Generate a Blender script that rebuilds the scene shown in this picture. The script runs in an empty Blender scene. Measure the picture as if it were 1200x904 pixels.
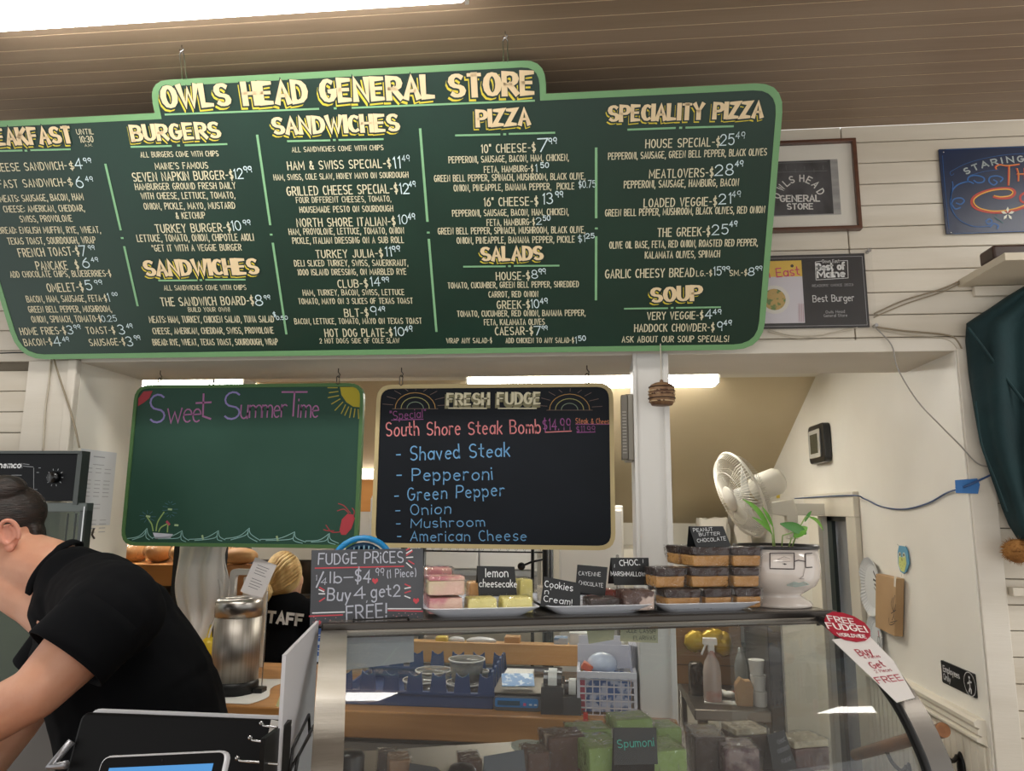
import bpy, bmesh, math, random
import numpy as np
from mathutils import Vector, Matrix
random.seed(7)
SC = bpy.context.scene
COL = SC.collection
# ---------------------------------------------------------------- camera
F = 860.0
def _n(v):
    v = np.array(v, float); return v/np.linalg.norm(v)
_U = _n([41/F, 5102/F, 1]); _X = _n([8300/F, 0, -1]); _X = _n(_X-_U*_X.dot(_U)); _Y = -np.cross(_U, _X)
M3 = np.array([_X, _Y, _U])
CAM = np.array([0, 0, 1.6])
cd = bpy.data.cameras.new('camera'); cam = bpy.data.objects.new('camera', cd); COL.objects.link(cam)
cd.sensor_width = 36; cd.lens = F/1200*36; cd.clip_start = .05
r_, u_, f_ = M3[:, 0], M3[:, 1], M3[:, 2]
cam.matrix_world = Matrix(((r_[0], u_[0], -f_[0], 0), (r_[1], u_[1], -f_[1], 0), (r_[2], u_[2], -f_[2], 1.6), (0, 0, 0, 1)))
SC.camera = cam
SC.view_settings.view_transform = 'Standard'; SC.view_settings.look = 'None'
SC.view_settings.gamma = 1; SC.view_settings.exposure = 0.32; SC.view_settings.use_curve_mapping = False
# ---------------------------------------------------------------- world
w = bpy.data.worlds.new('world'); SC.world = w; w.use_nodes = True
w.node_tree.nodes['Background'].inputs[0].default_value = (.95, .95, .94, 1)
w.node_tree.nodes['Background'].inputs[1].default_value = 1.0
def area(name, loc, rot, sx, sy, power, col=(1, .97, .92)):
    l = bpy.data.lights.new(name, 'AREA'); l.shape = 'RECTANGLE'; l.size = sx; l.size_y = sy; l.energy = power; l.color = col
    o = bpy.data.objects.new(name, l); COL.objects.link(o); o.location = loc; o.rotation_euler = rot
    return o
LAMP_ROOM = 13      # emission of the shop's ceiling fixtures
LAMP_KITCHEN = 26.0  # emission of the kitchen tubes

# ---------------------------------------------------------------- pixel helpers: photograph -> real places
def ray(px, py): return M3 @ _n([(px-600)/F, (452-py)/F, 1])
def on(ax, val, px, py):
    d = ray(px, py); return Vector(CAM + d*((val-CAM[ax])/d[ax]))
def py_(Y, px, py): return on(1, Y, px, py)
class Surf:
    def __init__(s, O, ex, ey):
        s.O = Vector(O); s.ex = Vector(ex).normalized(); s.ey = Vector(ey).normalized(); s.n = s.ex.cross(s.ey)
    def uv(s, px, py):
        d = Vector(ray(px, py)); C = Vector(CAM); t = (s.O-C).dot(s.n)/d.dot(s.n); p = C+d*t-s.O
        return p.dot(s.ex), p.dot(s.ey)
    def p(s, u, v, h=0): return s.O+s.ex*u+s.ey*v+s.n*h
# ---------------------------------------------------------------- materials
def lin(h):
    c = [int(h[i:i+2], 16)/255 for i in (0, 2, 4)]
    return tuple((x/12.92 if x <= .04045 else ((x+.055)/1.055)**2.4) for x in c)+(1,)
MATS = {}
def mat(name, col='808080', rough=.6, metal=0, col2=None, scale=8, stretch=(1, 1, 1), bump=0, bscale=None, kind='noise', trans=0, emit=0, coat=0, fac=(.35, .65), detail=4, alpha=1, sss=0):
    if name in MATS: return MATS[name]
    m = bpy.data.materials.new(name); m.use_nodes = True; nt = m.node_tree; b = nt.nodes['Principled BSDF']
    b.inputs['Base Color'].default_value = lin(col); b.inputs['Roughness'].default_value = rough; b.inputs['Metallic'].default_value = metal
    if 'cotton' in name or 'chalkboard' in name or 'oven_black' in name or 'monitor' in name or 'trouser' in name: b.inputs['Specular IOR Level'].default_value = .15
    if trans: b.inputs['Transmission Weight'].default_value = trans
    if coat: b.inputs['Coat Weight'].default_value = coat; b.inputs['Coat Roughness'].default_value = .08
    if sss: b.inputs['Subsurface Weight'].default_value = sss; b.inputs['Subsurface Radius'].default_value = (.01, .004, .002)
    if emit:
        b.inputs['Emission Color'].default_value = lin(col); b.inputs['Emission Strength'].default_value = emit
    if alpha < 1: b.inputs['Alpha'].default_value = alpha
    if col2 or bump:
        tc = nt.nodes.new('ShaderNodeTexCoord'); mp = nt.nodes.new('ShaderNodeMapping'); mp.inputs['Scale'].default_value = stretch
        nt.links.new(tc.outputs['Object'], mp.inputs[0])
        no = nt.nodes.new('ShaderNodeTexNoise' if kind == 'noise' else 'ShaderNodeTexVoronoi'); no.inputs['Scale'].default_value = scale
        if kind == 'noise': no.inputs['Detail'].default_value = detail
        nt.links.new(mp.outputs[0], no.inputs['Vector'])
        if col2:
            cr = nt.nodes.new('ShaderNodeValToRGB'); cr.color_ramp.elements[0].position = fac[0]; cr.color_ramp.elements[1].position = fac[1]
            cr.color_ramp.elements[0].color = lin(col); cr.color_ramp.elements[1].color = lin(col2)
            nt.links.new(no.outputs[0], cr.inputs[0]); nt.links.new(cr.outputs[0], b.inputs['Base Color'])
        if bump:
            n2 = no
            if bscale:
                n2 = nt.nodes.new('ShaderNodeTexNoise'); n2.inputs['Scale'].default_value = bscale; n2.inputs['Detail'].default_value = 5; nt.links.new(mp.outputs[0], n2.inputs['Vector'])
            bp = nt.nodes.new('ShaderNodeBump'); bp.inputs['Strength'].default_value = bump; bp.inputs['Distance'].default_value = .004
            nt.links.new(n2.outputs[0], bp.inputs['Height']); nt.links.new(bp.outputs[0], b.inputs['Normal'])
    MATS[name] = m; return m
def thin_glass(name, tint='ffffff', refl=1.0, rough=.0, bump=0, bscale=40, base=.04, milk=0):
    if name in MATS: return MATS[name]
    m = bpy.data.materials.new(name); m.use_nodes = True; nt = m.node_tree; nt.nodes.clear()
    o = nt.nodes.new('ShaderNodeOutputMaterial'); tr = nt.nodes.new('ShaderNodeBsdfTransparent'); tr.inputs[0].default_value = lin(tint)
    gl = nt.nodes.new('ShaderNodeBsdfGlossy'); gl.inputs['Roughness'].default_value = rough; mx = nt.nodes.new('ShaderNodeMixShader')
    ge = nt.nodes.new('ShaderNodeNewGeometry'); dt = nt.nodes.new('ShaderNodeVectorMath'); dt.operation = 'DOT_PRODUCT'
    def M(op, a, b):
        q = nt.nodes.new('ShaderNodeMath'); q.operation = op; q.use_clamp = op == 'MULTIPLY_ADD'
        for i, x in enumerate((a, b)):
            if isinstance(x, (int, float)): q.inputs[i].default_value = x
            elif x is not None: nt.links.new(x, q.inputs[i])
        return q
    nt.links.new(ge.outputs['Incoming'], dt.inputs[0]); nt.links.new(ge.outputs['Normal'], dt.inputs[1])
    c = M('ABSOLUTE', dt.outputs['Value'], None); i_ = M('SUBTRACT', 1.0, c.outputs[0]); p5 = M('POWER', i_.outputs[0], 5.0)
    ma = M('MULTIPLY_ADD', p5.outputs[0], .9*refl); ma.inputs[2].default_value = base; nt.links.new(ma.outputs[0], mx.inputs[0])
    src = tr
    if milk:
        df = nt.nodes.new('ShaderNodeBsdfDiffuse'); df.inputs[0].default_value = (.8, .8, .8, 1); m2 = nt.nodes.new('ShaderNodeMixShader'); m2.inputs[0].default_value = milk
        nt.links.new(tr.outputs[0], m2.inputs[1]); nt.links.new(df.outputs[0], m2.inputs[2]); src = m2
    nt.links.new(src.outputs[0], mx.inputs[1]); nt.links.new(gl.outputs[0], mx.inputs[2]); nt.links.new(mx.outputs[0], o.inputs[0])
    if bump:
        tc = nt.nodes.new('ShaderNodeTexCoord'); no = nt.nodes.new('ShaderNodeTexNoise'); no.inputs['Scale'].default_value = bscale; no.inputs['Detail'].default_value = 2
        no.inputs['Distortion'].default_value = 1.5
        bp = nt.nodes.new('ShaderNodeBump'); bp.inputs['Strength'].default_value = bump; bp.inputs['Distance'].default_value = .02
        nt.links.new(tc.outputs['Object'], no.inputs['Vector']); nt.links.new(no.outputs[0], bp.inputs['Height'])
        nt.links.new(bp.outputs[0], gl.inputs['Normal']); nt.links.new(bp.outputs[0], dt.inputs[1])
    MATS[name] = m; return m
# ---------------------------------------------------------------- mesh builder
class MB:
    def __init__(s): s.v = []; s.f = []
    def add(s, vs, fs):
        n = len(s.v); s.v += [tuple(v) for v in vs]; s.f += [tuple(i+n for i in f) for f in fs]; return s
    def box(s, c, size, R=None):
        c = Vector(c); hx, hy, hz = [q/2 for q in size]; R = R or Matrix.Identity(3)
        vs = [c+R@Vector((x*hx, y*hy, z*hz)) for x in (-1, 1) for y in (-1, 1) for z in (-1, 1)]
        return s.add(vs, [(0, 1, 3, 2), (4, 6, 7, 5), (0, 4, 5, 1), (2, 3, 7, 6), (0, 2, 6, 4), (1, 5, 7, 3)])
    def bb(s, x0, x1, y0, y1, z0, z1): return s.box(((x0+x1)/2, (y0+y1)/2, (z0+z1)/2), (abs(x1-x0), abs(y1-y0), abs(z1-z0)))
    def cyl(s, a, b, r0, r1=None, n=12, caps=True):
        return s.tube([a, b], [r0, r0 if r1 is None else r1], n, caps)
    def tube(s, pts, r, n=8, caps=True, flat=None):
        pts = [Vector(p) for p in pts]; k = len(pts)
        if not isinstance(r, (list, tuple)): r = [r]*k
        base = len(s.v); prev = None
        for i, p in enumerate(pts):
            d = (pts[min(i+1, k-1)]-pts[max(i-1, 0)]).normalized()
            if prev is None:
                a = d.orthogonal().normalized()
            else:
                a = (prev-d*prev.dot(d)).normalized()
            prev = a; b = d.cross(a)
            for j in range(n):
                t = 2*math.pi*j/n; s.v.append(tuple(p+(a*math.cos(t)+b*math.sin(t))*r[i]))
        for i in range(k-1):
            for j in range(n):
                j2 = (j+1) % n; s.f.append((base+i*n+j, base+i*n+j2, base+(i+1)*n+j2, base+(i+1)*n+j))
        if caps:
            s.f.append(tuple(base+j for j in range(n))[::-1]); s.f.append(tuple(base+(k-1)*n+j for j in range(n)))
        return s
    def lathe(s, prof, c, n=24, axis=None, sx=1, sy=1, a0=0):
        c = Vector(c); R = Vector((0, 0, 1)).rotation_difference(Vector(axis)).to_matrix() if axis else Matrix.Identity(3)
        base = len(s.v)
        for (r, z) in prof:
            for j in range(n):
                t = 2*math.pi*j/n+a0; s.v.append(tuple(c+R@Vector((r*sx*math.cos(t), r*sy*math.sin(t), z))))
        for i in range(len(prof)-1):
            for j in range(n):
                j2 = (j+1) % n; s.f.append((base+i*n+j, base+i*n+j2, base+(i+1)*n+j2, base+(i+1)*n+j))
        if prof[0][0] > 1e-5: s.f.append(tuple(base+j for j in range(n))[::-1])
        if prof[-1][0] > 1e-5: s.f.append(tuple(base+(len(prof)-1)*n+j for j in range(n)))
        return s
    def ell(s, c, r, R=None, n=16, m=10):
        c = Vector(c); R = R or Matrix.Identity(3); base = len(s.v)
        for i in range(m+1):
            ph = math.pi*i/m
            for j in range(n):
                t = 2*math.pi*j/n
                s.v.append(tuple(c+R@Vector((r[0]*math.sin(ph)*math.cos(t), r[1]*math.sin(ph)*math.sin(t), r[2]*math.cos(ph)))))
        for i in range(m):
            for j in range(n):
                j2 = (j+1) % n; s.f.append((base+i*n+j, base+(i+1)*n+j, base+(i+1)*n+j2, base+i*n+j2))
        return s
    def prism(s, pts2, S, h0, h1):
        n = len(pts2); vs = [S.p(u, v, h0) for u, v in pts2]+[S.p(u, v, h1) for u, v in pts2]
        return s.add(vs, [tuple(range(n))[::-1], tuple(range(n, 2*n))]+[(i, (i+1) % n, n+(i+1) % n, n+i) for i in range(n)])
    def ring(s, po, pi, S, h0, h1):
        n = len(po); vs = [S.p(*q, h0) for q in po]+[S.p(*q, h1) for q in po]+[S.p(*q, h1) for q in pi]+[S.p(*q, h0) for q in pi]
        fs = []
        for i in range(n):
            j = (i+1) % n
            fs += [(i, j, n+j, n+i), (n+i, n+j, 2*n+j, 2*n+i), (2*n+i, 2*n+j, 3*n+j, 3*n+i)]
        return s.add(vs, fs)
    def grid(s, fn, nu, nv, thick=0):
        base = len(s.v)
        for i in range(nu+1):
            for j in range(nv+1): s.v.append(tuple(fn(i/nu, j/nv)))
        for i in range(nu):
            for j in range(nv):
                a = base+i*(nv+1)+j; s.f.append((a, a+nv+1, a+nv+2, a+1))
        return s
def rpoly(spec, k=5):
    """closed outline with rounded corners: list of (x, y, r)"""
    out = []; n = len(spec)
    for i, (x, y, r) in enumerate(spec):
        p = Vector((x, y)); a = Vector(spec[i-1][:2]); b = Vector(spec[(i+1) % n][:2])
        if r <= 0: out.append((x, y)); continue
        d1 = (a-p).normalized(); d2 = (b-p).normalized()
        p1 = p+d1*r; p2 = p+d2*r
        for q in range(k+1):
            t = q/k; out.append(tuple(p1*(1-t)**2+p*2*t*(1-t)+p2*t*t))
    return out
def rect(x0, y0, x1, y1, r=0, k=5): return rpoly([(x0, y0, r), (x1, y0, r), (x1, y1, r), (x0, y1, r)], k)
def obj(name, mb, m, parent=None, smooth=False, bev=0, sub=0, mods=(), label=None, cat=None, group=None, kind=None, seg=2, solid=0):
    me = bpy.data.meshes.new(name); me.from_pydata(mb.v, [], mb.f); me.validate(); me.update()
    me.materials.append(m)
    if smooth:
        for p in me.polygons: p.use_smooth = True
    o = bpy.data.objects.new(name, me); COL.objects.link(o)
    if parent is not None: o.parent = parent; o.matrix_parent_inverse = pinv(parent)
    if solid:
        q = o.modifiers.new('s', 'SOLIDIFY'); q.thickness = solid; q.offset = 0
    if bev:
        q = o.modifiers.new('b', 'BEVEL'); q.width = bev; q.segments = seg; q.limit_method = 'ANGLE'; q.angle_limit = .6
    if sub:
        q = o.modifiers.new('u', 'SUBSURF'); q.levels = sub; q.render_levels = sub
    if label: o['label'] = label
    if cat: o['category'] = cat
    if group: o['group'] = group
    if kind: o['kind'] = kind
    return o
def pinv(o):
    m = Matrix.Identity(4); chain = []
    while o is not None:
        chain.append(o); o = o.parent
    for q in chain[::-1]:
        m = m @ (q.matrix_parent_inverse if q.parent else Matrix.Identity(4)) @ Matrix.LocRotScale(q.location, q.rotation_euler, q.scale)
    return m.inverted()
def thing(name, label, cat, loc=(0, 0, 0), group=None, kind=None):
    o = bpy.data.objects.new(name, None); COL.objects.link(o); o.location = loc; o.empty_display_size = .05
    if label: o['label'] = label
    if cat: o['category'] = cat
    if group: o['group'] = group
    if kind: o['kind'] = kind
    return o
def dup(root, loc, label=None, group=None):
    r = root.copy(); COL.objects.link(r); r.location = loc
    if label: r['label'] = label
    if group: r['group'] = group
    for ch in list(root.children):
        c = ch.copy(); COL.objects.link(c); c.parent = r
        for g in ch.children:
            d = g.copy(); COL.objects.link(d); d.parent = c
    return r
def pxbox(x0, y0, x1, y1, Y, dep):
    """box whose front face stands at depth Y and covers that part of the photograph"""
    xm, ym = (x0+x1)/2, (y0+y1)/2
    X0 = on(1, Y, x0, ym).x; X1 = on(1, Y, x1, ym).x; Z1 = on(1, Y, xm, y0).z; Z0 = on(1, Y, xm, y1).z
    return X0, X1, Y, Y+dep, Z0, Z1
# ---------------------------------------------------------------- stroke lettering
G = {}
def _g(s):
    for l in s.strip().split('\n'):
        k, d = l.split(' ', 1); G[k] = d
_g('''A 0,0 2,6 4,0|.8,2 3.2,2
B 0,0 0,6 2,6 @2,4.6,1.7,1.4,90,-90 0,3.2|2,3.2 @2.2,1.6,1.8,1.6,90,-90 0,0
C @2.1,3,2.1,3,55,305
D 0,0 0,6 1.4,6 @1.4,3,2.6,3,90,-90 0,0
E 3.6,6 0,6 0,0 3.6,0|0,3.1 3,3.1
F 3.6,6 0,6 0,0|0,3.1 3,3.1
G @2.1,3,2.1,3,55,330 4.1,2.8 2.3,2.8
H 0,0 0,6|4,0 4,6|0,3.1 4,3.1
I 0,0 0,6
J 3,6 3,1.6 @1.5,1.6,1.5,1.6,0,-170
K 0,0 0,6|3.8,6 0,2.6|1.2,3.6 4,0
L 0,6 0,0 3.4,0
M 0,0 0,6 2.7,1.6 5.4,6 5.4,0
N 0,0 0,6 4,0 4,6
O @2.1,3,2.1,3,90,450
P 0,0 0,6 2,6 @2,4.4,1.9,1.6,90,-90 0,2.8
Q @2.1,3,2.1,3,90,450|2.6,1.4 4.3,-.4
R 0,0 0,6 2,6 @2,4.4,1.8,1.6,90,-90 0,2.8|1.6,2.8 4,0
S @2,4.4,1.9,1.6,40,270 @2,1.4,1.9,1.4,90,-145
T 0,6 4,6|2,6 2,0
U 0,6 0,2 @2,2,2,2,180,360 4,6
V 0,6 2,0 4,6
W 0,6 1.6,0 3,5 4.4,0 6,6
X 0,0 4,6|0,6 4,0
Y 0,6 2,2.9 4,6|2,2.9 2,0
Z 0,6 4,6 0,0 4,0
a @1.6,1.9,1.6,1.9,30,330|3.3,3.9 3.3,0
b 0,6.4 0,0|@1.6,1.9,1.6,1.9,180,-180
c @1.7,1.9,1.7,1.9,50,310
d @1.6,1.9,1.6,1.9,0,360|3.2,6.4 3.2,0
e 0.1,2.1 3.2,2.3 @1.7,1.9,1.6,1.9,15,310
f @1.8,5,1.2,1.4,60,180 .6,0|-.4,3.8 2.2,3.8
g @1.6,1.9,1.6,1.9,0,360|3.2,3.8 3.2,-.8 @1.7,-.8,1.5,1.4,0,-150
h 0,6.4 0,0|0,2.2 @1.5,2.2,1.5,1.7,180,0 3,0
i 0,4 0,0|0,5.4 0,5.9
k 0,6.4 0,0|2.8,4 0,1.6|1,2.4 3,0
l 0,6.4 0,0
m 0,4 0,0|0,2.4 @1.1,2.6,1.1,1.4,180,0 2.2,0|2.2,2.4 @3.3,2.6,1.1,1.4,180,0 4.4,0
n 0,4 0,0|0,2.2 @1.5,2.3,1.5,1.7,180,0 3,0
o @1.7,1.9,1.7,1.9,90,450
p 0,4 0,-2|@1.6,1.9,1.6,1.9,180,-180
r 0,4 0,0|0,2.2 @1.4,2.3,1.4,1.7,180,50
s @1.4,2.9,1.3,1.1,40,270 @1.4,.9,1.3,.9,90,-145
t 1,6 1,.9 2.4,.2|-.3,4 2.4,4
u 0,4 0,1.6 @1.5,1.6,1.5,1.6,180,360 3,4|3,1.6 3,0
v 0,4 1.5,0 3,4
w 0,4 1.1,0 2.2,3 3.3,0 4.4,4
x 0,0 3,4|0,4 3,0
y 0,4 1.6,.4|3.2,4 .8,-2
z 0,4 3,4 0,0 3,0
0 @1.9,3,1.9,3,90,450
1 .3,5 1.2,6 1.2,0
2 @1.9,4.2,1.8,1.8,170,-25 0,0 3.9,0
3 @1.8,4.5,1.7,1.5,150,-90|@1.8,1.5,1.9,1.5,90,-150
4 2.7,0 2.7,6 0,1.9 3.8,1.9
5 3.4,6 .6,6 .3,3.5 @1.8,2,1.9,2,125,-145
6 2.8,6 .8,4 .1,2 @1.9,1.9,1.8,1.9,180,540
7 0,6 3.8,6 1.2,0
8 @1.9,4.5,1.5,1.5,-90,270|@1.9,1.5,1.9,1.5,90,450
9 @1.8,4.2,1.7,1.8,0,360 3.5,4.2 3.1,0
$ @1.8,4.3,1.6,1.3,40,270 @1.8,1.7,1.6,1.3,90,-145|1.8,6.9 1.8,-.9
& 4,0 .9,4.4 @1.7,5,.9,1,190,-10 .6,2.6 @1.6,1.4,1.5,1.4,140,350 3.7,2.6
- 0,2.8 2.2,2.8
, .5,.4 .1,-1.2
. .1,0 .1,.5
: .1,.6 .1,1.2|.1,3.6 .1,4.2
! .2,6 .2,1.8|.2,.6 .2,0
' .2,6.2 .1,4.8
" 0,6.2 0,4.8|1.1,6.2 1.1,4.8
* 0,4.5 1.6,5.7|0,5.7 1.6,4.5|.8,4.2 .8,6
( @1.6,3,1.5,3.8,120,240
) @0,3,1.5,3.8,60,-60
/ 0,-.5 2.4,6.5''')
def gpath(ch):
    out = []
    for st in G.get(ch, '').split('|'):
        pts = []
        for t in st.split():
            if t[0] == '@':
                cx, cy, rx, ry, a0, a1 = map(float, t[1:].split(','))
                k = max(3, int(abs(a1-a0)/32)+1)
                for i in range(k+1):
                    a = math.radians(a0+(a1-a0)*i/k); pts.append((cx+rx*math.cos(a), cy+ry*math.sin(a)))
            else: pts.append(tuple(map(float, t.split(','))))
        if pts: out.append(pts)
    return out
GP = {c: gpath(c) for c in G}
def gw(ch): return max((p[0] for s in GP[ch] for p in s), default=0) if ch in GP else 2.2
def ribbon(mb, S, pts, w, h, vw=None):
    """flat painted stroke on surface S; vw = width of upright strokes"""
    q = [Vector(pts[0])]
    for p in pts[1:]:
        if (Vector(p)-q[-1]).length > 1e-6: q.append(Vector(p))
    n = len(q)
    if n < 2: return
    closed = (q[0]-q[-1]).length < w*.3 and n > 3
    vs = []
    for i in range(n):
        if closed and i in (0, n-1): a, b = q[n-2], q[1]; d1 = (q[0]-a).normalized(); d2 = (b-q[0]).normalized()
        else:
            d1 = (q[i]-q[i-1]).normalized() if i else (q[1]-q[0]).normalized(); d2 = (q[i+1]-q[i]).normalized() if i < n-1 else d1
        t = (d1+d2); t = t.normalized() if t.length > .2 else d1
        nn = Vector((-t.y, t.x)); c = max(.45, nn.dot(Vector((-d1.y, d1.x))))
        ww = w if vw is None else (w+(vw-w)*abs(t.y)**1.5)
        o = nn*(ww/2/c); p = q[i]
        if not closed:
            if i == 0: p = p-t*ww*.35
            if i == n-1: p = p+t*ww*.35
        vs += [S.p(p.x+o.x, p.y+o.y, h), S.p(p.x-o.x, p.y-o.y, h)]
    mb.add(vs, [(2*i+1, 2*i+3, 2*i+2, 2*i) for i in range(n-1)])
def text_at(mb, S, s, u0, v0, u1, v1, H, w=.14, h=.001, vw=None, jit=0, gap=1.5, off=(0, 0), extra=0, mask=None):
    """letters of cap height H along (u0,v0)-(u1,v1) baseline"""
    rnd = random.Random(len(s)*7+int(abs(u0)*999)); W = 0; xs = []
    for c in s:
        xs.append(W); W += gw(c)+gap
    W = max(W-gap, .8); d = Vector((u1-u0, v1-v0)); L = d.length; ex = d.normalized(); ey = Vector((-ex.y, ex.x)); k = L/W if W > 1 else H/6; kv = H/6
    for ci, (c, x) in enumerate(zip(s, xs)):
        if c not in GP or (mask and not mask[0] <= ci < mask[1]): continue
        ja = rnd.uniform(-1, 1)*jit; jy = rnd.uniform(-1, 1)*jit*2; js = 1+rnd.uniform(-1, 1)*jit
        for st in GP[c]:
            pts = [(Vector((u0, v0))+ex*((x+p[0]+ja*p[1])*k)+ey*((p[1]*js+jy)*kv)) for p in st]
            ribbon(mb, S, [(p.x+off[0]*H, p.y+off[1]*H) for p in pts], w*H+extra, h, None if vw is None else vw*H+extra)
def ptext(mb, S, s, x0, y0, x1, y1, hp, **kw):
    """same, placed where the photograph shows it: (x0,y0)-(x1,y1) run through the letters' middle, hp = letter height in pixels"""
    a = S.uv(x0, y0+hp/2); b = S.uv(x1, y1+hp/2); t = S.uv(x0, y0-hp/2)
    text_at(mb, S, s, a[0], a[1], b[0], b[1], t[1]-a[1], **kw)
def pline(mb, S, pts, wp, h=.001, px=True):
    q = [S.uv(*p) for p in pts] if px else pts
    ribbon(mb, S, q, wp, h)
def pfill(mb, S, pts, h=.001):
    q = [S.uv(*p) for p in pts]; n = len(q)
    ar = sum(q[i][0]*q[(i+1) % n][1]-q[(i+1) % n][0]*q[i][1] for i in range(n))
    if ar < 0: q = q[::-1]
    mb.add([S.p(u, v, h) for u, v in q], [tuple(range(n))])
# ================================================================ SETTING
YW = 2.1; ZC = 2.72; XR = 1.0084; YH = 2.41; ZS = 2.045
white = mat('white_wall_paint', 'd6cfc2', .55, col2='c9c1b2', scale=3, stretch=(.4, 1, 3), bump=.12, bscale=60)
plankm = mat('white_plank_paint', 'd2cabb', .5, col2='c4baa8', scale=5, stretch=(.3, 1, 2.5), bump=.25, bscale=30)
gapm = mat('plank_gap', '6b6253', .8)
kit = mat('kitchen_plaster', 'e4dfd2', .6, col2='dcd6c8', scale=2, bump=.05, bscale=80)
beige = mat('kitchen_slope_plaster', 'd3c3a2', .6, col2='ccbb98', scale=1.5, bump=.05, bscale=50)
side = mat('side_wall_paint', 'e6e2d8', .5, col2='e0dbd0', scale=2.5, bump=.06, bscale=50)
post = mat('chipped_post_paint', 'd8d6d2', .5, col2='cfccc6', scale=6, stretch=(1, 1, .2), bump=.2, bscale=25)
brown = mat('brown_ceiling_paint', '988470', .42, col2='8c7864', scale=6, stretch=(.2, 2, 1), bump=.15, bscale=40)
groove = mat('ceiling_groove', 'e0cdac', .7)
# ceiling: beaded boards running along the wall
cl = obj('ceiling', MB().bb(-3.2, 2.6, -2.6, YW, ZC+.0012, ZC+.05), groove, kind='structure')
bwid = .0512; i = 0; y = YW-.004
while y > 1.34:
    ln = random.uniform(.8, 2.2); x = -2.6
    o = obj('board', MB().bb(-2.6, 2.2, y-bwid+.0034, y, ZC, ZC+.01), brown, cl); y -= bwid
o = obj('board_field', MB().bb(-3.2, 2.6, -2.6, y, ZC, ZC+.01), brown, cl)
# front wall: upper planks left and right of the opening
wf = obj('wall_front', MB().bb(-3.2, -1.72, YW+.012, YH, -.4, ZC).bb(1.078, 2.6, YW+.012, YH, -.4, ZC).bb(-1.72, 1.078, YW+.012, YH, ZS, ZC)
         .bb(-1.50, .2, YW+.012, YH-.1, -.4, .975), gapm, kind='structure')
zt = 2.7335
zs = [2.72]+[2.6689-.0652*k for k in range(60)]
for a, b in zip(zs[:-1], zs[1:]):
    if b < .2: break
    z0, z1 = b+.0012, a-.0012
    if a > ZS+.02:
        z0 = max(z0, ZS+.002)
        for x0, x1 in ((-2.6, -.3), (-.297, 1.28), (1.283, 2.2)) if int(a*100) % 2 else ((-2.6, .75), (.753, 2.2)):
            obj('plank', MB().bb(x0, x1, YW-.004, YW+.012, z0, z1), plankm, wf, bev=.0015, seg=1)
    else:
        obj('plank', MB().bb(-2.6, -1.72, YW-.004, YW+.012, z0, z1), plankm, wf, bev=.0015, seg=1)
        obj('plank', MB().bb(1.078, 2.2, YW-.004, YW+.012, z0, z1), plankm, wf, bev=.0015, seg=1)
# trims of the opening
XL = -1.5634
obj('trim_1', MB().bb(-1.73, XL-.012, YW-.022, YW+.012, -.4, ZS), white, kind='structure', bev=.003)       # flat board left
obj('trim_2', MB().bb(XL-.03, XL, YW-.03, YW-.004, -.4, ZS+.0), white, kind='structure', bev=.004)
obj('trim_3', MB().bb(XR+.003, 1.078, YW-.016, YW+.3, -.4, ZS+.0), white, kind='structure', bev=.003)             # corner post right
obj('trim_4', MB().bb(XL, XR+.07, YW-.012, YH, ZS-.006, ZS+.03), white, kind='structure', bev=.002)          # soffit board
obj('wall_left_jamb', MB().bb(XL-.1, XL, YW-.004, YH, -.4, ZS), kit, kind='structure')
pm = MB().bb(.134, .228, YW-.012, YW+.19, -.4, ZS)
pil = obj('trim_5', pm, post, kind='structure', bev=.003)
obj('edge_bead', MB().bb(.215, .231, YW-.02, YW-.01, -.4, ZS), post, pil, bev=.003)
obj('edge_bead', MB().bb(.131, .141, YW-.018, YW-.01, 1.3, ZS), post, pil, bev=.002)
# kitchen shell (lower floor)
KF = -.35
obj('floor', MB().bb(-3.2, 2.6, -2.6, YH, -.06, 0), mat('shop_floor', 'a8937a', .5, col2='96826a', scale=4, stretch=(1, 8, 1)), kind='structure')
obj('floor_kitchen', MB().bb(-3.4, XR+1.2, YH, 5.4, KF-.05, KF), mat('kitchen_tiles', '8d8578', .5, col2='7c7468', scale=3), kind='structure')
obj('ceiling_kitchen', MB().bb(-3.4, XR, YH, 3.33, 2.19, 2.25), kit, kind='structure')
sl = MB().add([(-3.4, 3.32, 2.19), (XR, 3.32, 2.19), (XR, 4.9, 1.502), (-3.4, 4.9, 1.502), (-3.4, 3.32, 2.26), (XR, 3.32, 2.26), (XR, 4.9, 1.572), (-3.4, 4.9, 1.572)],
     [(0, 1, 2, 3)[::-1], (4, 5, 6, 7), (0, 1, 5, 4), (1, 2, 6, 5), (2, 3, 7, 6), (3, 0, 4, 7)])
obj('ceiling_slope', sl, beige, kind='structure')
obj('wall_back', MB().bb(-3.4, XR, 4.86, 4.95, KF, 1.55), kit, kind='structure')
obj('wall_left', MB().bb(-3.5, -3.4, YH, 5, KF, 2.3), kit, kind='structure')
obj('wall_header', MB().bb(-3.4, XR, YH-.01, YH+.02, ZS, 2.3), kit, kind='structure')
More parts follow.
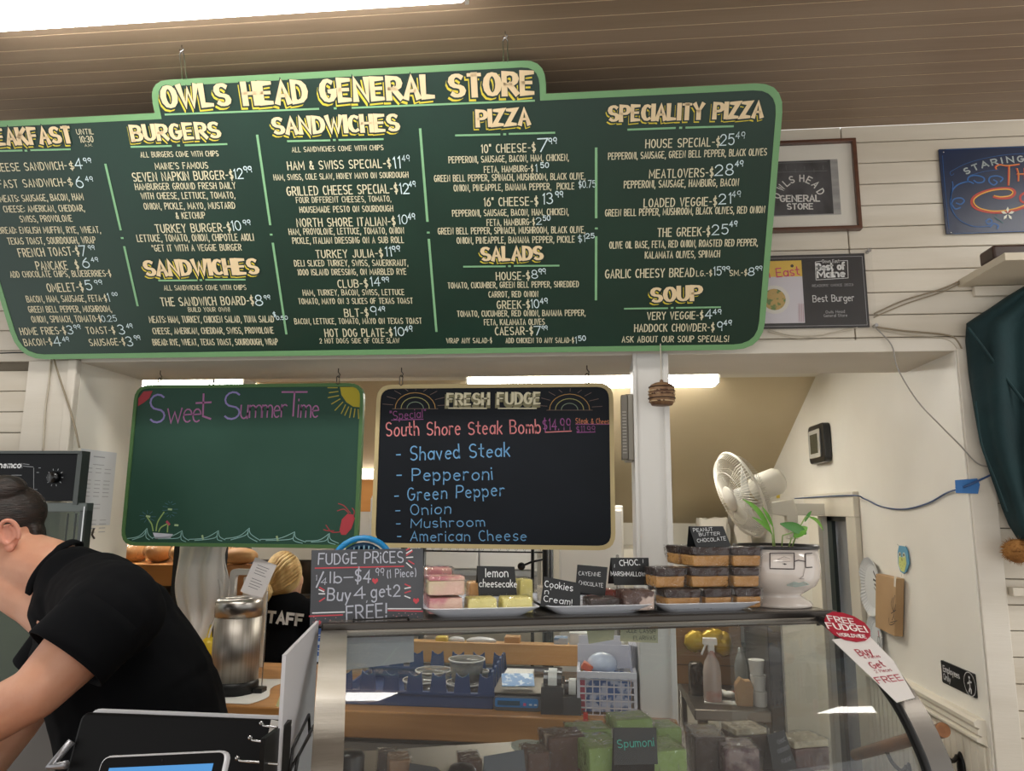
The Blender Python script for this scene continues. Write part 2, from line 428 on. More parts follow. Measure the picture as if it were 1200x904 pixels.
# side wall with doorway
def sy(px, py): return on(0, XR, px, py)
d0 = sy(998, 620).y; d1 = sy(964, 620).y; zh = sy(1000, 606).z
wr = MB().bb(XR, XR+.1, YW+.28, d0, KF, 2.3).bb(XR, XR+.1, d1, 5, KF, 2.3).bb(XR, XR+.1, d0, d1, zh, 2.3).bb(XR, XR+.0025, YW-.01, YW+.28, -.4, ZS)
obj('wall_right', wr, side, kind='structure')
cas = mat('casing_paint', 'ddd6c6', .45, bump=.08, bscale=40)
tr = obj('trim_6', MB().bb(XR-.022, XR, d0-.1, d1+.18, zh, zh+.095), cas, kind='structure', bev=.003)
obj('trim_7', MB().bb(XR-.02, XR, d0-.1, d0, KF, zh), cas, kind='structure', bev=.003)
obj('trim_8', MB().bb(XR-.02, XR, d1, d1+.14, KF, zh), cas, kind='structure', bev=.003)
dr = obj('door_1', MB().bb(XR+.035, XR+.06, d0, d1, KF, zh), mat('dark_door_glass', '8c919c', .2, coat=.3), kind='structure')
dk = mat('dark_green_frame', '1f2b28', .4)
obj('door_frame', MB().bb(XR+.02, XR+.06, d0, d0+.03, KF, zh).bb(XR+.02, XR+.06, d1-.06, d1, KF, zh).bb(XR+.02, XR+.06, d0, d1, zh-.02, zh), dk, dr)
obj('stair_wall', MB().bb(XR+.1, XR+1.2, d1+.6, d1+.7, KF, 2.2), kit, kind='structure')
# wainscot and chair rail on the side wall
a = sy(1150, 842); b = sy(1150, 872); c = sy(1020, 895)
rl = MB(); zt0, zt1 = a.z, b.z
H = zt0-zt1
prof = [(0, 0), (.02, .0), (.03, .08), (.028, .25), (.016, .32), (.022, .38), (.022, .55), (.01, .62), (.026, .7), (.026, .8), (.01, .9), (0, 1)]
def extr(mb, prof, y0, y1, side=-1):
    n = len(prof); vs = [(XR-d, y0, zt0-H*t) for d, t in prof]+[(XR-d, y1, zt0-H*t) for d, t in prof]
    mb.add(vs, [(i, i+1, n+i+1, n+i) for i in range(n-1)]+[tuple(range(n)), tuple(range(n, 2*n))[::-1]])
extr(rl, prof, YW+.01, d0-.11)
obj('trim_9', rl, cas, kind='structure')
wc = obj('baseboard_side', MB().bb(XR-.004, XR, YW, d0-.1, -.3, zt1), cas, kind='structure')
y = YW+.012
while y < d0-.14:
    obj('bead_board', MB().bb(XR-.01, XR-.003, y, y+.034, -.3, zt1-.001), cas, wc, bev=.003, seg=1); y += .037
# half wall below the counter in the opening
hw = obj('trim_10', MB().bb(-1.50, .13, YW-.012, YW+.012, -.3, .955), kit, kind='structure')
obj('trim_11', MB().bb(-1.5, .13, YW-.03, YW-.008, .87, .886), white, kind='structure', bev=.003)
obj('trim_12', MB().bb(-1.5, .13, YW-.024, YW-.008, .853, .866), white, kind='structure', bev=.002)
obj('trim_13', MB().bb(-1.5, .13, YW-.02, YW-.01, .89, .97), mat('grey_strip', '9c958c', .5), kind='structure')

# ================================================================ LAMPS
def emis(name, col, st):
    m = mat(name, col, .5, emit=st); return m
lm = emis('fluorescent_diffuser', 'fffdf8', LAMP_ROOM); lk = emis('kitchen_tube', 'fffcf4', LAMP_KITCHEN)
wm = mat('lamp_housing', 'e8e6e0', .4)
e1 = on(2, 2.655, 548, 8); e0 = on(2, 2.655, 0, 37)
def fixture(x0, x1, y0, y1, z0, z1, mt, label, grp, split=False):
    t = thing('ceiling_light', label, 'light', ((x0+x1)/2, (y0+y1)/2, z1), grp)
    obj('housing', MB().bb(x0, x1, y0+.02, y1-.02, z1-.018, z1), wm, t, bev=.003)
    obj('diffuser', MB().bb(x0+.004, x1-.004, y0, y1, z0, z1-.018), mt, t, bev=.01, seg=3)
    obj('end_cap', MB().bb(x0-.004, x0+.004, y0, y1, z0, z1), wm, t); obj('end_cap', MB().bb(x1-.004, x1+.004, y0, y1, z0, z1), wm, t)
    return t
yf = (e0.y+e1.y)/2
fixture(-1.42, e1.x, yf-.2, yf, 2.655, ZC, lm, 'bright white fluorescent fixture on the brown ceiling, top left corner', None)
fixture(1.45, 2.55, yf-.2, yf, 2.655, ZC, lm, 'second fluorescent fixture in the same row, outside the frame at the right', None)
fixture(-.6, .65, -1.2, -.94, 2.655, ZC, lm, 'fluorescent ceiling fixture behind the camera over the shop floor', None)
k0 = on(1, 3.2, 547, 449); k1 = on(1, 3.2, 843, 450); kz = on(1, 3.2, 700, 450).z
fixture(k0.x, k1.x, 3.2, 3.32, kz, 2.19, lk, 'long white tube light on the kitchen ceiling behind the pillar', 'kitchen tube lights')
k2 = on(1, 3.2, 285, 449)
fixture(k2.x-1.15, k2.x, 3.2, 3.32, kz, 2.19, lk, 'white tube light on the kitchen ceiling above the green chalkboard', 'kitchen tube lights')

# ================================================================ MENU BOARD
B0 = on(1, 2.04, 500, 415); th = math.radians(31)
SG = Surf((B0.x, 2.04, B0.z), (1, 0, 0), (0, -math.sin(th), math.cos(th)))
SG.O = SG.O  # front face plane
gdark = mat('menu_green', '163429', .33, col2='143026', scale=5, bump=.05, bscale=200)
glight = mat('menu_border_green', '6f9c6b', .4)
L_, R_ = SG.uv(-1, 346)[0], SG.uv(905, 262)[0]+.002; print('LR', L_, R_, SG.uv(905,262), SG.uv(890,395), SG.uv(918,130), SG.uv(900,104), SG.uv(640,109), SG.uv(400,82), SG.uv(178,110))
def outl(w_):
    return rpoly([(L_+w_, w_, .09-w_), (R_-w_, w_, .08-w_), (R_-w_, .683-w_, .07-w_*.8), (.365-w_, .683-w_, 0), (.365-w_, .762-w_, .055-w_*.7), (-.67+w_, .762-w_, .055-w_*.7), (-.67+w_, .683-w_, 0), (L_+w_, .683-w_, .06-w_*.8)])
mt_ = thing('menu_board', 'large dark green hanging menu board with light green border, headed OWLS HEAD GENERAL STORE', 'menu board', SG.p(-.15, 0))
obj('panel', MB().prism(outl(.002), SG, -.014, 0), gdark, mt_)
obj('border', MB().ring(outl(0), outl(.0155), SG, -.015, .0016), glight, mt_)
Z = {'A': (0, 60, 3.636), 'B': (0, 240, 3.636), 'C': (300, 60, 5.023), 'D': (300, 230, 4.76), 'E': (490, 60, 5.023), 'F': (490, 230, 4.76), 'G': (690, 90, 5.0), 'H': (690, 240, 5.0), 'P': (0, 0, 1)}
lines = '''A|EGG & CHEESE SANDWICH-|-150|288|500|487|32
A|$|300|318|489|489|30
A|BREAKFAST SANDWICH-|-112|285|570|558|32
A|$|294|312|558|558|30
A|MEATS: SAUSAGE, BACON, HAM|5|357|629|620|27
A|CHEESE: AMERICAN, CHEDDAR,|20|362|673|668|26
A|SWISS, PROVOLONE|90|310|715|712|26
A|UNTIL|330|400|344|342|22
A|10:30|344|400|376|374|26
A|A.M.|364|395|401|400|11
B|BREAD: ENGLISH MUFFIN, RYE, WHEAT,|0|430|109|106|26
B|TEXAS TOAST, SOURDOUGH, WRAP|38|410|155|150|27
B|FRENCH TOAST-$|85|340|205|197|34
B|PANCAKE  $|160|338|260|257|34
B|ADD CHOCOLATE CHIPS, BLUEBERRIES-$|48|475|297|292|25
B|OMELET-$|207|358|354|350|34
B|BACON, HAM, SAUSAGE, FETA-$|118|457|402|398|26
B|GREEN BELL PEPPER, MUSHROOM,|126|477|446|443|25
B|ONION, SPINACH, TOMATO-$|140|433|488|485|26
B|HOME FRIES-$|92|283|540|535|29
B|TOAST-$|372|492|536|534|28
B|BACON-$|108|225|587|583|28
B|SAUSAGE-$|386|535|587|583|28
A|ALL BURGERS COME WITH CHIPS|602|932|441|436|22
A|MAINE'S FAMOUS|665|888|490|486|26
A|SEVEN NAPKIN BURGER-$|570|995|537|527|35
A|HAMBURGER GROUND FRESH DAILY|580|1005|578|572|26
A|WITH CHEESE, LETTUCE, TOMATO,|605|1002|617|613|26
A|ONION, PICKLE, MAYO, MUSTARD|617|1003|661|657|26
A|& KETCHUP|753|876|701|699|26
B|TURKEY BURGER-$|667|985|102|96|34
B|LETTUCE, TOMATO, ONION, CHIPOTLE AIOLI|588|1082|143|138|28
B|*GET IT WITH A VEGGIE BURGER|652|1030|185|181|26
B|ALL SANDWICHES COME WITH CHIPS|702|1050|354|352|20
B|THE SANDWICH BOARD-$|690|1083|414|408|34
B|BUILD YOUR OWN!|805|980|447|446|18
B|MEATS: HAM, TURKEY, CHICKEN SALAD, TUNA SALAD|640|1168|489|487|26
B|CHEESE, AMERICAN, CHEDDAR, SWISS, PROVOLONE|655|1167|538|535|25
B|BREAD: RYE, WHEAT, TEXAS TOAST, SOURDOUGH, WRAP|655|1185|586|584|25
C|ALL SANDWICHES COME WITH CHIPS|215|750|580|567|28
C|HAM & SWISS SPECIAL-$|190|795|675|660|47
C|HAM, SWISS, COLE SLAW, HONEY MAYO ON SOURDOUGH|108|897|743|727|32
C|GRILLED CHEESE SPECIAL-$|187|835|825|808|50
C|FOUR DIFFERENT CHEESES, TOMATO,|240|795|877|868|32
D|HOUSEMADE PESTO ON SOURDOUGH|247|765|75|68|32
D|NORTH SHORE ITALIAN-$|232|778|148|140|44
D|HAM, PROVOLONE, LETTUCE, TOMATO, ONION|187|825|198|191|33
D|PICKLE, ITALIAN DRESSING ON A SUB ROLL|207|825|248|243|33
D|TURKEY JULIA-$|338|708|323|318|42
D|DELI SLICED TURKEY, SWISS, SAUERKRAUT,|217|848|374|371|32
D|1000 ISLAND DRESSING, ON MARBLED RYE|235|838|424|420|32
D|CLUB-$|460|625|489|486|42
D|HAM, TURKEY, BACON, SWISS, LETTUCE|265|827|538|535|30
D|TOMATO, MAYO ON 3 SLICES OF TEXAS TOAST|240|875|586|583|30
D|BLT-$|497|628|651|649|42
D|BACON, LETTUCE, TOMATO, MAYO ON TEXAS TOAST|218|925|698|695|30
D|HOT DOG PLATE-$|388|762|763|760|42
D|2 HOT DOGS SIDE OF COLE SLAW|358|800|807|805|26
E|10" CHEESE-$|373|690|575|567|47
E|PEPPERONI, SAUSAGE, BACON, HAM, CHICKEN,|182|885|640|625|36
E|FETA, HAMBURG-$|390|677|697|690|36
E|GREEN BELL PEPPER, SPINACH, MUSHROOM, BLACK OLIVE,|97|982|750|735|36
E|ONION, PINEAPPLE, BANANA PEPPER,  PICKLE|212|918|806|794|36
F|16" CHEESE-$|368|668|33|27|45
F|PEPPERONI, SAUSAGE, BACON, HAM, CHICKEN,|193|838|95|86|34
F|FETA, HAMBURG-$|385|650|147|142|34
F|GREEN BELL PEPPER, SPINACH, MUSHROOM, BLACK OLIVE,|113|930|195|186|34
F|ONION, PINEAPPLE, BANANA PEPPER, PICKLE|218|872|247|240|34
F|HOUSE-$|437|622|446|443|42
F|TOMATO, CUCUMBER, GREEN BELL PEPPER, SHREDDED|168|895|498|490|31
F|CARROT, RED ONION|395|668|548|545|31
F|GREEK-$|442|622|606|604|42
F|TOMATO, CUCUMBER, RED ONION, BANANA PEPPER,|220|932|656|650|31
F|FETA, KALAMATA OLIVES|370|705|703|700|31
F|CAESAR-$|432|640|753|750|42
F|WRAP ANY SALAD-$|160|412|806|804|27
F|ADD CHICKEN TO ANY SALAD-$|490|868|805|803|27
G|HOUSE SPECIAL-$|333|765|393|381|48
G|PEPPERONI, SAUSAGE, GREEN BELL PEPPER, BLACK OLIVES|115|1040|466|440|38
G|MEATLOVERS-$|355|727|570|560|48
G|PEPPERONI, SAUSAGE, HAMBURG, BACON|207|875|632|618|40
G|LOADED VEGGIE-$|323|747|740|730|48
H|GREEN BELL PEPPER, MUSHROOM, BLACK OLIVES, RED ONION|97|1028|48|28|38
H|THE GREEK-$|403|707|163|156|48
H|OLIVE OIL BASE, FETA, RED ONION, ROASTED RED PEPPER,|122|987|237|220|38
H|KALAMATA OLIVES, SPINACH|330|765|295|287|38
H|GARLIC CHEESY BREAD|98|615|406|396|48
H|LG.-$|630|720|403|400|32
H|SM.-$|825|925|400|397|32
H|VERY VEGGIE-$|343|668|652|647|42
H|HADDOCK CHOWDER-$|268|733|723|718|42
H|ASK ABOUT OUR SOUP SPECIALS!|195|817|789|785|34'''
cream = mat('cream_paint', 'd8d0b0', .5); SPLIT = True
for l in lines.split('\n'):
    k, s, x0, x1, y0, y1, hh = l.split('|'); ox, oy, sc = Z[k]
    lt = MB(); ptext(lt, SG, s, ox+float(x0)/sc, oy+float(y0)/sc, ox+float(x1)/sc, oy+float(y1)/sc, float(hh)/sc, w=.115, vw=.135, gap=2.0, h=.0012)
    obj('menu_lettering', lt, cream, mt_)
prices = '''A4|325|355|480|44
A99|360|390|466|20
A6|330|360|560|44
A49|368|398|545|20
B7|346|372|197|42
B99|380|405|183|18
B6|356|385|248|42
B49|392|420|234|18
B5|370|396|342|42
B99|405|437|331|18
B1|464|470|395|34
B00|480|502|381|14
B0.25|437|500|486|26
B3|292|315|533|36
B99|318|345|521|18
B3|510|535|532|38
B49|542|567|517|18
B4|235|265|583|38
B49|270|297|574|18
B3|545|570|583|38
B99|575|600|567|18
A12|1000|1038|523|42
A99|1042|1075|504|24
B10|990|1030|90|40
B99|1038|1068|76|20
B8|1092|1122|409|42
B99|1128|1152|395|18
D$|98|112|660|24
D0.50|116|178|680|20
C11|812|850|657|66
C49|862|905|630|36
C12|848|903|808|62
C49|902|940|783|30
D10|795|845|130|50
D49|850|888|113|32
D11|722|757|310|50
D99|762|803|294|30
D14|640|695|478|48
D99|705|742|466|26
D9|643|675|640|50
D49|685|720|629|26
D10|772|828|755|48
D49|833|873|740|30
E7|703|762|555|72
E99|770|815|528|34
E1|692|697|690|44
E50|722|768|672|30
E$0.75|945|1045|785|40
E13|732|792|870|60
E99|810|853|843|34
F2|660|690|140|36
F50|697|737|123|26
F$1|893|930|238|36
F25|937|983|222|26
F8|635|668|437|44
F99|673|712|420|28
F10|630|675|600|48
F49|682|722|585|28
F7|650|686|750|48
F99|690|722|735|24
F1|876|882|803|36
F50|895|935|793|26
G25|768|850|372|60
G49|860|912|344|38
G28|738|845|548|62
G49|857|903|510|32
G21|762|830|716|58
G49|838|887|688|36
H25|722|815|147|58
H49|825|867|112|32
H15|730|775|390|48
H99|780|825|376|26
H8|933|968|391|46
H99|975|1014|373|26
H4|682|720|642|52
H49|728|775|628|28
H9|752|782|712|54
H49|790|835|692|30'''
for l in prices.split('\n'):
    a_, x0, x1, yy, hh = l.split('|'); ox, oy, sc = Z[a_[0]]; s = a_[1:]
    dy = -.045*(float(x1)-float(x0))/sc
    x0, x1 = float(x0)/sc, float(x1)/sc
    if s == '1': x1 = x0+1.5
    pr = MB()
    ptext(pr, SG, s, ox+x0, oy+float(yy)/sc, ox+x1, oy+float(yy)/sc+dy, float(hh)/sc, w=.1 if float(hh)/sc > 7 else .17, jit=.05, h=.0014)
    obj('price_lettering', pr, mat('chalk_marker', 'cfe2e6', .5), mt_)
heads = [('P', 'OWLS HEAD GENERAL STORE', 194, 625, 113.5, 97.5, 23), ('A', 'BREAKFAST', -100, 310, 369, 355, 62), ('A', 'BURGERS', 570, 938, 350, 335, 60),
 ('B', 'SANDWICHES', 628, 1100, 270, 262, 58), ('C', 'SANDWICHES', 112, 838, 440, 420, 88), ('E', 'PIZZA', 352, 652, 396, 384, 86), ('F', 'SALADS', 360, 690, 322, 316, 68),
 ('G', 'SPECIALITY PIZZA', 122, 1010, 216, 192, 82), ('H', 'SOUP', 372, 655, 530, 514, 76)]
for k, s, x0, x1, y0, y1, hh in heads:
    ox, oy, sc = Z[k]; a_ = (SG, s, ox+x0/sc, oy+y0/sc, ox+x1/sc, oy+y1/sc, hh/sc)
    k0 = 0
    for word in s.split(' '):
        kw = dict(gap=1.9, w=.17, vw=.34, mask=(k0, k0+len(word))); h1, h2, h3 = MB(), MB(), MB(); k0 += len(word)+1
        ptext(h1, *a_, off=(-.13, -.17), h=.0012, extra=.002, **kw); ptext(h2, *a_, off=(-.03, -.04), h=.0018, extra=.006, **kw); ptext(h3, *a_, h=.0024, **kw)
        obj('heading_shadow', h1, mat('yellow_paint', 'd6c43a', .5), mt_); obj('heading_outline', h2, mat('dark_outline', '17302a', .5), mt_)
        obj('heading_lettering', h3, mat('heading_cream', 'e0c9a0', .5), mt_)
U = [('A', 0, 426, 95, 423), ('A', 133, 422, 300, 418), ('A', 560, 408, 730, 404), ('A', 790, 401, 967, 396), ('B', 678, 323, 840, 322), ('B', 878, 320, 1045, 319),
 ('P', 194, 134.3, 373.5, 127.6), ('P', 413, 126.4, 626, 118), ('C', 188, 530, 435, 525), ('C', 490, 523, 748, 518), ('E', 222, 496, 480, 490), ('E', 537, 487, 803, 480),
 ('F', 255, 393, 485, 391), ('F', 537, 389, 785, 387), ('G', 230, 310, 505, 300), ('G', 570, 298, 845, 290), ('H', 210, 609, 460, 606), ('H', 513, 604, 770, 600),
 ('P', 124, 193, 141.6, 269), ('P', 146, 289.5, 161.5, 358), ('P', 301.7, 159, 316.8, 263), ('P', 320, 285.5, 335.7, 391), ('P', 492.5, 151.6, 501, 259), ('P', 502.7, 281, 511.5, 388),
 ('P', 698.6, 174, 698.6, 254.8), ('P', 698.6, 278, 698.4, 351)]
for k, x0, y0, x1, y1 in U:
    ox, oy, sc = Z[k]; vert = abs(y1-y0) > abs(x1-x0); ln = MB(); pline(ln, SG, [(ox+x0/sc, oy+y0/sc), (ox+x1/sc, oy+y1/sc)], .0066 if vert else .0046, .0014); obj('ruled_line', ln, mat('rule_green', '7fb083', .5), mt_)
for k, x, y in [('A', 112, 424), ('A', 762, 402), ('B', 857, 321), ('P', 393, 127), ('C', 462, 523), ('E', 510, 489), ('F', 510, 390), ('G', 538, 299), ('H', 488, 604), ('P', 143.5, 279), ('P', 318, 275), ('P', 502, 272.6), ('P', 698.8, 267.8)]:
    ox, oy, sc = Z[k]; X, Y = ox+x/sc, oy+y/sc; ln = MB(); pline(ln, SG, [(X-.9, Y), (X+.9, Y)], .005, .0014); obj('ruled_dot', ln, mat('rule_green', '7fb083', .5), mt_)
chrome = mat('hook_steel', 'b9b9b9', .25, 1)
wire_b = mat('black_wire', '141414', .4, .3)
def link_(mb, p, q, w=.006, r=.0013):
    p, q = Vector(p), Vector(q); d = q-p; s_ = Vector((w, 0, 0))
    pts = [p, p+d*.15+s_, p+d*.5+s_*.8, p+d*.85+s_, q, p+d*.85-s_, p+d*.5-s_*.8, p+d*.15-s_, p]
    mb.tube(pts, r, 6)
for px in (213, 592):
    g0 = SG.uv(px, 84 if px < 300 else 68); a = SG.p(g0[0], .755, -.006); c = on(2, ZC, px, 53 if px < 300 else 37)
    mb = MB(); mb.tube([c+Vector((0, 0, .004)), c-Vector((0, 0, .006)), c+Vector((.006, 0, -.012)), c+Vector((0, 0, -.018)), c+Vector((-.004, 0, -.012))], .0016, 6)
    obj('hook', mb, chrome, mt_, smooth=True)
    mb = MB(); link_(mb, c+Vector((0, 0, -.014)), a+Vector((0, 0, .0)), .006, .0016); obj('chain_link', mb, chrome, mt_, smooth=True)
# ================================================================ CHALKBOARDS (hang from hooks in the soffit)
YB = 2.24
BS = Surf((0, YB, 0), (1, 0, 0), (0, 0, 1))
def chalkboard(name, label, corners, face, frame, fw, rad):
    a = [BS.uv(*c) for c in corners]
    x0 = (a[0][0]+a[3][0])/2; x1 = (a[1][0]+a[2][0])/2; z1 = (a[0][1]+a[1][1])/2; z0 = (a[2][1]+a[3][1])/2
    t = thing(name, label, 'chalkboard', BS.p((x0+x1)/2, z0))
    obj('panel', MB().prism(rect(x0+.003, z0+.003, x1-.003, z1-.003, rad), BS, -.012, 0), face, t)
    obj('frame', MB().ring(rect(x0, z0, x1, z1, rad), rect(x0+fw, z0+fw, x1-fw, z1-fw, rad*.75), BS, -.016, .004), frame, t)
    return t, z1
cg = mat('chalkboard_green', '29463a', .42, col2='304f43', scale=3, detail=6, fac=(.3, .75)); cf = mat('chalkboard_frame_green', '4f7046', .4)
cb = mat('chalkboard_black', '11151a', .5, col2='191e26', scale=3, detail=6, fac=(.35, .8)); cc = mat('chalkboard_frame_cream', 'bfae82', .4)
cbg, zg = chalkboard('chalkboard', 'green chalkboard with chalk waves and sun, headed Sweet SummerTime', [(158, 451), (425, 450), (421, 643), (143, 640)], cg, cf, .011, .05)
cbb, zb = chalkboard('chalkboard', 'black chalkboard with cream frame listing the South Shore Steak Bomb', [(442, 450), (720, 450), (720, 646), (435, 641)], cb, cc, .013, .05)
def chalk(name, col): return mat('chalk_'+name, col, .9)
K1 = lambda x, y: (130+x/3.768, 410+y/3.768)
K2 = lambda x, y: (420+x/3.75, 410+y/3.75)
def put(parent, S, K, rows, mt, name, w=.09, jit=.06, h=.001):
    for s, x0, x1, y0, y1, hh in rows:
        mb = MB(); a = K(x0, y0); b = K(x1, y1); ptext(mb, S, s, a[0], a[1], b[0], b[1], hh/((K(1, 0)[0]-K(0, 0)[0])**-1), w=w, jit=jit, h=h, gap=1.7)
        obj(name, mb, mt, parent)
def strokes(parent, S, K, polys, w, mt, name, h=.001, closed=False):
    for p in polys: mb = MB(); ribbon(mb, S, [S.uv(*K(*q)) for q in p], w, h); obj(name, mb, mt, parent)
pink = chalk('mauve', 'a06a94'); pur = chalk('violet', '8a7fb4')
put(cbg, BS, K1, [('S', 168, 235, 262, 262, 118), ('S', 495, 565, 250, 250, 112)], pur, 'lettering', w=.07)
mb = MB()
for s, x0, x1, y0, y1, hh in [('w', 250, 312, 293, 290, 62), ('e', 318, 355, 290, 290, 60), ('e', 360, 395, 289, 289, 60), ('t', 382, 440, 255, 252, 115), ('u', 572, 602, 275, 275, 58), ('m', 612, 665, 273, 272, 54), ('m', 668, 712, 272, 272, 54),
                              ('e', 718, 745, 272, 272, 54), ('r', 752, 775, 270, 270, 54), ('T', 750, 860, 240, 240, 105), ('i', 826, 829, 258, 258, 80), ('m', 838, 882, 272, 272, 54), ('e', 888, 916, 272, 272, 54)]:
    a = K1(x0, y0-(hh*.25 if s in 'weumr' else 0)); b = K1(x1, y1-(hh*.25 if s in 'weumr' else 0)); hp = hh/3.768*(1.5 if s in 'weumr' else 1)
    ptext(mb, BS, s, a[0], a[1], b[0], b[1], hp, w=.07, h=.001)
obj('lettering', mb, pink, cbg)
mb = MB(); pfill(mb, BS, [K1(*q) for q in [(1012, 165), (1100, 165), (1102, 200), (1100, 255), (1070, 252), (1040, 232), (1018, 200)]])
obj('chalk_sun', mb, chalk('yellow', 'a89a2e'), cbg)
strokes(cbg, BS, K1, [[(1000, 168), (958, 168)], [(1003, 185), (965, 190)], [(1006, 203), (960, 212)], [(1012, 218), (975, 240)], [(1024, 232), (990, 268)], [(1036, 244), (1018, 282)], [(1050, 253), (1033, 290)], [(1062, 258), (1054, 300)], [(1078, 262), (1073, 298)], [(1092, 264), (1094, 304)]], .0035, chalk('yellow2', '9c9440'), 'chalk_ray')
mb = MB(); pfill(mb, BS, [K1(*q) for q in [(120, 250), (122, 215), (145, 185), (185, 182), (170, 215), (145, 235)]]); obj('chalk_melon', mb, chalk('red', '9c3b42'), cbg)
def arcpts(pts, k=6):
    out = []; n = len(pts)
    for i in range(n-1):
        p0 = pts[max(i-1, 0)]; p1 = pts[i]; p2 = pts[i+1]; p3 = pts[min(i+2, n-1)]
        for j in range(k):
            t = j/k; out.append(tuple(.5*((2*p1[d])+(-p0[d]+p2[d])*t+(2*p0[d]-5*p1[d]+4*p2[d]-p3[d])*t*t+(-p0[d]+3*p1[d]-3*p2[d]+p3[d])*t**3) for d in range(len(p1))))
    out.append(pts[-1]); return out
wv = []
wx = [(70, 835), (160, 790), (185, 830), (315, 800), (345, 838), (475, 800), (505, 835), (612, 788), (660, 838), (812, 805), (860, 845), (965, 812), (1005, 850)]
for i in range(0, 12, 2):
    (x0, y0), (x1, y1), (x2, y2) = wx[i], wx[i+1], wx[i+2]
    wv += [arcpts([(x0, y0), ((x0+x1)/2+8, (y0+y1)/2+12), (x1, y1)]), arcpts([(x1, y1), (x1+6, y1+26), (x2, y2+5)]), arcpts([(x0+25, y0+5), (x1-18, y1+32), (x1-4, y1+8)]), arcpts([(x1-4, y1+12), (x1-4, y1+38), (x2-14, y2+10)])]
strokes(cbg, BS, K1, wv, .0022, chalk('seafoam', '8fb8b4'), 'chalk_wave')
mb = MB(); pfill(mb, BS, [K1(*q) for q in [(186, 808), (275, 815), (262, 835), (195, 834)]]); obj('chalk_boat', mb, chalk('white', 'b9bcc8'), cbg)
strokes(cbg, BS, K1, [arcpts([(187, 800), (180, 770), (162, 742)]), arcpts([(200, 800), (208, 760), (235, 718)]), arcpts([(212, 803), (222, 785), (248, 770)]), [(250, 805), (252, 775)]], .004, chalk('lime', '8ea865'), 'chalk_stem')
strokes(cbg, BS, K1, [[(158, 735), (172, 738)], [(255, 705), (268, 706)], [(284, 775), (296, 776)], [(404, 822), (408, 838)], [(733, 826), (737, 842)]], .006, chalk('lime2', '9fb58a'), 'chalk_flower')
strokes(cbg, BS, K1, [[(248, 760), (258, 772)]], .007, chalk('rose', 'a8485c'), 'chalk_flower')
strokes(cbg, BS, K1, [[(262+30*math.cos(a_/2)*.4, 705+28*math.sin(a_/2)), (262+34*math.cos(a_/2), 705+36*math.sin(a_/2))] for a_ in range(12)]+[[(163+14*math.cos(a_/1.5), 738+14*math.sin(a_/1.5)), (163+36*math.cos(a_/1.5), 738+28*math.sin(a_/1.5))] for a_ in range(9)], .0012, chalk('blue2', '4c7286'), 'chalk_spark')
mb = MB(); pfill(mb, BS, [K1(*q) for q in [(1045, 725), (1068, 728), (1078, 745), (1062, 790), (1038, 818), (1018, 818), (1010, 798), (1020, 750)]]); obj('chalk_crab', mb, chalk('crab', 'a83c44'), cbg)
strokes(cbg, BS, K1, [arcpts([(1050, 722), (1030, 705), (1000, 712)]), arcpts([(1058, 722), (1030, 690), (1005, 680)]), arcpts([(1012, 805), (975, 805), (950, 775)]), arcpts([(985, 800), (960, 800), (940, 795)]), arcpts([(1070, 740), (1075, 715), (1066, 700)])], .0025, chalk('crab', 'a83c44'), 'chalk_claw')
# black board
put(cbb, BS, K2, [('South Shore Steak Bomb', 122, 800, 352, 338, 56)], chalk('salmon', 'd07f80'), 'lettering', w=.1)
put(cbb, BS, K2, [('$14.99', 812, 932, 330, 328, 48), ('"Special"', 140, 295, 290, 280, 36), ('$11.99', 958, 1040, 350, 348, 26)], chalk('magenta', '94538a'), 'lettering', w=.08)
put(cbb, BS, K2, [('Steak & Cheese', 955, 1112, 313, 316, 22)], chalk('orange', 'c9805c'), 'lettering', w=.11)
strokes(cbb, BS, K2, [[(822, 363), (936, 358)]], .003, chalk('salmon', 'd07f80'), 'chalk_line')
strokes(cbb, BS, K2, [[(145, 310), (285, 306)], [(955, 328), (1112, 328)], [(960, 364), (1040, 362)]], .0022, chalk('magenta', '94538a'), 'chalk_line')
put(cbb, BS, K2, [('- Shaved Steak', 168, 665, 460, 440, 56), ('- Pepperoni', 168, 588, 552, 545, 52), ('- Green Pepper', 160, 640, 642, 616, 50), ('- Onion', 165, 405, 708, 700, 42), ('- Mushroom', 168, 555, 765, 755, 40), ('- American Cheese', 172, 738, 820, 818, 42)], chalk('blue', '6fa3cf'), 'lettering', w=.1, jit=.08)
mb = MB(); a = K2(392, 218); b = K2(798, 213)
ptext(mb, BS, 'FRESH FUDGE', a[0], a[1]+1.5, b[0], b[1]+1.5, 13, w=.24, vw=.4, off=(-.06, -.1), h=.0009, gap=1.9); obj('heading_shadow', mb, mat('olive_paint', '7f7a5a', .6), cbb)
mb = MB(); ptext(mb, BS, 'FRESH FUDGE', a[0], a[1], b[0], b[1], 12.5, w=.13, vw=.27, h=.0015, gap=1.9); obj('heading_lettering', mb, mat('cream_paint', 'd8d0b0', .5), cbb)
strokes(cbb, BS, K2, [[(397, 257), (563, 258)], [(615, 258), (782, 258)]], .0035, mat('cream_paint', 'd8d0b0'), 'chalk_line')
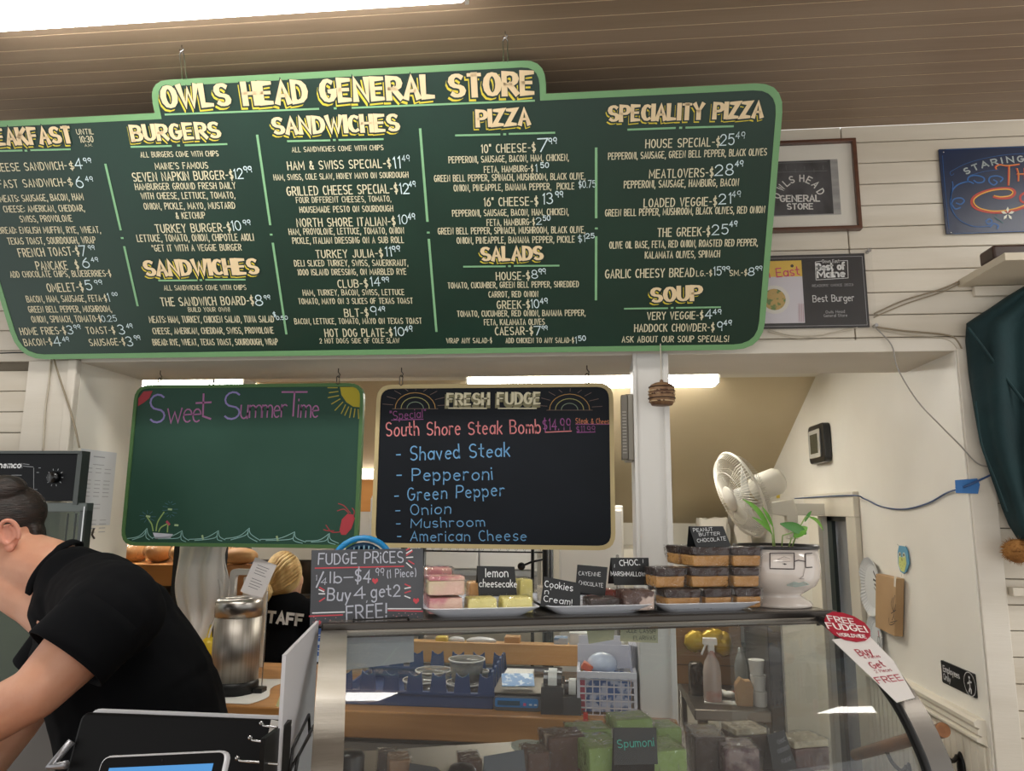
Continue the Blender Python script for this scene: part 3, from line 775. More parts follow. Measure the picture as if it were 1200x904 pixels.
for cx, cy in ((250, 258), (928, 264)):
    for r, cn in ((88, 'b08a52'), (62, 'a9a46a'), (36, '7f8f7a')):
        strokes(cbb, BS, K2, [[(cx+r*math.cos(t*math.pi/12), cy-r*.78*math.sin(t*math.pi/12)) for t in range(13)]], .0022, chalk('sun'+cn, cn), 'chalk_arc')
    strokes(cbb, BS, K2, [[(cx-100, cy+2), (cx+100, cy+2)]]+[[(cx+100*math.cos(t), cy-80*math.sin(t)), (cx+145*math.cos(t), cy-(116 if abs(math.cos(t)) < .5 else 125)*math.sin(t)*.8)] for t in [.15+.35*k for k in range(9)]], .0014, chalk('dim', '7e6a62'), 'chalk_ray')
iron = mat('hook_iron', '4a443c', .5, .6)
for t, zz, pxs in ((cbg, zg, (187, 396)), (cbb, zb, (470, 688))):
    for px in pxs:
        x = on(1, YB-.006, px, 448).x; zc = ZS-.006
        mb = MB(); mb.tube([(x, YB-.006, zc+.004), (x, YB-.006, zc-.012), (x+.006, YB-.006, zc-.02), (x+.003, YB-.006, zc-.03), (x-.004, YB-.006, zc-.026)], .0018, 6)
        obj('hook', mb, iron, t, smooth=True)
        mb = MB(); link_(mb, (x, YB-.006, zc-.024), (x, YB-.006, zz-.004), .0055, .0016); obj('chain_link', mb, iron, t, smooth=True)

# ================================================================ DISPLAY CASE
ZT = 1.4
CL = on(2, ZT, 385, 731); CR = on(2, ZT, 975, 716)
sd = (CR-CL).normalized(); W_ = (CR-CL).length; bd = Vector((-sd.y, sd.x, 0)); DEP = .42
def cp(s, b, z): return CL+sd*s+bd*b+Vector((0, 0, z-ZT))
def FS(b): return Surf(cp(0, b, 0), sd, (0, 0, 1))   # vertical plane b behind the front edge; v = height
CRot = Matrix((sd, bd, Vector((0, 0, 1)))).transposed()
def cbox(mb, s0, s1, b0, b1, z0, z1): return mb.box(cp((s0+s1)/2, (b0+b1)/2, (z0+z1)/2), (s1-s0, b1-b0, z1-z0), CRot)
steel = mat('brushed_steel', '8f8a82', .4, 1, col2='7d776e', scale=4, stretch=(1, 1, 12), bump=.05, bscale=60)
dsteel = mat('dark_steel_trim', '4b4743', .3, .9, bump=.08, bscale=60)
glass = thin_glass('case_glass', 'f4f8f8', 1.0, .0, milk=.03, base=.07)
case = thing('display_case', 'curved glass pastry display case with steel frame in the foreground, trays of fudge on top', 'display case', cp(W_/2, DEP/2, 0))
# curved profile of the right end, read on the end plane
ES = Surf(cp(W_, 0, 0), -bd, (0, 0, 1))
prof = [ES.uv(*q) for q in [(985, 728), (1012, 752), (1040, 782), (1058, 806), (1075, 831), (1092, 864), (1108, 903)]]
prof = [(0.0, ZT-.02)]+prof
prof = [(max(0, n_), z) for n_, z in prof]
print('profile', [(round(a_, 3), round(b_, 3)) for a_, b_ in prof])
ln_, lz_ = prof[-1]
prof += [(ln_+.008, lz_-.06), (ln_+.01, lz_-.12)]
prof = arcpts(prof, 6)
def strip(mb, s0, s1, off=0, thick=0):
    n = len(prof)
    vs = [cp(s, -(n_+off), z) for s in (s0, s1) for n_, z in prof]
    mb.add(vs, [(i, i+1, n+i+1, n+i) for i in range(n-1)]); return mb
obj('curved_glass', strip(MB(), .02, W_-.02), glass, case, smooth=True)
for s0 in (-.012, W_-.036):
    obj('frame_rail', strip(MB(), s0, s0+.044, .004), steel if s0 < .1 else mat('right_rail_steel', '6d6862', .35, .9, bump=.05, bscale=50), case, solid=.012)
obj('rubber_seal', strip(MB(), W_-.042, W_-.036, .004), wire_b, case, smooth=True, solid=.016)
tb = MB(); cbox(tb, -.012, W_+.012, 0, .012, ZT-.026, ZT); obj('top_rail', tb, dsteel, case, bev=.003)
tb = MB(); cbox(tb, -.012, W_+.012, -.006, .0, ZT-.022, ZT-.012); obj('top_lip', tb, steel, case, bev=.002)
tb = MB(); cbox(tb, 0, W_, .012, DEP, ZT-.008, ZT); obj('top_panel', tb, mat('top_glass_grey', '77716a', .25, .5), case)
tb = MB(); cbox(tb, 0, W_, DEP-.012, DEP, ZT-.02, ZT); obj('rear_rail', tb, dsteel, case, bev=.002)
# end panels of glass
for s0 in (.003, W_-.003):
    n = len(prof); mb = MB(); zb_ = prof[-1][1]
    pts = [cp(s0, -n_, z) for n_, z in prof]+[cp(s0, DEP, zb_), cp(s0, DEP, ZT-.02)]
    mb.add(pts, [tuple(range(len(pts)))]); obj('end_glass', mb, glass, case)
zb_ = prof[-1][1]
tb = MB(); cbox(tb, -.012, W_+.012, -ln_-.014, DEP, .1, zb_); obj('body', tb, steel, case, bev=.004)
tb = MB(); cbox(tb, .02, W_-.02, -ln_+.02, DEP, 0, .1); obj('plinth', tb, wire_b, case)
tb = MB(); cbox(tb, .03, W_-.03, -ln_+.06, .30, 1.045, 1.053); obj('shelf', tb, thin_glass('shelf_glass', 'e6f0ee', 1), case)
for s0 in (.03, W_-.036):
    tb = MB(); cbox(tb, s0, s0+.006, -ln_+.06, .30, 1.02, 1.045); obj('shelf_bracket', tb, dsteel, case)

# ---------------------------------------------------------------- trays
tray_m = mat('white_melamine', 'd9dde6', .25, coat=.3)
FB = .02
def sz(px, py, b=FB): return FS(b).uv(px, py)
def tray(x0, x1, ypx, label):
    s0 = sz(x0, ypx)[0]; s1 = sz(x1, ypx)[0]; z0 = ZT; b1 = .24
    t = thing('serving_tray', label, 'tray', cp((s0+s1)/2, .13, z0), 'white serving trays on the display case')
    O = cp(0, 0, ZT); S2 = Surf(O, sd, bd)
    lo = rect(s0+.03, FB+.015, s1-.03, b1-.015, .02); up = rect(s0, FB-.012, s1, b1, .025); n = len(lo)
    inn = rect(s0+.006, FB-.006, s1-.006, b1-.006, .022); li = rect(s0+.033, FB+.018, s1-.033, b1-.018, .018)
    vs = [S2.p(*q, .0) for q in lo]+[S2.p(*q, .018) for q in up]+[S2.p(*q, .019) for q in inn]+[S2.p(*q, .005) for q in li]
    fs = [tuple(range(n))[::-1], tuple(range(3*n, 4*n))]
    for k in range(3): fs += [(k*n+i, k*n+(i+1) % n, (k+1)*n+(i+1) % n, (k+1)*n+i) for i in range(n)]
    mb = MB().add(vs, fs); obj('tray_body', mb, tray_m, t, smooth=False)
    return t
tray(497, 634, 722, 'white serving tray holding strawberry and lemon fudge')
tray(640, 766, 720, 'white serving tray holding cayenne and marshmallow chocolate fudge, in the middle')
tray(770, 893, 716, 'white serving tray holding the peanut butter chocolate fudge')
# ---------------------------------------------------------------- wrapped fudge
wrap = thin_glass('cling_film', 'ffffff', .8, .07, bump=1.0, bscale=30, base=.045)
def fm(n_, c, c2, **k): return mat('fudge_'+n_, c, .55, col2=c2, scale=k.get('scale', 30), fac=k.get('fac', (.45, .6)), bump=.3, bscale=60)
F_tan = fm('peanut', 'b98a4e', 'a97a40', scale=12); F_cho = fm('chocolate', '2a1812', '331e17', scale=10)
F_yel = fm('lemon', 'd9cc7c', 'e4d98f', scale=8); F_pink = fm('strawberry', 'c87e84', 'dcb8a4', scale=22, fac=(.42, .55)); F_cream = fm('vanilla', 'd8c9a3', 'dfb9a8', scale=10)
F_dark = fm('dark', '40302a', '2e211d', scale=14); F_marsh = fm('marsh', '4e352c', 'c3ada0', scale=26, fac=(.52, .58)); F_grn = fm('green', '8fa860', 'a3b673', scale=14)
F_red = fm('red', '8f3a36', 'a8574a', scale=20); F_cook = fm('cookie', 'c9c0b2', '5a4a42', scale=34, fac=(.5, .56)); F_brn = fm('brown', '54382c', 'b49c8c', scale=16, fac=(.55, .62))
def wobble(mb, amt, rnd):
    mb.v = [(x+rnd.uniform(-amt, amt), y+rnd.uniform(-amt, amt), z+rnd.uniform(-amt, amt)) for x, y, z in mb.v]; return mb
def gridbox(hx, hy, z0, z1, n=3):
    bm = bmesh.new(); bmesh.ops.create_cube(bm, size=1)
    bmesh.ops.subdivide_edges(bm, edges=bm.edges[:], cuts=n, use_grid_fill=True)
    mb = MB(); mb.v = [(v.co.x*2*hx, v.co.y*2*hy, z0+(v.co.z+.5)*(z1-z0)) for v in bm.verts]; mb.f = [tuple(v.index for v in f.verts) for f in bm.faces]; bm.free(); return mb
fudge_n = [0]
def fudge(label, s, b, z, wx, wy, hz, layers, group=None, rot=0, wrapk=1.0, flare=.0):
    """layers: list of (part name, material, fraction of the height)"""
    fudge_n[0] += 1; rnd = random.Random(fudge_n[0]); t = thing('fudge_piece', label, 'fudge', (0, 0, 0), group)
    z0 = 0
    for nm, m_, fr in layers:
        mb = gridbox(wx/2-.001, wy/2-.001, z0+.0005, z0+hz*fr, 2)
        mb.v = [(x*(1+flare*(zz/hz-.5)), y*(1+flare*(zz/hz-.5)), zz) for x, y, zz in mb.v]
        wobble(mb, .0006, rnd); obj(nm, mb, m_, t, smooth=False, bev=.003, seg=2); z0 += hz*fr
    mb = gridbox(wx/2+.0018, wy/2+.0018, -.0001, hz+.0015, 4)
    mb.v = [(x*(1+flare*1.1*(zz/hz-.5)), y*(1+flare*1.1*(zz/hz-.5)), max(zz, 0)) for x, y, zz in mb.v]
    wobble(mb, .0012, rnd); mb.v = [(x, y, max(zz, .0001)) for x, y, zz in mb.v]
    obj('plastic_wrap', mb, wrap, t, smooth=True)
    t.location = cp(s, b, z); t.rotation_euler = (0, 0, math.atan2(sd.y, sd.x)+rot)
    return t
TZ = ZT+.0055
pb = [('peanut_butter_layer', F_tan, .58), ('chocolate_layer', F_cho, .42)]
def front(px0, px1, b): return ((sz(px0, 700, b)[0]+sz(px1, 700, b)[0])/2, sz(px1, 700, b)[0]-sz(px0, 700, b)[0])
rows = [  # x0,x1,level,b,label
 (774, 814, 0, .055, 'peanut butter chocolate fudge, bottom row, left piece'), (818, 850, 0, .055, 'peanut butter chocolate fudge, bottom row, middle piece'), (854, 884, 0, .055, 'peanut butter chocolate fudge, bottom row, right piece'),
 (762, 797, 1, .07, 'peanut butter chocolate fudge, middle row, left piece beside the marshmallow sign'), (803, 848, 1, .065, 'peanut butter chocolate fudge, middle row, centre piece'), (852, 883, 1, .06, 'peanut butter chocolate fudge, middle row, right piece'),
 (805, 850, 2, .07, 'peanut butter chocolate fudge, top row, under the peanut butter sign'), (852, 886, 2, .065, 'peanut butter chocolate fudge, top row, right piece beside the planter'), (788, 815, 2, .13, 'peanut butter chocolate fudge, top row, furthest left and behind'),
 (765, 800, 0, .135, 'peanut butter chocolate fudge, bottom row, half hidden behind the left piece')]
HP = .0385
for x0, x1, lv, b, lb in rows:
    s, wd = front(x0, x1, b); fudge(lb, s, b, TZ+lv*(HP+.0022), wd*.97, .06, HP, pb, 'peanut butter chocolate fudge', flare=.1)
for x0, x1, lv, b, m_, lb in [(500, 541, 0, .06, F_pink, 'pink strawberry fudge, lower block of the front pair'), (499, 543, 1, .06, F_cream, 'cream strawberry fudge with pink edge, upper block of the front pair'), (497, 528, 1.45, .135, F_pink, 'pink topped strawberry fudge block standing behind the front pair')]:
    s, wd = front(x0, x1, b); lay = [('fudge_block', m_, 1)] if lv != 1 else [('fudge_block', F_cream, .8), ('pink_layer', F_pink, .2)]
    fudge(lb, s, b, TZ+(lv if lv != 1.45 else 0)*(.034), wd*.97, .055, .03 if lv == 0 else (.034 if lv == 1 else .078), lay, 'strawberry fudge')
s, wd = front(499, 543, .06)
for x0, x1, b, z, hz, lb in [(545, 581, .055, 0, .028, 'yellow lemon fudge, front left piece'), (585, 622, .055, 0, .028, 'yellow lemon fudge, front right piece'), (605, 622, .12, 0, .055, 'tall yellow lemon fudge standing behind the lemon sign'), (547, 575, .13, 0, .05, 'orange cream fudge behind the lemon sign, left')]:
    s, wd = front(x0, x1, b); fudge(lb, s, b, TZ+z, wd*.96, .05, hz, [('fudge_block', F_yel if 'yellow' in lb else fm('orange', 'd6a368', 'e0d0b0'), 1)], 'lemon fudge' if 'yellow' in lb else None, flare=-.08)
for x0, x1, b, hz, m_, lb in [(686, 722, .055, .024, F_dark, 'dark cayenne chocolate fudge in front of the cayenne sign'), (725, 762, .05, .038, F_marsh, 'marbled chocolate marshmallow fudge in front of the marshmallow sign'), (690, 720, .14, .03, F_red, 'red wrapped fudge behind the cayenne sign'), (632, 652, .15, .036, F_cook, 'cookies and cream fudge behind its sign')]:
    s, wd = front(x0, x1, b); fudge(lb, s, b, TZ, wd*.97, .055, hz, [('fudge_block', m_, 1)])
# ---------------------------------------------------------------- little tent signs
slate = mat('black_card', '17191b', .45, bump=.04, bscale=80); chalkw = mat('white_marker', 'e4e6e8', .6)
def tent(label, quad, b, texts, wtext=.12, mt_txt=None, group=None, lean=.22, spread=.03, mat_=None, zbase=None):
    """quad: top-left, top-right, bottom-right, bottom-left in the photograph; bottom edge stands b behind the front edge"""
    S0 = FS(b); bl = S0.uv(*quad[3]); br = S0.uv(*quad[2])
    tilt = Vector((0, 0, 1))+bd*lean; ex = (S0.p(*br)-S0.p(*bl)).normalized(); S_ = Surf(S0.p(*bl), ex, tilt-ex*tilt.dot(ex))
    q = [S_.uv(*p) for p in quad]; t = thing('price_sign', label, 'sign', S0.p((bl[0]+br[0])/2, min(bl[1], br[1])), group)
    a = sum(q[i][0]*q[(i+1) % 4][1]-q[(i+1) % 4][0]*q[i][1] for i in range(4)); q2 = q if a > 0 else q[::-1]
    obj('front_card', MB().prism(q2, S_, -.0015, 0), mat_ or slate, t)
    # rear leaf, back down to the surface
    tl, tr = S_.p(*q[0], -.002), S_.p(*q[1], -.002); zb = min(bl[1], br[1]) if zbase is None else zbase
    r1 = Vector((tl.x, tl.y, zb))+bd*spread+(sd*.004); r2 = Vector((tr.x, tr.y, zb))+bd*spread+sd*.004
    mb = MB().add([tl, tr, r2, r1], [(0, 1, 2, 3)]); obj('rear_card', mb, mat_ or slate, t, solid=.0015)
    for s_, x0, y0, x1, y1, hh in texts: mb = MB(); ptext(mb, S_, s_, x0, y0, x1, y1, hh, w=wtext, jit=.06, h=.0008); obj('lettering', mb, mt_txt or chalkw, t)
    return t
A6 = lambda x, y: (480+x/4.286, 630+y/4.286)
def tx(K, rows, sc): return [(s, *K(x0, y0), *K(x1, y1), hh/sc) for s, x0, y0, x1, y1, hh in rows]
tent('small black tent sign reading lemon cheesecake', [(559, 663.5), (603, 664.5), (606, 699.5), (561, 699)], .085, tx(A6, [('lemon', 382, 180, 494, 180, 38), ('cheesecake', 350, 232, 538, 234, 34)], 4.286))
A7 = lambda x, y: (580+x/5.455, 630+y/5.455)
tent("small black tent sign reading Cookies n' Cream!", [(638, 676), (680, 684), (680, 713), (633, 711)], .03, tx(A7, [('Cookies', 318, 295, 495, 325, 40), ("n'", 318, 345, 355, 345, 34), ('Cream!', 312, 390, 490, 415, 38)], 5.455))
tent('small black tent sign reading cayenne chocolate', [(677, 662), (712, 665), (709, 700), (675, 693)], .09, tx(A7, [('CAYENNE', 535, 230, 675, 238, 24), ('CHOCOLATE', 537, 290, 690, 308, 24)], 5.455), .1)
tent('small black tent sign reading choc. marshmallow', [(716, 654), (760, 654), (762, 686), (720, 686)], .10, tx(A7, [('CHOC.', 798, 165, 925, 160, 34), ('MARSHMALLOW!', 742, 233, 965, 236, 26), ('/', 945, 155, 955, 148, 16), ('/', 762, 185, 772, 178, 14)], 5.455), .15)
A8 = lambda x, y: (740+x/7.5, 610+y/7.5)
tent('black tent sign reading peanut butter chocolate on top of the stacked fudge', [(807.5, 617), (847.5, 617), (858, 644), (817, 645)], .045, tx(A8, [('PEANUT', 545, 88, 715, 78, 30), ('BUTTER', 595, 125, 778, 118, 26), ('CHOCOLATE', 580, 180, 830, 160, 30)], 7.5), .11, spread=.02)
# FUDGE PRICES slate on its wire easel
PS0 = FS(.035); bl = PS0.uv(363, 734); br = PS0.uv(496, 733)
tl_ = Vector((0, 0, 1))+bd*.12
PS = Surf(PS0.p(*bl), sd, tl_)
ps = thing('price_board', 'slate board reading FUDGE PRICES at the left end of the display case', 'sign', PS.p(.1, 0))
q = [PS.uv(*p) for p in [(363, 735), (496, 731), (496, 643), (365, 645)]]
obj('slate', MB().prism(q, PS, -.006, 0), mat('slate_grey', '4b4d52', .55, col2='3f4146', scale=8, bump=.15, bscale=60), ps, bev=.001)
A9 = lambda x, y: (350+x/4, 600+y/4)
put(ps, PS, A9, [('FUDGE PRiCES', 92, 490, 222, 212, 50), ('1', 80, 84, 310, 310, 24), ('/', 84, 108, 318, 318, 60), ('4', 104, 130, 325, 325, 32), ('lb', 148, 200, 308, 308, 50), ('-', 212, 255, 308, 306, 40), ('$4', 262, 335, 300, 305, 58), ('99', 360, 398, 282, 282, 34), ('(1 Piece)', 415, 550, 292, 285, 36),
                 ('Buy', 135, 240, 385, 390, 58), ('4', 262, 312, 382, 378, 56), (',', 318, 324, 405, 405, 30), ('get2', 340, 475, 375, 368, 54), ('FREE!', 225, 410, 475, 462, 62)], mat('chalk_white', 'e6e6ea', .7), 'lettering', w=.12)
redc = chalk('signred', 'c94f58')
strokes(ps, PS, A9, [[(78, 265), (492, 256)], [(50, 490), (205, 484)], [(420, 463), (580, 467)], [(505, 180), (520, 172)], [(505, 205), (532, 185)], [(515, 230), (540, 245)], [(498, 340), (522, 350)], [(498, 380), (524, 372)], [(98, 355), (120, 368)], [(98, 420), (122, 405)]], .0022, redc, 'chalk_line')
strokes(ps, PS, A9, [[(65, 475), (215, 470)], [(418, 455), (572, 455)], [(505, 195), (530, 180)], [(505, 215), (535, 213)], [(505, 240), (530, 262)], [(497, 360), (524, 355)], [(497, 395), (522, 405)], [(95, 385), (122, 385)], [(95, 365), (118, 375)]], .002, chalkw, 'chalk_line')
for hx_, hy_ in ((358, 325), (550, 418), (90, 522)):
    mb = MB(); r = 15
    pfill(mb, PS, [A9(hx_+dx*r, hy_+dy*r) for dx, dy in [(0, 1), (-.9, .1), (-.95, -.5), (-.5, -.9), (0, -.45), (.5, -.9), (.95, -.5), (.9, .1)]], h=.0014); obj('painted_heart', mb, redc, ps)
mb = MB()
for k in range(22):
    x_ = random.uniform(60, 210) if k % 2 else random.uniform(425, 575); y_ = 500+random.uniform(-8, 22) if k % 2 else 478+random.uniform(-4, 22)
    a = PS.uv(*A9(x_, y_)); ribbon(mb, PS, [a, (a[0]+.001, a[1])], .0012, .001)
obj('painted_dots', mb, chalk('dots', 'b98a90'), ps, kind='stuff')
e = [FS(.008).uv(*p) for p in [(414, 737), (414, 727), (478, 724), (479, 734)]]; S0 = FS(.008)
ep = [S0.p(*p) for p in e]
mb = MB(); mb.tube([cp(e[0][0], .008, ZT+.002), ep[1], ep[2], cp(e[3][0], .008, ZT+.002)], .0017, 6)
mb.tube([cp(e[0][0], .008, ZT+.002), cp(e[0][0], .12, ZT+.002), cp(e[0][0]+.02, .08, ZT+.09)], .0017, 6).tube([cp(e[3][0], .008, ZT+.002), cp(e[3][0], .12, ZT+.002), cp(e[3][0]-.02, .08, ZT+.09)], .0017, 6)
tagm = obj('wire_easel', mb, wire_b, smooth=True, label='black wire easel holding the fudge prices slate', cat='stand')
# blue plastic basket behind the slate
bl1 = mat('blue_plastic', '1d86c2', .3, coat=.2); bl2 = mat('navy_plastic', '12405e', .4)
bY = .30; SB = FS(bY); a = SB.uv(388, 645); b_ = SB.uv(462, 645); tp = SB.uv(425, 629); cx = (a[0]+b_[0])/2; rx = (b_[0]-a[0])/2; zt_ = tp[1]
bk = thing('basket', 'blue plastic basket with arched rim behind the fudge prices slate', 'basket', cp(cx, bY, ZT))
def archp(rx_, rz_, zc_, b__, n=16, a0=0, a1=180): return [cp(cx+rx_*math.cos(math.radians(a0+(a1-a0)*k/n)), b__, zc_+rz_*math.sin(math.radians(a0+(a1-a0)*k/n))) for k in range(n+1)]
zc0 = zt_-.075
obj('handle', MB().tube([cp(cx+rx, bY, ZT+.01)]+archp(rx, .072, zc0, bY)+[cp(cx-rx, bY, ZT+.01)], .0065, 8), bl1, bk, smooth=True)
obj('body', MB().tube(archp(rx-.014, .056, zc0, bY+.01), .005, 6).grid(lambda u, v: cp(cx+(rx-.012)*math.cos(math.pi*u)*(1-.1*v), bY+.01+.06*math.sin(math.pi*v), ZT+.005+(zc0+.05*math.sin(math.pi*u)-ZT)*1.0*(1-v*.2)), 12, 6), bl2, bk, smooth=True, solid=.003)
for k in range(9):
    x_ = cx-rx*.62+k*rx*.155; h_ = math.sqrt(max(0, 1-((x_-cx)/(rx-.012))**2))*.056
    obj('rib', MB().tube([cp(x_-.002, bY-.004, ZT+.01), cp(x_+.002, bY-.004, zc0+h_)], .0016, 5), mat('pale_blue_plastic', '8fb9cc', .4), bk)

# ---------------------------------------------------------------- head planter
PB_ = .1; S0 = FS(PB_); c0 = S0.uv(913, 714); cz = ZT
top = S0.uv(913, 642)[1]; wtop = (S0.uv(953, 660)[0]-S0.uv(866, 660)[0])/2; c0s = S0.uv(911, 690)[0]
H = top-ZT
cer = mat('cream_ceramic', 'd3c9c0', .15, coat=.6, col2='cbc1b8', scale=6)
pl = thing('head_planter', 'cream ceramic face planter with drawn glasses and green leaves on the display case', 'planter', cp(c0s, PB_, ZT))
pp = [(.0, 0), (.052, 0), (.056, .004), (.052, .014), (.040, .026), (.036, .032), (.046, .042), (.062, .06), (.070, .085), (.0715, .11), (.0705, .125), (.069, H), (.065, H), (.064, .13), (.04, .12), (0, .12)]
pp = [(r*wtop/.0715, z*H/.165) if z != H else (r*wtop/.0715, H) for r, z in pp]
pot = obj('pot', MB().lathe(pp, cp(c0s, PB_, ZT), 36), cer, pl, smooth=True)
# face drawn on the pot
PC = cp(c0s, PB_, ZT); toc = Vector((CAM[0]-PC.x, CAM[1]-PC.y, 0)).normalized(); tr_ = Vector((-toc.y, toc.x, 0))
def rad_at(z):
    for (r0, z0), (r1, z1) in zip(pp[6:12], pp[7:12]):
        if z0 <= z <= z1: return r0+(r1-r0)*(z-z0)/max(z1-z0, 1e-6)
    return pp[10][0]
def pot_pt(px, py):
    d = Vector(ray(px, py)); C = Vector(CAM); z = .1
    for _ in range(6):
        r = rad_at(z)+.0012; o = Vector((C.x-PC.x, C.y-PC.y)); dd = Vector((d.x, d.y)); A = dd.dot(dd); B = 2*o.dot(dd); Cc = o.dot(o)-r*r; D = B*B-4*A*Cc
        if D < 0: return None
        t = (-B-math.sqrt(D))/2/A; p = C+d*t; z = p.z-ZT
    return p
def pot_line(mb, pts, w=.0012):
    q = []
    for a_, b__ in zip(pts[:-1], pts[1:]):
        for k in range(5):
            p = pot_pt(a_[0]+(b__[0]-a_[0])*k/5, a_[1]+(b__[1]-a_[1])*k/5)
            if p: q.append(p)
    p = pot_pt(*pts[-1])
    if p: q.append(p)
    if len(q) > 1: mb.tube(q, w, 4)
K9 = lambda x, y: (780+x/4.109, 520+y/4.109)
mb = MB()
for poly in [[(502, 528), (620, 528), (620, 605), (502, 603), (502, 528)], [(622, 568), (640, 562), (672, 568)], [(706, 528), (674, 530), (674, 598), (706, 596)], [(566, 580), (582, 582)], [(574, 577), (574, 585)]]:
    pot_line(mb, [K9(*q) for q in poly], .0011)
obj('painted_glasses', mb, mat('pot_ink', '3a3030', .4), pl)
mb = MB()
for poly in [[(535, 570), (600, 568)], [(540, 560), (570, 545), (600, 556)], [(672, 600), (662, 640), (645, 652), (668, 652)]]: pot_line(mb, [K9(*q) for q in poly], .0006)
obj('painted_nose', mb, mat('pot_pencil', '8f8580', .4), pl)
mb = MB(); 
for poly in [[(585, 682), (620, 668), (645, 675), (665, 667), (690, 678)], [(585, 683), (625, 690), (650, 686), (690, 679)], [(600, 680), (670, 677)], [(612, 675), (660, 672)], [(612, 686), (668, 683)]]: pot_line(mb, [K9(*q) for q in poly], .0013)
obj('painted_mouth', mb, mat('pot_mouth', '9aa59c', .4), pl)
zt2 = S0.uv(913, 642)[1]
obj('nursery_pot', MB().lathe([(wtop*.93, H-.012), (wtop*.97, H+.006), (wtop*1.0, H+.0065), (wtop*1.0, H+.0), (wtop*.9, H-.002), (0, H-.004)], cp(c0s, PB_, ZT), 32), mat('black_pot', '1d1c1b', .35), pl, smooth=True)
leafm = mat('leaf_green', '5d9a35', .35, col2='7cb048', scale=20, bump=.05, sss=.1); leafd = mat('leaf_dark', '3f7a34', .35, col2='55903c', scale=15)
def leaf(mb, base, tip, w, sag=.15, n=8, up=Vector((0, 0, 1))):
    base, tip = Vector(base), Vector(tip); d = tip-base; L = d.length; side_ = d.normalized().cross(Vector(ray(900, 640)))
    side_ = side_.normalized(); nn = side_.cross(d.normalized()); vs = []
    for k in range(n+1):
        t = k/n; ww = w*math.sin(math.pi*min(1, t*.94+.03))**.8*(1-.35*t); c = base+d*t+nn*(-sag*L*math.sin(math.pi*t)*.3)+Vector((0, 0, sag*L*.6*math.sin(math.pi*t)))
        vs += [c-side_*ww/2-nn*ww*.12, c, c+side_*ww/2-nn*ww*.12]
    return mb.add(vs, [(3*k+j, 3*k+j+1, 3*k+j+4, 3*k+j+3) for k in range(n) for j in (0, 1)])
def lp(px, py, b=PB_): u, v = FS(b).uv(px, py); return FS(b).p(u, v)
LF = [((905, 627), (870, 585), .013, leafm, .25), ((904, 625), (881, 606), .010, leafm, .15), ((906, 618), (893, 594), .009, leafm, .1), ((945, 626), (914, 614), .026, leafd, .1), ((930, 630), (946, 618), .026, leafm, .1), ((943, 612), (951, 599), .008, leafd, .1), ((948, 606), (965, 622), .009, leafm, .3)]
for (bx, by), (tx_, ty), w_, m_, sg_ in LF:
    obj('leaf', leaf(MB(), lp(bx, by), lp(tx_, ty), w_, sg_), m_, pl, smooth=True)
for pts in [[(906, 640), (905, 627)], [(908, 640), (906, 618)], [(916, 638), (917, 628), (930, 624)], [(924, 638), (928, 630)], [(928, 638), (936, 620), (944, 606), (950, 606)]]:
    obj('stem', MB().tube([lp(*p)+Vector((0, 0, -.006 if i == 0 else 0)) for i, p in enumerate(pts)], .0016, 5), mat('stem_green', '86a05a', .5), pl, smooth=True)

# ---------------------------------------------------------------- inside the case
def czfront(px, py, b): u, v = FS(b).uv(px, py); return u, v
SHZ = 1.053
def fin(label, x0, x1, ytop, b, dep, layers, rot=0, group=None, z=SHZ):
    s0, zt_ = czfront(x0, ytop, b); s1, _ = czfront(x1, ytop, b)
    return fudge(label, (s0+s1)/2, b+dep/2, z, s1-s0, dep, max(.02, zt_-z), layers, group, rot)
fin('brown marbled fudge block left of the spumoni fudge in the case', 642, 688, 866, .10, .07, [('fudge_block', F_brn, 1)])
fin('green spumoni fudge block, front left of its sign', 690, 730, 878, .03, .09, [('red_layer', F_red, .45), ('green_layer', F_grn, .55)], group='spumoni fudge in the case')
fin('green spumoni fudge block, front right of its sign', 764, 806, 882, .03, .09, [('red_layer', F_red, .45), ('green_layer', F_grn, .55)], group='spumoni fudge in the case')
fin('green spumoni fudge block behind the left one', 672, 718, 858, .15, .07, [('red_layer', F_red, .5), ('green_layer', F_grn, .5)], group='spumoni fudge in the case')
fin('green spumoni fudge block highest behind the sign', 722, 766, 845, .16, .07, [('red_layer', F_red, .5), ('green_layer', F_grn, .5)], group='spumoni fudge in the case')
fin('green spumoni fudge block behind the right one', 770, 800, 855, .15, .07, [('red_layer', F_red, .5), ('green_layer', F_grn, .5)], group='spumoni fudge in the case')
fin('dark wrapped fudge in shiny film, left of the pair right of spumoni', 822, 856, 866, .10, .1, [('fudge_block', F_dark, 1)], rot=-.25)
fin('purplish wrapped fudge in shiny film, front one of the pair', 856, 894, 880, .04, .08, [('fudge_block', fm('plum', '5d4448', '8f7c78'), 1)], rot=-.25)
fin('dark fudge with crumbly beige top, back row of the case', 862, 900, 856, .2, .07, [('fudge_block', F_dark, .8), ('crumb_layer', fm('crumb', 'b3a68c', '8c8069'), .2)])
fin('dark fudge with beige crumb top at the right end of the case', 930, 972, 870, .12, .07, [('fudge_block', fm('burg', '4e2f2c', '40241f'), .75), ('crumb_layer', fm('crumb', 'b3a68c', '8c8069'), .25)])
fin('small brown fudge in glossy film, left half of the case', 455, 482, 893, .05, .06, [('fudge_block', fm('toffee', '8f6c4e', '7d5b40'), 1)])
fin('crumpled dark fudge wrap standing in the left of the case', 443, 466, 883, .1, .03, [('fudge_block', F_dark, 1)])
fin('small brown nutty fudge beside the dark card in the case', 541, 566, 893, .08, .06, [('fudge_block', F_brn, 1)])
fin('pale brown fudge under the tape roll in the case', 618, 645, 884, .06, .06, [('fudge_block', F_brn, 1)])
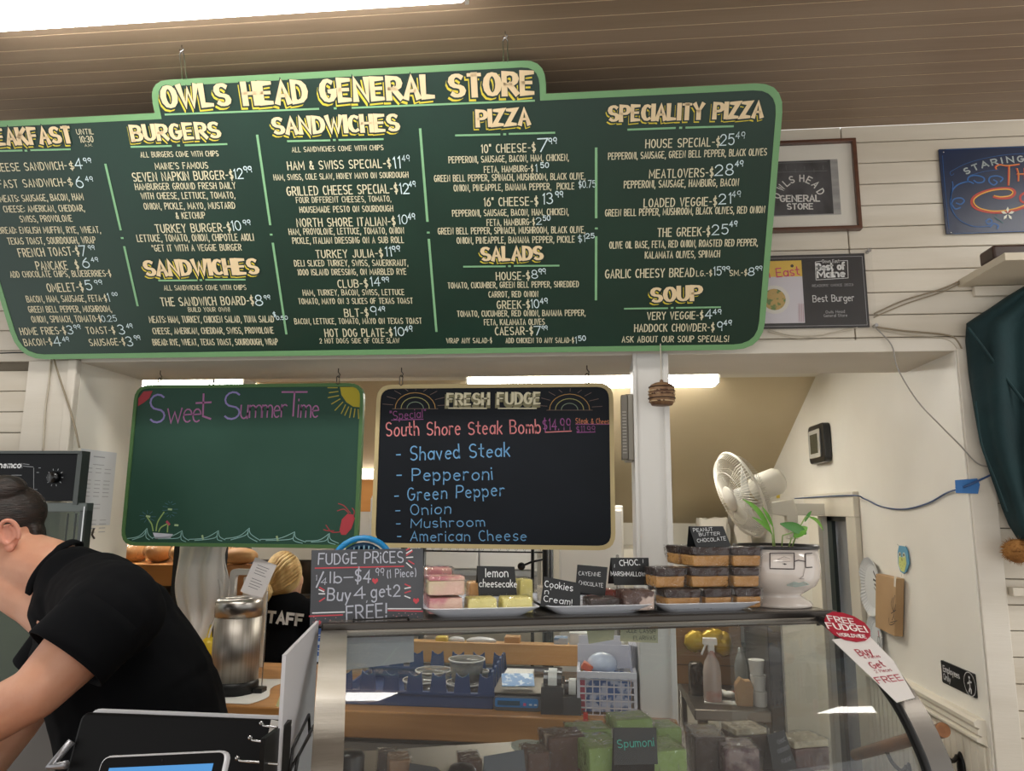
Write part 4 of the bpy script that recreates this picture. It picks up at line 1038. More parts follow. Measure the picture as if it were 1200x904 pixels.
tent('black tent sign reading Spumoni in green', [(719, 853.5), (769, 853.5), (771, 896), (720, 897)], -.02, [('Spumoni', 724, 872, 766, 870, 9.5)], .12, mat('green_marker', '2f9e8a', .6), zbase=SHZ)
tent('black card sign with faint writing at the right end of the case', [(899, 862), (919, 856), (934, 900), (908, 912)], .08, [('CHOC', 912, 870, 921, 866, 5), ('COCONUT', 912, 881, 926, 875, 5), ('FUDGE', 917, 893, 928, 888, 5)], .09, mat('grey_marker', '8d8f92', .6), zbase=SHZ)
tent('dark blank card sign left of the spumoni fudge in the case', [(567, 887), (614, 879), (617, 915), (568, 918)], .0, [], mat_=mat('grey_card', '43484f', .4), zbase=SHZ)
tent('black sign lying tilted beside the small brown fudge', [(480, 895), (512, 900), (530, 916), (478, 918)], .02, [], zbase=SHZ)
def ccyl(name, label, cat, px, ytop, b, r, m_, z=SHZ, dome=False):
    s, zt_ = czfront(px, ytop, b); h = max(.01, zt_-z)
    t = thing(name, label, cat, cp(s, b, z)); return t, s, h
t, s, h = ccyl('black_cup', 'black rounded plastic holder at the left end of the case shelf', 'holder', 412, 880, .06, .02, None)
obj('body', MB().lathe([(.024, 0), (.024, h-.008), (.018, h-.001), (0, h)], cp(s, .06, SHZ), 16), mat('black_plastic', '1a1a1b', .3), t, smooth=True)
t, s, h = ccyl('black_bowl', 'small black upturned bowl in the left half of the case', 'bowl', 541, 895, .04, .02, None)
obj('body', MB().lathe([(.03, 0), (.03, h-.02), (.02, h-.004), (0, h)], cp(s, .04, SHZ), 16), mat('black_plastic', '1a1a1b', .3), t, smooth=True)
t, s, h = ccyl('tape_roll', 'pale green tape roll lying on fudge in the case', 'tape', 618, 873, .2, .02, None)
rp = MB().lathe([(.010, h-.006), (.032, h-.006), (.034, h-.004), (.034, h), (.032, h+.001), (.010, h+.001), (.010, h-.006)], cp(s, .2, SHZ), 28)
obj('roll', rp, mat('tape_pale', 'c9d4c8', .35), t, smooth=False); obj('core', MB().lathe([(.005, h-.006), (.010, h-.006), (.010, h), (.005, h), (.005, h-.006)], cp(s, .2, SHZ), 20), mat('tape_core', '5a4c3c', .6), t)
obj('support_stack', MB().lathe([(.022, 0), (.022, h-.007), (0, h-.007)], cp(s, .2, SHZ), 16), F_brn, t)
# paper taped inside the front glass; olive cards stand in for label reflections
def hang(name, label, cat, quad, b, m_, textrows=(), mt_txt=None):
    S_ = FS(b); q = [S_.uv(*p) for p in quad][::-1]; zt_ = max(p[1] for p in q)
    o = obj(name, MB().prism(q, S_, -.001, 0), m_, label=label, cat=cat); mb = MB()
    for s_, x0, y0, x1, y1, hh in textrows: ptext(mb, S_, s_, x0, y0, x1, y1, hh, w=.12, jit=.05, h=.0006)
    if textrows: obj('lettering', mb, mt_txt, o)
    return o
ink = mat('ink', '2c2c2a', .6); card = mat('olive_reflection', 'a7a585', .6)
hang('paper_card', 'grey blank paper taped inside the upper left of the case glass', 'paper', [(402, 738), (485, 738), (485, 776), (403, 786)], .03, mat('grey_paper', '9a9ca0', .5))
hang('paper_card', 'olive card without writing, standing in for a tray label reflection under the case top', 'paper', [(687, 734), (721, 734), (719, 750), (690, 755)], .05, card)
hang('paper_card', 'olive card with marker writing, standing in for a tray label reflection under the case top', 'paper', [(727, 734), (771, 734), (771, 754), (727, 752)], .05, card, [('JLLE C.ASSI9', 734, 739, 768, 740, 5), ('ELARIVAS', 742, 748, 768, 748, 4.5)], ink)
# ================================================================ COUNTER IN THE OPENING
wood = mat('counter_wood', 'b5824a', .4, col2='9a6a38', scale=5, stretch=(.6, 6, 6), bump=.08, bscale=50, coat=.2)
pine = mat('pine_wood', 'cf9f62', .5, col2='c08f52', scale=5, stretch=(.5, 5, 5))
YC = 2.05; zc1 = on(1, YC, 600, 840).z; zc0 = on(1, YC, 600, 873).z; xc1 = on(1, YC, 795, 855).x
obj('counter', MB().bb(-1.5, xc1, YC, 2.62, zc0, zc1), wood, label='long wooden counter slab in the opening under the chalkboards', cat='counter', bev=.004)
ZW = zc1
t = thing('base_cabinet', 'cream base cabinets supporting the wooden counter from behind', 'cabinet', (0, 2.5, KF))
obj('body', MB().bb(-1.5, .1, 2.42, 2.6, KF, zc0), kit, t)
def cpos(px, py, Y=None):
    return on(2, ZW, px, py)
# riser shelf with pine front
Ys = 2.5; X0, X1, _, _, z0, z1 = pxbox(485, 755, 695, 779, Ys, .2)
t = thing('riser_shelf', 'pine riser shelf with clutter on it behind the blue rack', 'shelf', (0, Ys, ZW))
obj('front_board', MB().bb(X0-.35, X1, Ys, Ys+.02, z0, z1), pine, t, bev=.002)
obj('shelf_board', MB().bb(X0-.35, X1, Ys+.02, Ys+.16, z0+.03, z0+.045), pine, t)
for x in (X0-.3, X1-.04): obj('upright', MB().bb(x, x+.03, Ys+.03, Ys+.1, ZW, z0+.03), pine, t)
obj('rear_tube', MB().cyl((X0-.3, Ys+.02, z0-.02), (X1-.1, Ys+.02, z0-.02), .012, n=10), mat('grey_pipe', '9a9ca0', .4), t, smooth=True)
zr = z0+.045
def pb_(name, label, cat, x0, y0, x1, y1, Y, dep, m_, zb=None, bev=.003, group=None, rot=None):
    a = pxbox(x0, y0, x1, y1, Y, dep); z0_ = a[4] if zb is None else zb
    return obj(name, MB().bb(a[0], a[1], a[2], a[3], z0_, a[5]), m_, label=label, cat=cat, bev=bev, group=group)
box_w = mat('white_carton', 'd8d8d4', .5)
o = pb_('carton', 'yellow little carton on the riser shelf', 'box', 510, 747, 523, 756, Ys+.05, .04, mat('yellow_carton', 'd8bd45', .5), zr)
pb_('carton', 'small pine box on the riser shelf behind the rail', 'box', 591, 747, 609, 757, Ys+.04, .05, pine, zr)
pb_('carton', 'blue and grey carton on the right of the riser shelf', 'box', 649, 748, 665, 757, Ys+.04, .05, mat('blue_carton', '5c7fa6', .5, col2='b9bec6', scale=40, fac=(.45, .55)), zr)
pb_('carton', 'white carton with small print at the right end of the riser shelf', 'box', 667, 742, 690, 758, Ys+.04, .06, box_w, zr)
for x0, x1, lb in ((525, 545, 'small white wrapped roll left on the riser shelf'), (546, 582, 'long white twisted bag lying on the riser shelf')):
    p = on(1, Ys+.08, (x0+x1)/2, 751); hx_ = (x1-x0)/2/F*Ys
    obj('plastic_bag', MB().ell((p.x, p.y, zr+.013), (hx_, .025, .013)), mat('white_bag', 'dcdce0', .3, bump=.5, bscale=60), label=lb, cat='bag', smooth=True)
# blue dish rack on the counter
navy = mat('navy_rack', '26406f', .45, bump=.05)
Yr = 2.11; a = pxbox(403, 805, 578, 832, Yr, .36); rk = thing('dish_rack', 'navy blue plastic dishwasher rack on the wooden counter behind the case glass', 'rack', ((a[0]+a[1])/2, Yr+.18, ZW))
x0, x1, y0, y1 = a[0]-.02, a[1], Yr, Yr+.32; zb = ZW; zt_ = ZW+.034
obj('base_wall', MB().bb(x0, x1, y0, y0+.008, zb, zt_).bb(x0, x1, y1-.008, y1, zb, zt_).bb(x0, x0+.008, y0, y1, zb, zt_).bb(x1-.008, x1, y0, y1, zb, zt_).bb(x0, x1, y0, y1, zb, zb+.006), navy, rk, bev=.002)
obj('lip', MB().bb(x0-.004, x1+.004, y0-.004, y0+.012, zt_, zt_+.006).bb(x0-.004, x1+.004, y1-.012, y1+.004, zt_, zt_+.006).bb(x1-.01, x1+.004, y0, y1, zt_, zt_+.006), navy, rk)
k = 0; n_t = 6
for j in range(n_t+1):
    for yy in (y0+.004, y1-.004):
        cx_ = x0+.02+(x1-x0-.04)*j/n_t; mb = MB(); S_ = Surf((cx_, yy-.004, zt_), (1, 0, 0), (0, 0, 1))
        mb.prism([(-.024, 0), (.024, 0), (.018, .058), (.01, .05), (.0, .046), (-.01, .05), (-.018, .058)], S_, -.006, 0); obj('fin', mb, navy, rk)
for j in range(5):
    yy = y0+.03+j*.065; mb = MB(); S_ = Surf((x1-.003, yy, zt_), (0, 1, 0), (0, 0, 1)); mb.prism([(-.02, 0), (.02, 0), (.016, .06), (-.016, .06)], S_, -.006, 0); obj('fin', mb, navy, rk)
cup_m = thin_glass('cup_plastic', 'd8d6d0', 1.0, .2, milk=.14, base=.06); cont = mat('pepper_grounds', '4b4743', .8, col2='37332f', scale=60); rim_m = mat('cup_rim', 'dcd9d2', .3)
def cup(px, ytop, wpx, Y, zb, hcup, label):
    p = on(1, Y, px, ytop); r = wpx/2/F*Y*.985; h = max(.03, p.z-zb) if hcup is None else hcup; zb = p.z-h
    t = thing('deli_cup', label, 'cup', (p.x, Y, zb), 'clear deli cups in the blue rack')
    obj('wall', MB().lathe([(r*.8, 0), (r, h)], (p.x, Y, zb), 28).lathe([(0, .001), (r*.8, .001)], (p.x, Y, zb), 28), cup_m, t, smooth=True)
    obj('rim', MB().lathe([(r-.001, h-.004), (r+.003, h-.004), (r+.003, h), (r-.001, h), (r-.001, h-.004)], (p.x, Y, zb), 28), rim_m, t, smooth=True)
    obj('contents', MB().lathe([(0, .003), (r*.79, .003), (r*.92, h*.68), (0, h*.7)], (p.x, Y, zb), 24), cont, t, smooth=True)
    return t
cup(547, 772, 40, 2.24, 0, .075, 'tall clear deli cup of dark grounds standing highest in the blue rack')
cup(508, 785, 40, 2.30, 0, .09, 'clear deli cup behind in the middle of the blue rack')
cup(494, 796, 41, 2.20, 0, .08, 'wide clear deli cup at the front left of the rack')
cup(545, 799, 42, 2.22, 0, .07, 'clear deli cup under the tall cup in the rack')
cup(561, 786, 22, 2.33, 0, .08, 'small clear deli cup at the back right of the rack')
# scale
Yk = 2.10; a = pxbox(578, 820, 635, 838, Yk, .22)
sc = thing('kitchen_scale', 'grey digital scale with blue front panel beside the blue rack', 'scale', ((a[0]+a[1])/2, Yk+.1, ZW))
gp = mat('scale_grey', '55585c', .4)
zt_ = on(1, Yk, 606, 817).z
S_ = Surf((a[0], Yk, ZW), (1, 0, 0), (0, 0, 1)); wS = a[1]-a[0]; hS = zt_-ZW
obj('body', MB().prism(rect(0, 0, wS, hS, .012), S_, -.2, 0), gp, sc, bev=.003)
obj('blue_panel', MB().prism(rect(.005, hS*.28, wS-.01, hS*.9, .006), S_, 0, .002), mat('scale_blue', '2f7fc4', .35), sc)
obj('display', MB().prism(rect(.012, hS*.42, wS*.55, hS*.72, .001), S_, .002, .003), mat('lcd', '2a4f63', .2), sc)
obj('button', MB().prism(rect(wS*.62, hS*.42, wS*.68, hS*.6, .001), S_, .002, .004), mat('red_button', 'b8417a', .4), sc)
for k in (.74, .84): obj('button', MB().prism(rect(wS*k, hS*.45, wS*(k+.06), hS*.55, .001), S_, .002, .004), mat('white_button', 'c9dbe8', .4), sc)
obj('pan', MB().bb(a[0]-.004, a[1]+.004, Yk+.01, Yk+.2, zt_+.004, zt_+.009), steel, sc, bev=.002)
zt3 = zt_+.009
obj('box_stack', MB().bb(a[0]+.018, a[0]+.1, Yk+.1, Yk+.17, zt3, zt3+.03), box_w, label='white carton stacked on the back of the scale', cat='box', bev=.002)
R_t = Matrix.Rotation(.15, 3, 'Z') @ Matrix.Rotation(.35, 3, 'X')
lc = obj('leaflet', MB().box(((a[0]+a[1])/2-.004, Yk+.05, zt3+.024), (.09, .06, .002), R_t), mat('leaflet_blue', '4c86bf', .4, col2='cfe0ee', scale=38, fac=(.5, .55)), label='blue and white leaflet lying on the scale', cat='leaflet')
# tape dispensers
def disp(x0, x1, ytop, ybody, Y, label):
    a = pxbox(x0, ybody, x1, 840, Y, .12); xm = (a[0]+a[1])/2; w_ = a[1]-a[0]; t = thing('tape_dispenser', label, 'tape dispenser', (xm, Y+.06, ZW)); zt_ = on(1, Y, (x0+x1)/2, ytop).z; zb_ = a[5]
    S_ = Surf((xm, Y, ZW), (0, -1, 0), (0, 0, 1)); hb = zb_-ZW
    pr_ = [(-.14, 0), (.01, 0), (.0, hb), (-.03, hb*1.05), (-.05, hb*.6), (-.1, hb*.6), (-.14, hb)]
    m1 = MB(); n = len(pr_)
    vs = [S_.p(u, v, -w_/2) for u, v in pr_]+[S_.p(u, v, w_/2) for u, v in pr_]; m1.add(vs, [tuple(range(n))[::-1], tuple(range(n, 2*n))]+[(i, (i+1) % n, n+(i+1) % n, n+i) for i in range(n)])
    obj('body', m1, mat('black_plastic', '1a1a1b', .3), t)
    r = (zt_-ZW)*.34; c = Vector((xm, Y+.05, zt_-r))
    obj('hub', MB().cyl(c-Vector((w_*.42, 0, 0)), c+Vector((w_*.42, 0, 0)), r*.85, n=20), mat('hub_grey', '4d4d4f', .2, .5), t, smooth=False)
    obj('tape', MB().cyl(c-Vector((w_*.2, 0, 0)), c+Vector((w_*.2, 0, 0)), r, n=24), mat('tape_white', 'cfd0cb', .3), t, smooth=False)
    return t
disp(634, 660, 788, 806, 2.09, 'large black tape dispenser with white tape beside the scale')
disp(660, 681, 800, 818, 2.09, 'smaller black tape dispenser next to the basket')
# white basket with plastic
Yb = 2.09; a = pxbox(678, 789, 745, 841, Yb, .14)
bt = thing('plastic_basket', 'white perforated plastic basket full of wrapped cutlery on the counter by the pillar', 'basket', ((a[0]+a[1])/2, Yb+.07, ZW))
wp = thin_glass('frosted_plastic', 'e2e4ee', .8, .25, milk=.45, base=.06)
x0, x1, zt_ = a[0], a[1], a[5]; nh, nv_ = 8, 6; fr = MB()
dx = (x1-x0)/nh; dz = (zt_-ZW)/nv_
for yy in (Yb, Yb+.13):
    for i in range(nh+1): fr.bb(x0+i*dx-.0015, x0+i*dx+.0015, yy, yy+.003, ZW, zt_)
    for j in range(nv_+1): fr.bb(x0, x1, yy, yy+.003, ZW+j*dz-.0016, ZW+j*dz+.0016)
obj('mesh_wall', fr, mat('basket_white', 'd4d3dc', .4), bt)
obj('rim', MB().bb(x0-.004, x1+.004, Yb-.004, Yb+.004, zt_-.014, zt_+.002).bb(x0-.004, x1+.004, Yb+.128, Yb+.138, zt_-.014, zt_+.05).bb(x0-.004, x0+.004, Yb, Yb+.135, ZW, zt_+.002).bb(x1-.004, x1+.004, Yb, Yb+.135, ZW, zt_+.002), mat('basket_white', 'd4d3dc', .4), bt)
obj('high_back', MB().bb(x0, x1-.03, Yb+.13, Yb+.136, zt_, zt_+.075), mat('basket_white', 'd4d3dc', .4), bt)
obj('wrapped_stuff', MB().bb(x0+.012, x1-.012, Yb+.012, Yb+.12, ZW+.006, zt_-.02), mat('blue_wrappers', '4d6fa8', .4, col2='c8cfe2', scale=30, fac=(.47, .55)), bt)
obj('red_strip', MB().bb(x0+.004, x0+.02, Yb+.006, Yb+.01, ZW+.01, zt_-.01), mat('red_strip', 'c4566a', .5), bt)
p = on(1, 2.14, 706, 787); obj('plastic_bag', MB().ell((p.x, 2.15, zt_+.012), (.042, .035, .03)), mat('clear_bag', 'c3cde0', .15, bump=.9, bscale=35), label='crumpled clear plastic bag on top of the white basket', cat='bag', smooth=True)
p = on(1, 2.14, 688, 787); obj('snack_pack', MB().box((p.x, 2.13, zt_+.006), (.03, .03, .02), Matrix.Rotation(.5, 3, 'Y')), mat('snack_pack', 'd07a3c', .4, col2='c94a3c', scale=20), label='small orange and red packet in the white basket', cat='packet', bev=.003)
Yw = 2.32; p = on(1, Yw, 716, 752); rw = .036; zt_w = on(1, Yw, 716, 751).z
t = thing('wipes_tub', 'blue and white tub of wipes behind the white basket', 'tub', (p.x, Yw, ZW))
obj('tub', MB().lathe([(rw*1.05, 0), (rw*1.05, zt_w-ZW-.02)], (p.x, Yw, ZW), 24), mat('tub_blue', '27548f', .4, col2='c8c9b8', scale=14, fac=(.5, .54)), t, smooth=True)
obj('lid', MB().lathe([(rw*1.1, zt_w-ZW-.02), (rw*1.1, zt_w-ZW-.004), (0, zt_w-ZW)], (p.x, Yw, ZW), 24), mat('tub_lid', 'd8d6cf', .4), t, smooth=True)
for k in range(7):
    xx = on(1, 2.16, 741+k*1.4, 800).x; obj('paper_bag', MB().box((xx, 2.19+.01*k, (ZW+on(1, 2.2, 740, 752+k).z)/2), (.0022, .1, on(1, 2.2, 740, 752+k).z-ZW), Matrix.Rotation(-.06+.012*k, 3, 'Y')), mat('bag_white', 'c9c9d6', .6), label='flat white paper bag in the upright stack against the pillar', cat='paper bag', group='upright paper bags by the pillar')
sp = MB(); p = on(1, 2.03, 688, 848)
obj('red_clip', MB().box((p.x-.004, 2.046, p.z-.0), (.012, .006, .045)), mat('red_clip', 'cf4436', .4), label='red plastic clip on the front edge of the counter', cat='clip')
# stainless canister on paper, left
pz = on(2, ZW, 277, 806); Yn = 2.2
p = on(1, Yn, 277, 760); r = 27/F*Yn*.98; zt_c = on(1, Yn, 277, 700).z; zb_c = ZW+.002
can = thing('steel_canister', 'tall brushed stainless steel canister with black base and lid disc on the counter', 'canister', (p.x, Yn, ZW))
h = zt_c-zb_c
obj('body', MB().lathe([(r, .035), (r, h*.8)], (p.x, Yn, zb_c), 40), mat('canister_steel', 'a9a39b', .46, 1, col2='938d85', scale=8, stretch=(20, 20, .3)), can, smooth=True)
obj('collar', MB().lathe([(r*1.01, h*.8), (r*1.01, h*.95), (r*.95, h*.985), (r*.62, h*.99)], (p.x, Yn, zb_c), 40), mat('collar_steel', 'b8b3ac', .3, 1), can, smooth=True)
obj('lid', MB().lathe([(r*.62, h*.985), (r*.6, h*1.0), (r*.35, h*1.01), (0, h*1.005)], (p.x, Yn, zb_c), 32), mat('collar_steel', 'b8b3ac', .3, 1), can, smooth=True)
obj('base', MB().lathe([(r*1.04, 0), (r*1.04, .025), (r*.98, .036)], (p.x, Yn, zb_c), 36), wire_b, can, smooth=True)
obj('foot_lever', MB().bb(p.x+r*.7, p.x+r*1.4, Yn-.02, Yn+.02, zb_c, zb_c+.014), wire_b, can, bev=.003)
pc = mat('white_paper', 'd4d2cc', .6, bump=.1, bscale=30)
cx_, cy_ = p.x, Yn
obj('paper_sheet', MB().grid(lambda u, v: (cx_-.09+.2*u+.02*math.sin(v*7), cy_-.13+.3*v, ZW+.0005+.0012*math.sin(u*9)*math.sin(v*5)**2+.0012), 10, 10), pc, label='creased white paper sheet under the steel canister', cat='paper', solid=.0008)
Rr = Matrix.Rotation(.32, 3, 'Y') @ Matrix.Rotation(-.15, 3, 'X')
q0 = on(1, 2.27, 303, 678)
rc = obj('receipt', MB().box(q0, (.075, .0012, .11), Rr), mat('receipt_paper', 'cfcac8', .6), label='white printed receipt held up behind the steel canister', cat='receipt')
RS = Surf(q0, Rr@Vector((1, 0, 0)), Rr@Vector((0, 0, 1))); mb = MB()
for k in range(9):
    if k in (4,): continue
    ribbon(mb, RS, [(-.02, .036-.0085*k), (.02-.004*(k % 3), .036-.0085*k)], .0018, .001)
obj('printed_lines', mb, mat('grey_print', '6f6c70', .6), rc)
obj('spike', MB().cyl((q0.x+.03, 2.275, ZW), (q0.x+.03, 2.275, q0.z-.04), .002), chrome, rc)

# ================================================================ KITCHEN BEYOND
blk = mat('black_rack', '17181a', .4, .4)
def rack(name, label, xs, Y0, Y1, z_bot, z_top, shelves, parent_shift=0):
    t = thing(name, label, 'rack', ((xs[0]+xs[-1])/2, Y0, z_bot))
    for x in (xs[0], xs[-1]):
        for y in (Y0, Y1): obj('post', MB().cyl((x, y, z_bot), (x, y, z_top), .0125, n=12), blk, t, smooth=True)
    for z in shelves:
        mb = MB(); mb.tube([(xs[0], Y0, z), (xs[-1], Y0, z)], .004, 6).tube([(xs[0], Y1, z), (xs[-1], Y1, z)], .004, 6).tube([(xs[0], Y0, z-.025), (xs[-1], Y0, z-.025)], .003, 6)
        n = int((xs[-1]-xs[0])/.03)
        for i in range(n): x = xs[0]+(xs[-1]-xs[0])*(i+.5)/n; mb.tube([(x, Y0, z), (x, Y1, z)], .0015, 4)
        for i in range(n*1): x = xs[0]+(xs[-1]-xs[0])*(i+.5)/n; mb.tube([(x-.01, Y0, z), (x, Y0, z-.025), (x+.01, Y0, z)], .0012, 4)
        obj('wire_shelf', mb, blk, t)
    return t
xa = on(1, 2.72, 640, 700).x; xb = on(1, 2.72, 625, 700).x
rack('wire_rack', 'black wire rack post and shelf standing behind the tape dispensers', (xa-.52, xa), 2.7, 3.02, KF, 1.5, (1.472,))
obj('pipe', MB().cyl((xb, 2.68, ZW-.3), (xb, 2.68, 1.49), .006, n=10), blk, label='thin black rod beside the thick rack post', cat='rod', smooth=True)
p = on(1, 2.66, 611, 664); q = on(1, 2.66, 636, 656)
obj('lamp_arm', MB().tube([p, (p+q)/2+Vector((0, 0, .004)), q], .004, 6).ell(p, (.014, .014, .014)), blk, label='small black lamp knob on a bent arm by the rack', cat='arm', smooth=True)
for px, py0, lb in ((206, 640, 'left black hanging rack post beside the plastic bag roll'), (256, 640, 'right black rack post left of the steel canister')):
    a_ = on(1, 2.62, px+3, 642); b__ = on(1, 2.62, px-5, 800); obj('rack_post', MB().box(((a_.x+b__.x)/2, 2.62, .6), (.03, .03, 2.2)), blk, label=lb, cat='post')
# bread shelf
Yq = 3.1; a = pxbox(150, 658, 318, 684, Yq, .4)
bs = thing('bread_shelf', 'orange wooden bread shelf in the kitchen left of the steel canister', 'shelf', (-1.6, Yq, KF))
zsf = on(1, Yq, 200, 662).z
obj('shelf_board', MB().bb(-2.4, a[1]-.29, Yq, Yq+.4, zsf-.09, zsf), mat('orange_wood', 'c58a4a', .5, col2='b87c3e', scale=4, stretch=(.5, 4, 4)), bs, bev=.003)
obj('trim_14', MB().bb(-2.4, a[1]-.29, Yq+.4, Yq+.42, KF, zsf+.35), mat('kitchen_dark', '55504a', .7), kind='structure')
obj('leg', MB().bb(-2.36, -2.3, Yq+.02, Yq+.38, KF, zsf-.09), pine, bs); obj('leg', MB().bb(a[1]-.36, a[1]-.30, Yq+.02, Yq+.38, KF, zsf-.09), pine, bs)
brd = mat('bread_crust', 'c48b52', .6, col2='d9ac76', scale=9, bump=.3); bagc = thin_glass('bread_bag', 'ffffff', 1.6, .15, bump=.8, bscale=20, base=.05)
br_ = [(160, 646, .05, .06), (189, 644, .058, .065), (216, 648, .042, .06), (240, 645, .042, .06), (264, 640, .042, .05)]
for i, (px, py, rx_, rz_) in enumerate(br_[:5]):
    p = on(1, Yq+.12, px, py); c = Vector((p.x, Yq+.12, zsf+rz_*.8))
    t = thing('bread_loaf', 'bagged golden bread loaf on the kitchen bread shelf, ' + ['leftmost', 'second from the left', 'just left of the hanging plastic roll', 'behind the hanging plastic roll', 'rightmost and lowest'][i], 'bread', (p.x, Yq+.12, zsf), 'bagged loaves on the bread shelf')
    obj('loaf', MB().ell(c, (rx_*.85, .1, rz_*.8)), brd, t, smooth=True); obj('bag', wobble(MB().ell(c, (rx_*.93, .11, rz_*.87), n=18, m=12), .003, random), bagc, t, smooth=True)
for x0, x1, lb in ((262, 300, 'wide tan bread loaf block behind the white frame'), (268, 292, 'second tan loaf block under the wide loaf')):
    pass
a = pxbox(262, 663, 294, 700, 2.9, .25); zbx = a[5]; obj('cardboard_box', MB().bb(a[0], a[1], 2.9, 2.99, KF, a[5]), mat('cardboard_o', 'c0895a', .7), label='orange brown cardboard box behind the white frame left of the canister top', cat='box')
a = pxbox(256, 656, 292, 664, 2.9, .1)
t = thing('bagged_loaf', 'long bagged sandwich loaf lying on the shelf above the canister', 'bread', ((a[0]+a[1])/2, 3.0, a[4]))
obj('loaf', MB().ell(((a[0]+a[1])/2, 2.95, zbx+.034), (.075, .05, .034)), brd, t, smooth=True)
a = pxbox(270, 667, 302, 705, 2.5, .03); fr = MB()
wf_ = mat('white_frame', 'dcdad6', .4)
cb_ = obj('cutting_board', MB().ring(rect(a[0], ZW, a[1], a[5], .02), rect(a[0]+.02, ZW+.01, a[1]-.015, a[5]-.02, .012), Surf((0, 2.5, 0), (1, 0, 0), (0, 0, 1)), -.01, .01), wf_, label='white plastic frame standing behind the steel canister', cat='frame')
obj('cutting_board', MB().bb(a[0]+.03, a[1]+.02, 2.53, 2.545, ZW, a[5]-.03), mat('board_white', 'd9cfc0', .5), label='cream cutting board standing behind the white frame', cat='cutting board', bev=.004)
# plastic bag roll hanging
Yp = 2.45; a0_ = on(1, Yp, 208, 650); a1_ = on(1, Yp, 262, 650); zb_ = on(1, Yp, 232, 775).z
bagm = mat('milky_plastic', 'e2dfda', .3, bump=.6, bscale=8, coat=.3)
xm = (a0_.x+a1_.x)/2; hw_ = (a1_.x-a0_.x)/2
t = thing('hanging_bags', 'milky plastic bag stack hanging behind the black shirt, left of the canister', 'plastic bag', (xm, Yp, ZS))
def bagf(u, v):
    w_ = hw_*(1.0-.35*v+.12*math.sin(v*6)); x = xm-w_+2*w_*u-.03*v*0; z = 1.53-(1.53-zb_)*v
    return (x+.02*v+.012*math.sin(9*v+u*3), Yp-.025*math.sin(math.pi*u)-.012*math.sin(u*17+v*3)*(.4+v), z)
obj('bag', MB().grid(bagf, 26, 26), bagm, t, smooth=True, solid=.006)
obj('hanger', MB().tube([(xm-hw_, Yp, 1.53), (xm+hw_, Yp, 1.53)], .006, 8).tube([(xm, Yp, 1.53), (xm, Yp, 2.19)], .003, 6), blk, t)
obj('bag_layer', MB().grid(lambda u, v: (bagf(u*.5, v*.85)[0]+hw_*.9, bagf(u, v)[1]+.03, bagf(u, v*.55)[2]), 16, 16), bagm, t, smooth=True, solid=.004)
obj('mustard_bottle', MB().lathe([(.028, 0), (.028, .09), (.02, .105), (.008, .11), (.005, .15), (0, .152)], (on(1, 2.45, 246, 740).x, 2.45, ZW), 18), mat('mustard', 'd9b92a', .35), label='yellow mustard squeeze bottle beside the hanging plastic bags', cat='bottle', smooth=True)
# kitchen cabinets, white fridge, hood
gw_ = mat('kitchen_white', 'cfccc6', .4)
a = pxbox(655, 600, 732, 760, 3.35, .55)
fg = thing('refrigerator', 'white kitchen refrigerator seen under the black chalkboard', 'refrigerator', ((a[0]+a[1])/2, 3.6, KF))
obj('body', MB().bb(a[0], a[1], 3.38, 3.9, KF, 1.62), gw_, fg, bev=.006)
obj('door', MB().bb(a[0]+.005, a[1]-.005, 3.35, 3.378, KF+.08, 1.6), gw_, fg, bev=.006)
obj('handle', MB().tube([(a[1]-.03, 3.35, 1.0), (a[1]-.03, 3.31, 1.03), (a[1]-.03, 3.31, 1.37), (a[1]-.03, 3.35, 1.4)], .008, 8), chrome, fg, smooth=True)
cabm = mat('kitchen_panel', 'c3c2bf', .4)
a = pxbox(498, 560, 600, 690, 3.6, .4)
wc_ = thing('wall_cabinet', 'long pale wall cabinet behind the lemon cheesecake sign', 'cabinet', (a[0], 3.6, 1.2))
zc_b = on(1, 3.6, 560, 690).z
obj('body', MB().bb(a[0]-.28, a[1]+.12, 3.62, 3.95, zc_b, 1.66), cabm, wc_); 
for k in range(3): obj('door', MB().bb(a[0]-.28+k*.276, a[0]-.012+k*.276, 3.6, 3.618, zc_b+.09, 1.65), cabm, wc_, bev=.004)
obj('rail', MB().bb(a[0]-.28, a[1]+.12, 3.595, 3.62, zc_b+.06, zc_b+.085), mat('grey_rail', '8e8f8f', .4), wc_)
a = pxbox(300, 640, 370, 655, 3.9, .4)
hd = thing('kitchen_hood', 'stainless pot shelf with stockpot behind the woman in the staff shirt', 'shelf', (a[0], 3.9, KF))
obj('panel', MB().bb(a[0]-.1, a[1]+.1, 3.9, 4.2, on(1, 3.9, 330, 656).z, 1.6), mat('hood_panel', 'a9a296', .5), hd)
obj('shelf_board', MB().bb(a[0]-.5, a[1]+.1, 3.85, 4.25, on(1, 3.9, 350, 700).z, on(1, 3.9, 350, 697).z), steel, hd)
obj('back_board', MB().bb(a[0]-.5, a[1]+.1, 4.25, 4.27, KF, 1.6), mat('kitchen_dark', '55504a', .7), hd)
obj('upright', MB().bb(a[0]-.5, a[0]-.46, 3.87, 4.25, KF, on(1, 3.9, 350, 700).z), steel, hd); obj('upright', MB().bb(a[1]+.06, a[1]+.1, 3.87, 4.25, KF, on(1, 3.9, 350, 700).z), steel, hd)
p = on(1, 4.0, 352, 697); zt_ = on(1, 4.0, 352, 658).z
pt = thing('stockpot', 'dark metal stockpot on the shelf beside the woman with the bun', 'pot', (p.x, 4.02, p.z))
obj('body', MB().lathe([(.10, 0), (.105, zt_-p.z-.01), (.108, zt_-p.z)], (p.x, 4.02, on(1, 3.9, 350, 697).z), 28), mat('pot_metal', '6a5f54', .35, .9), pt, smooth=True)
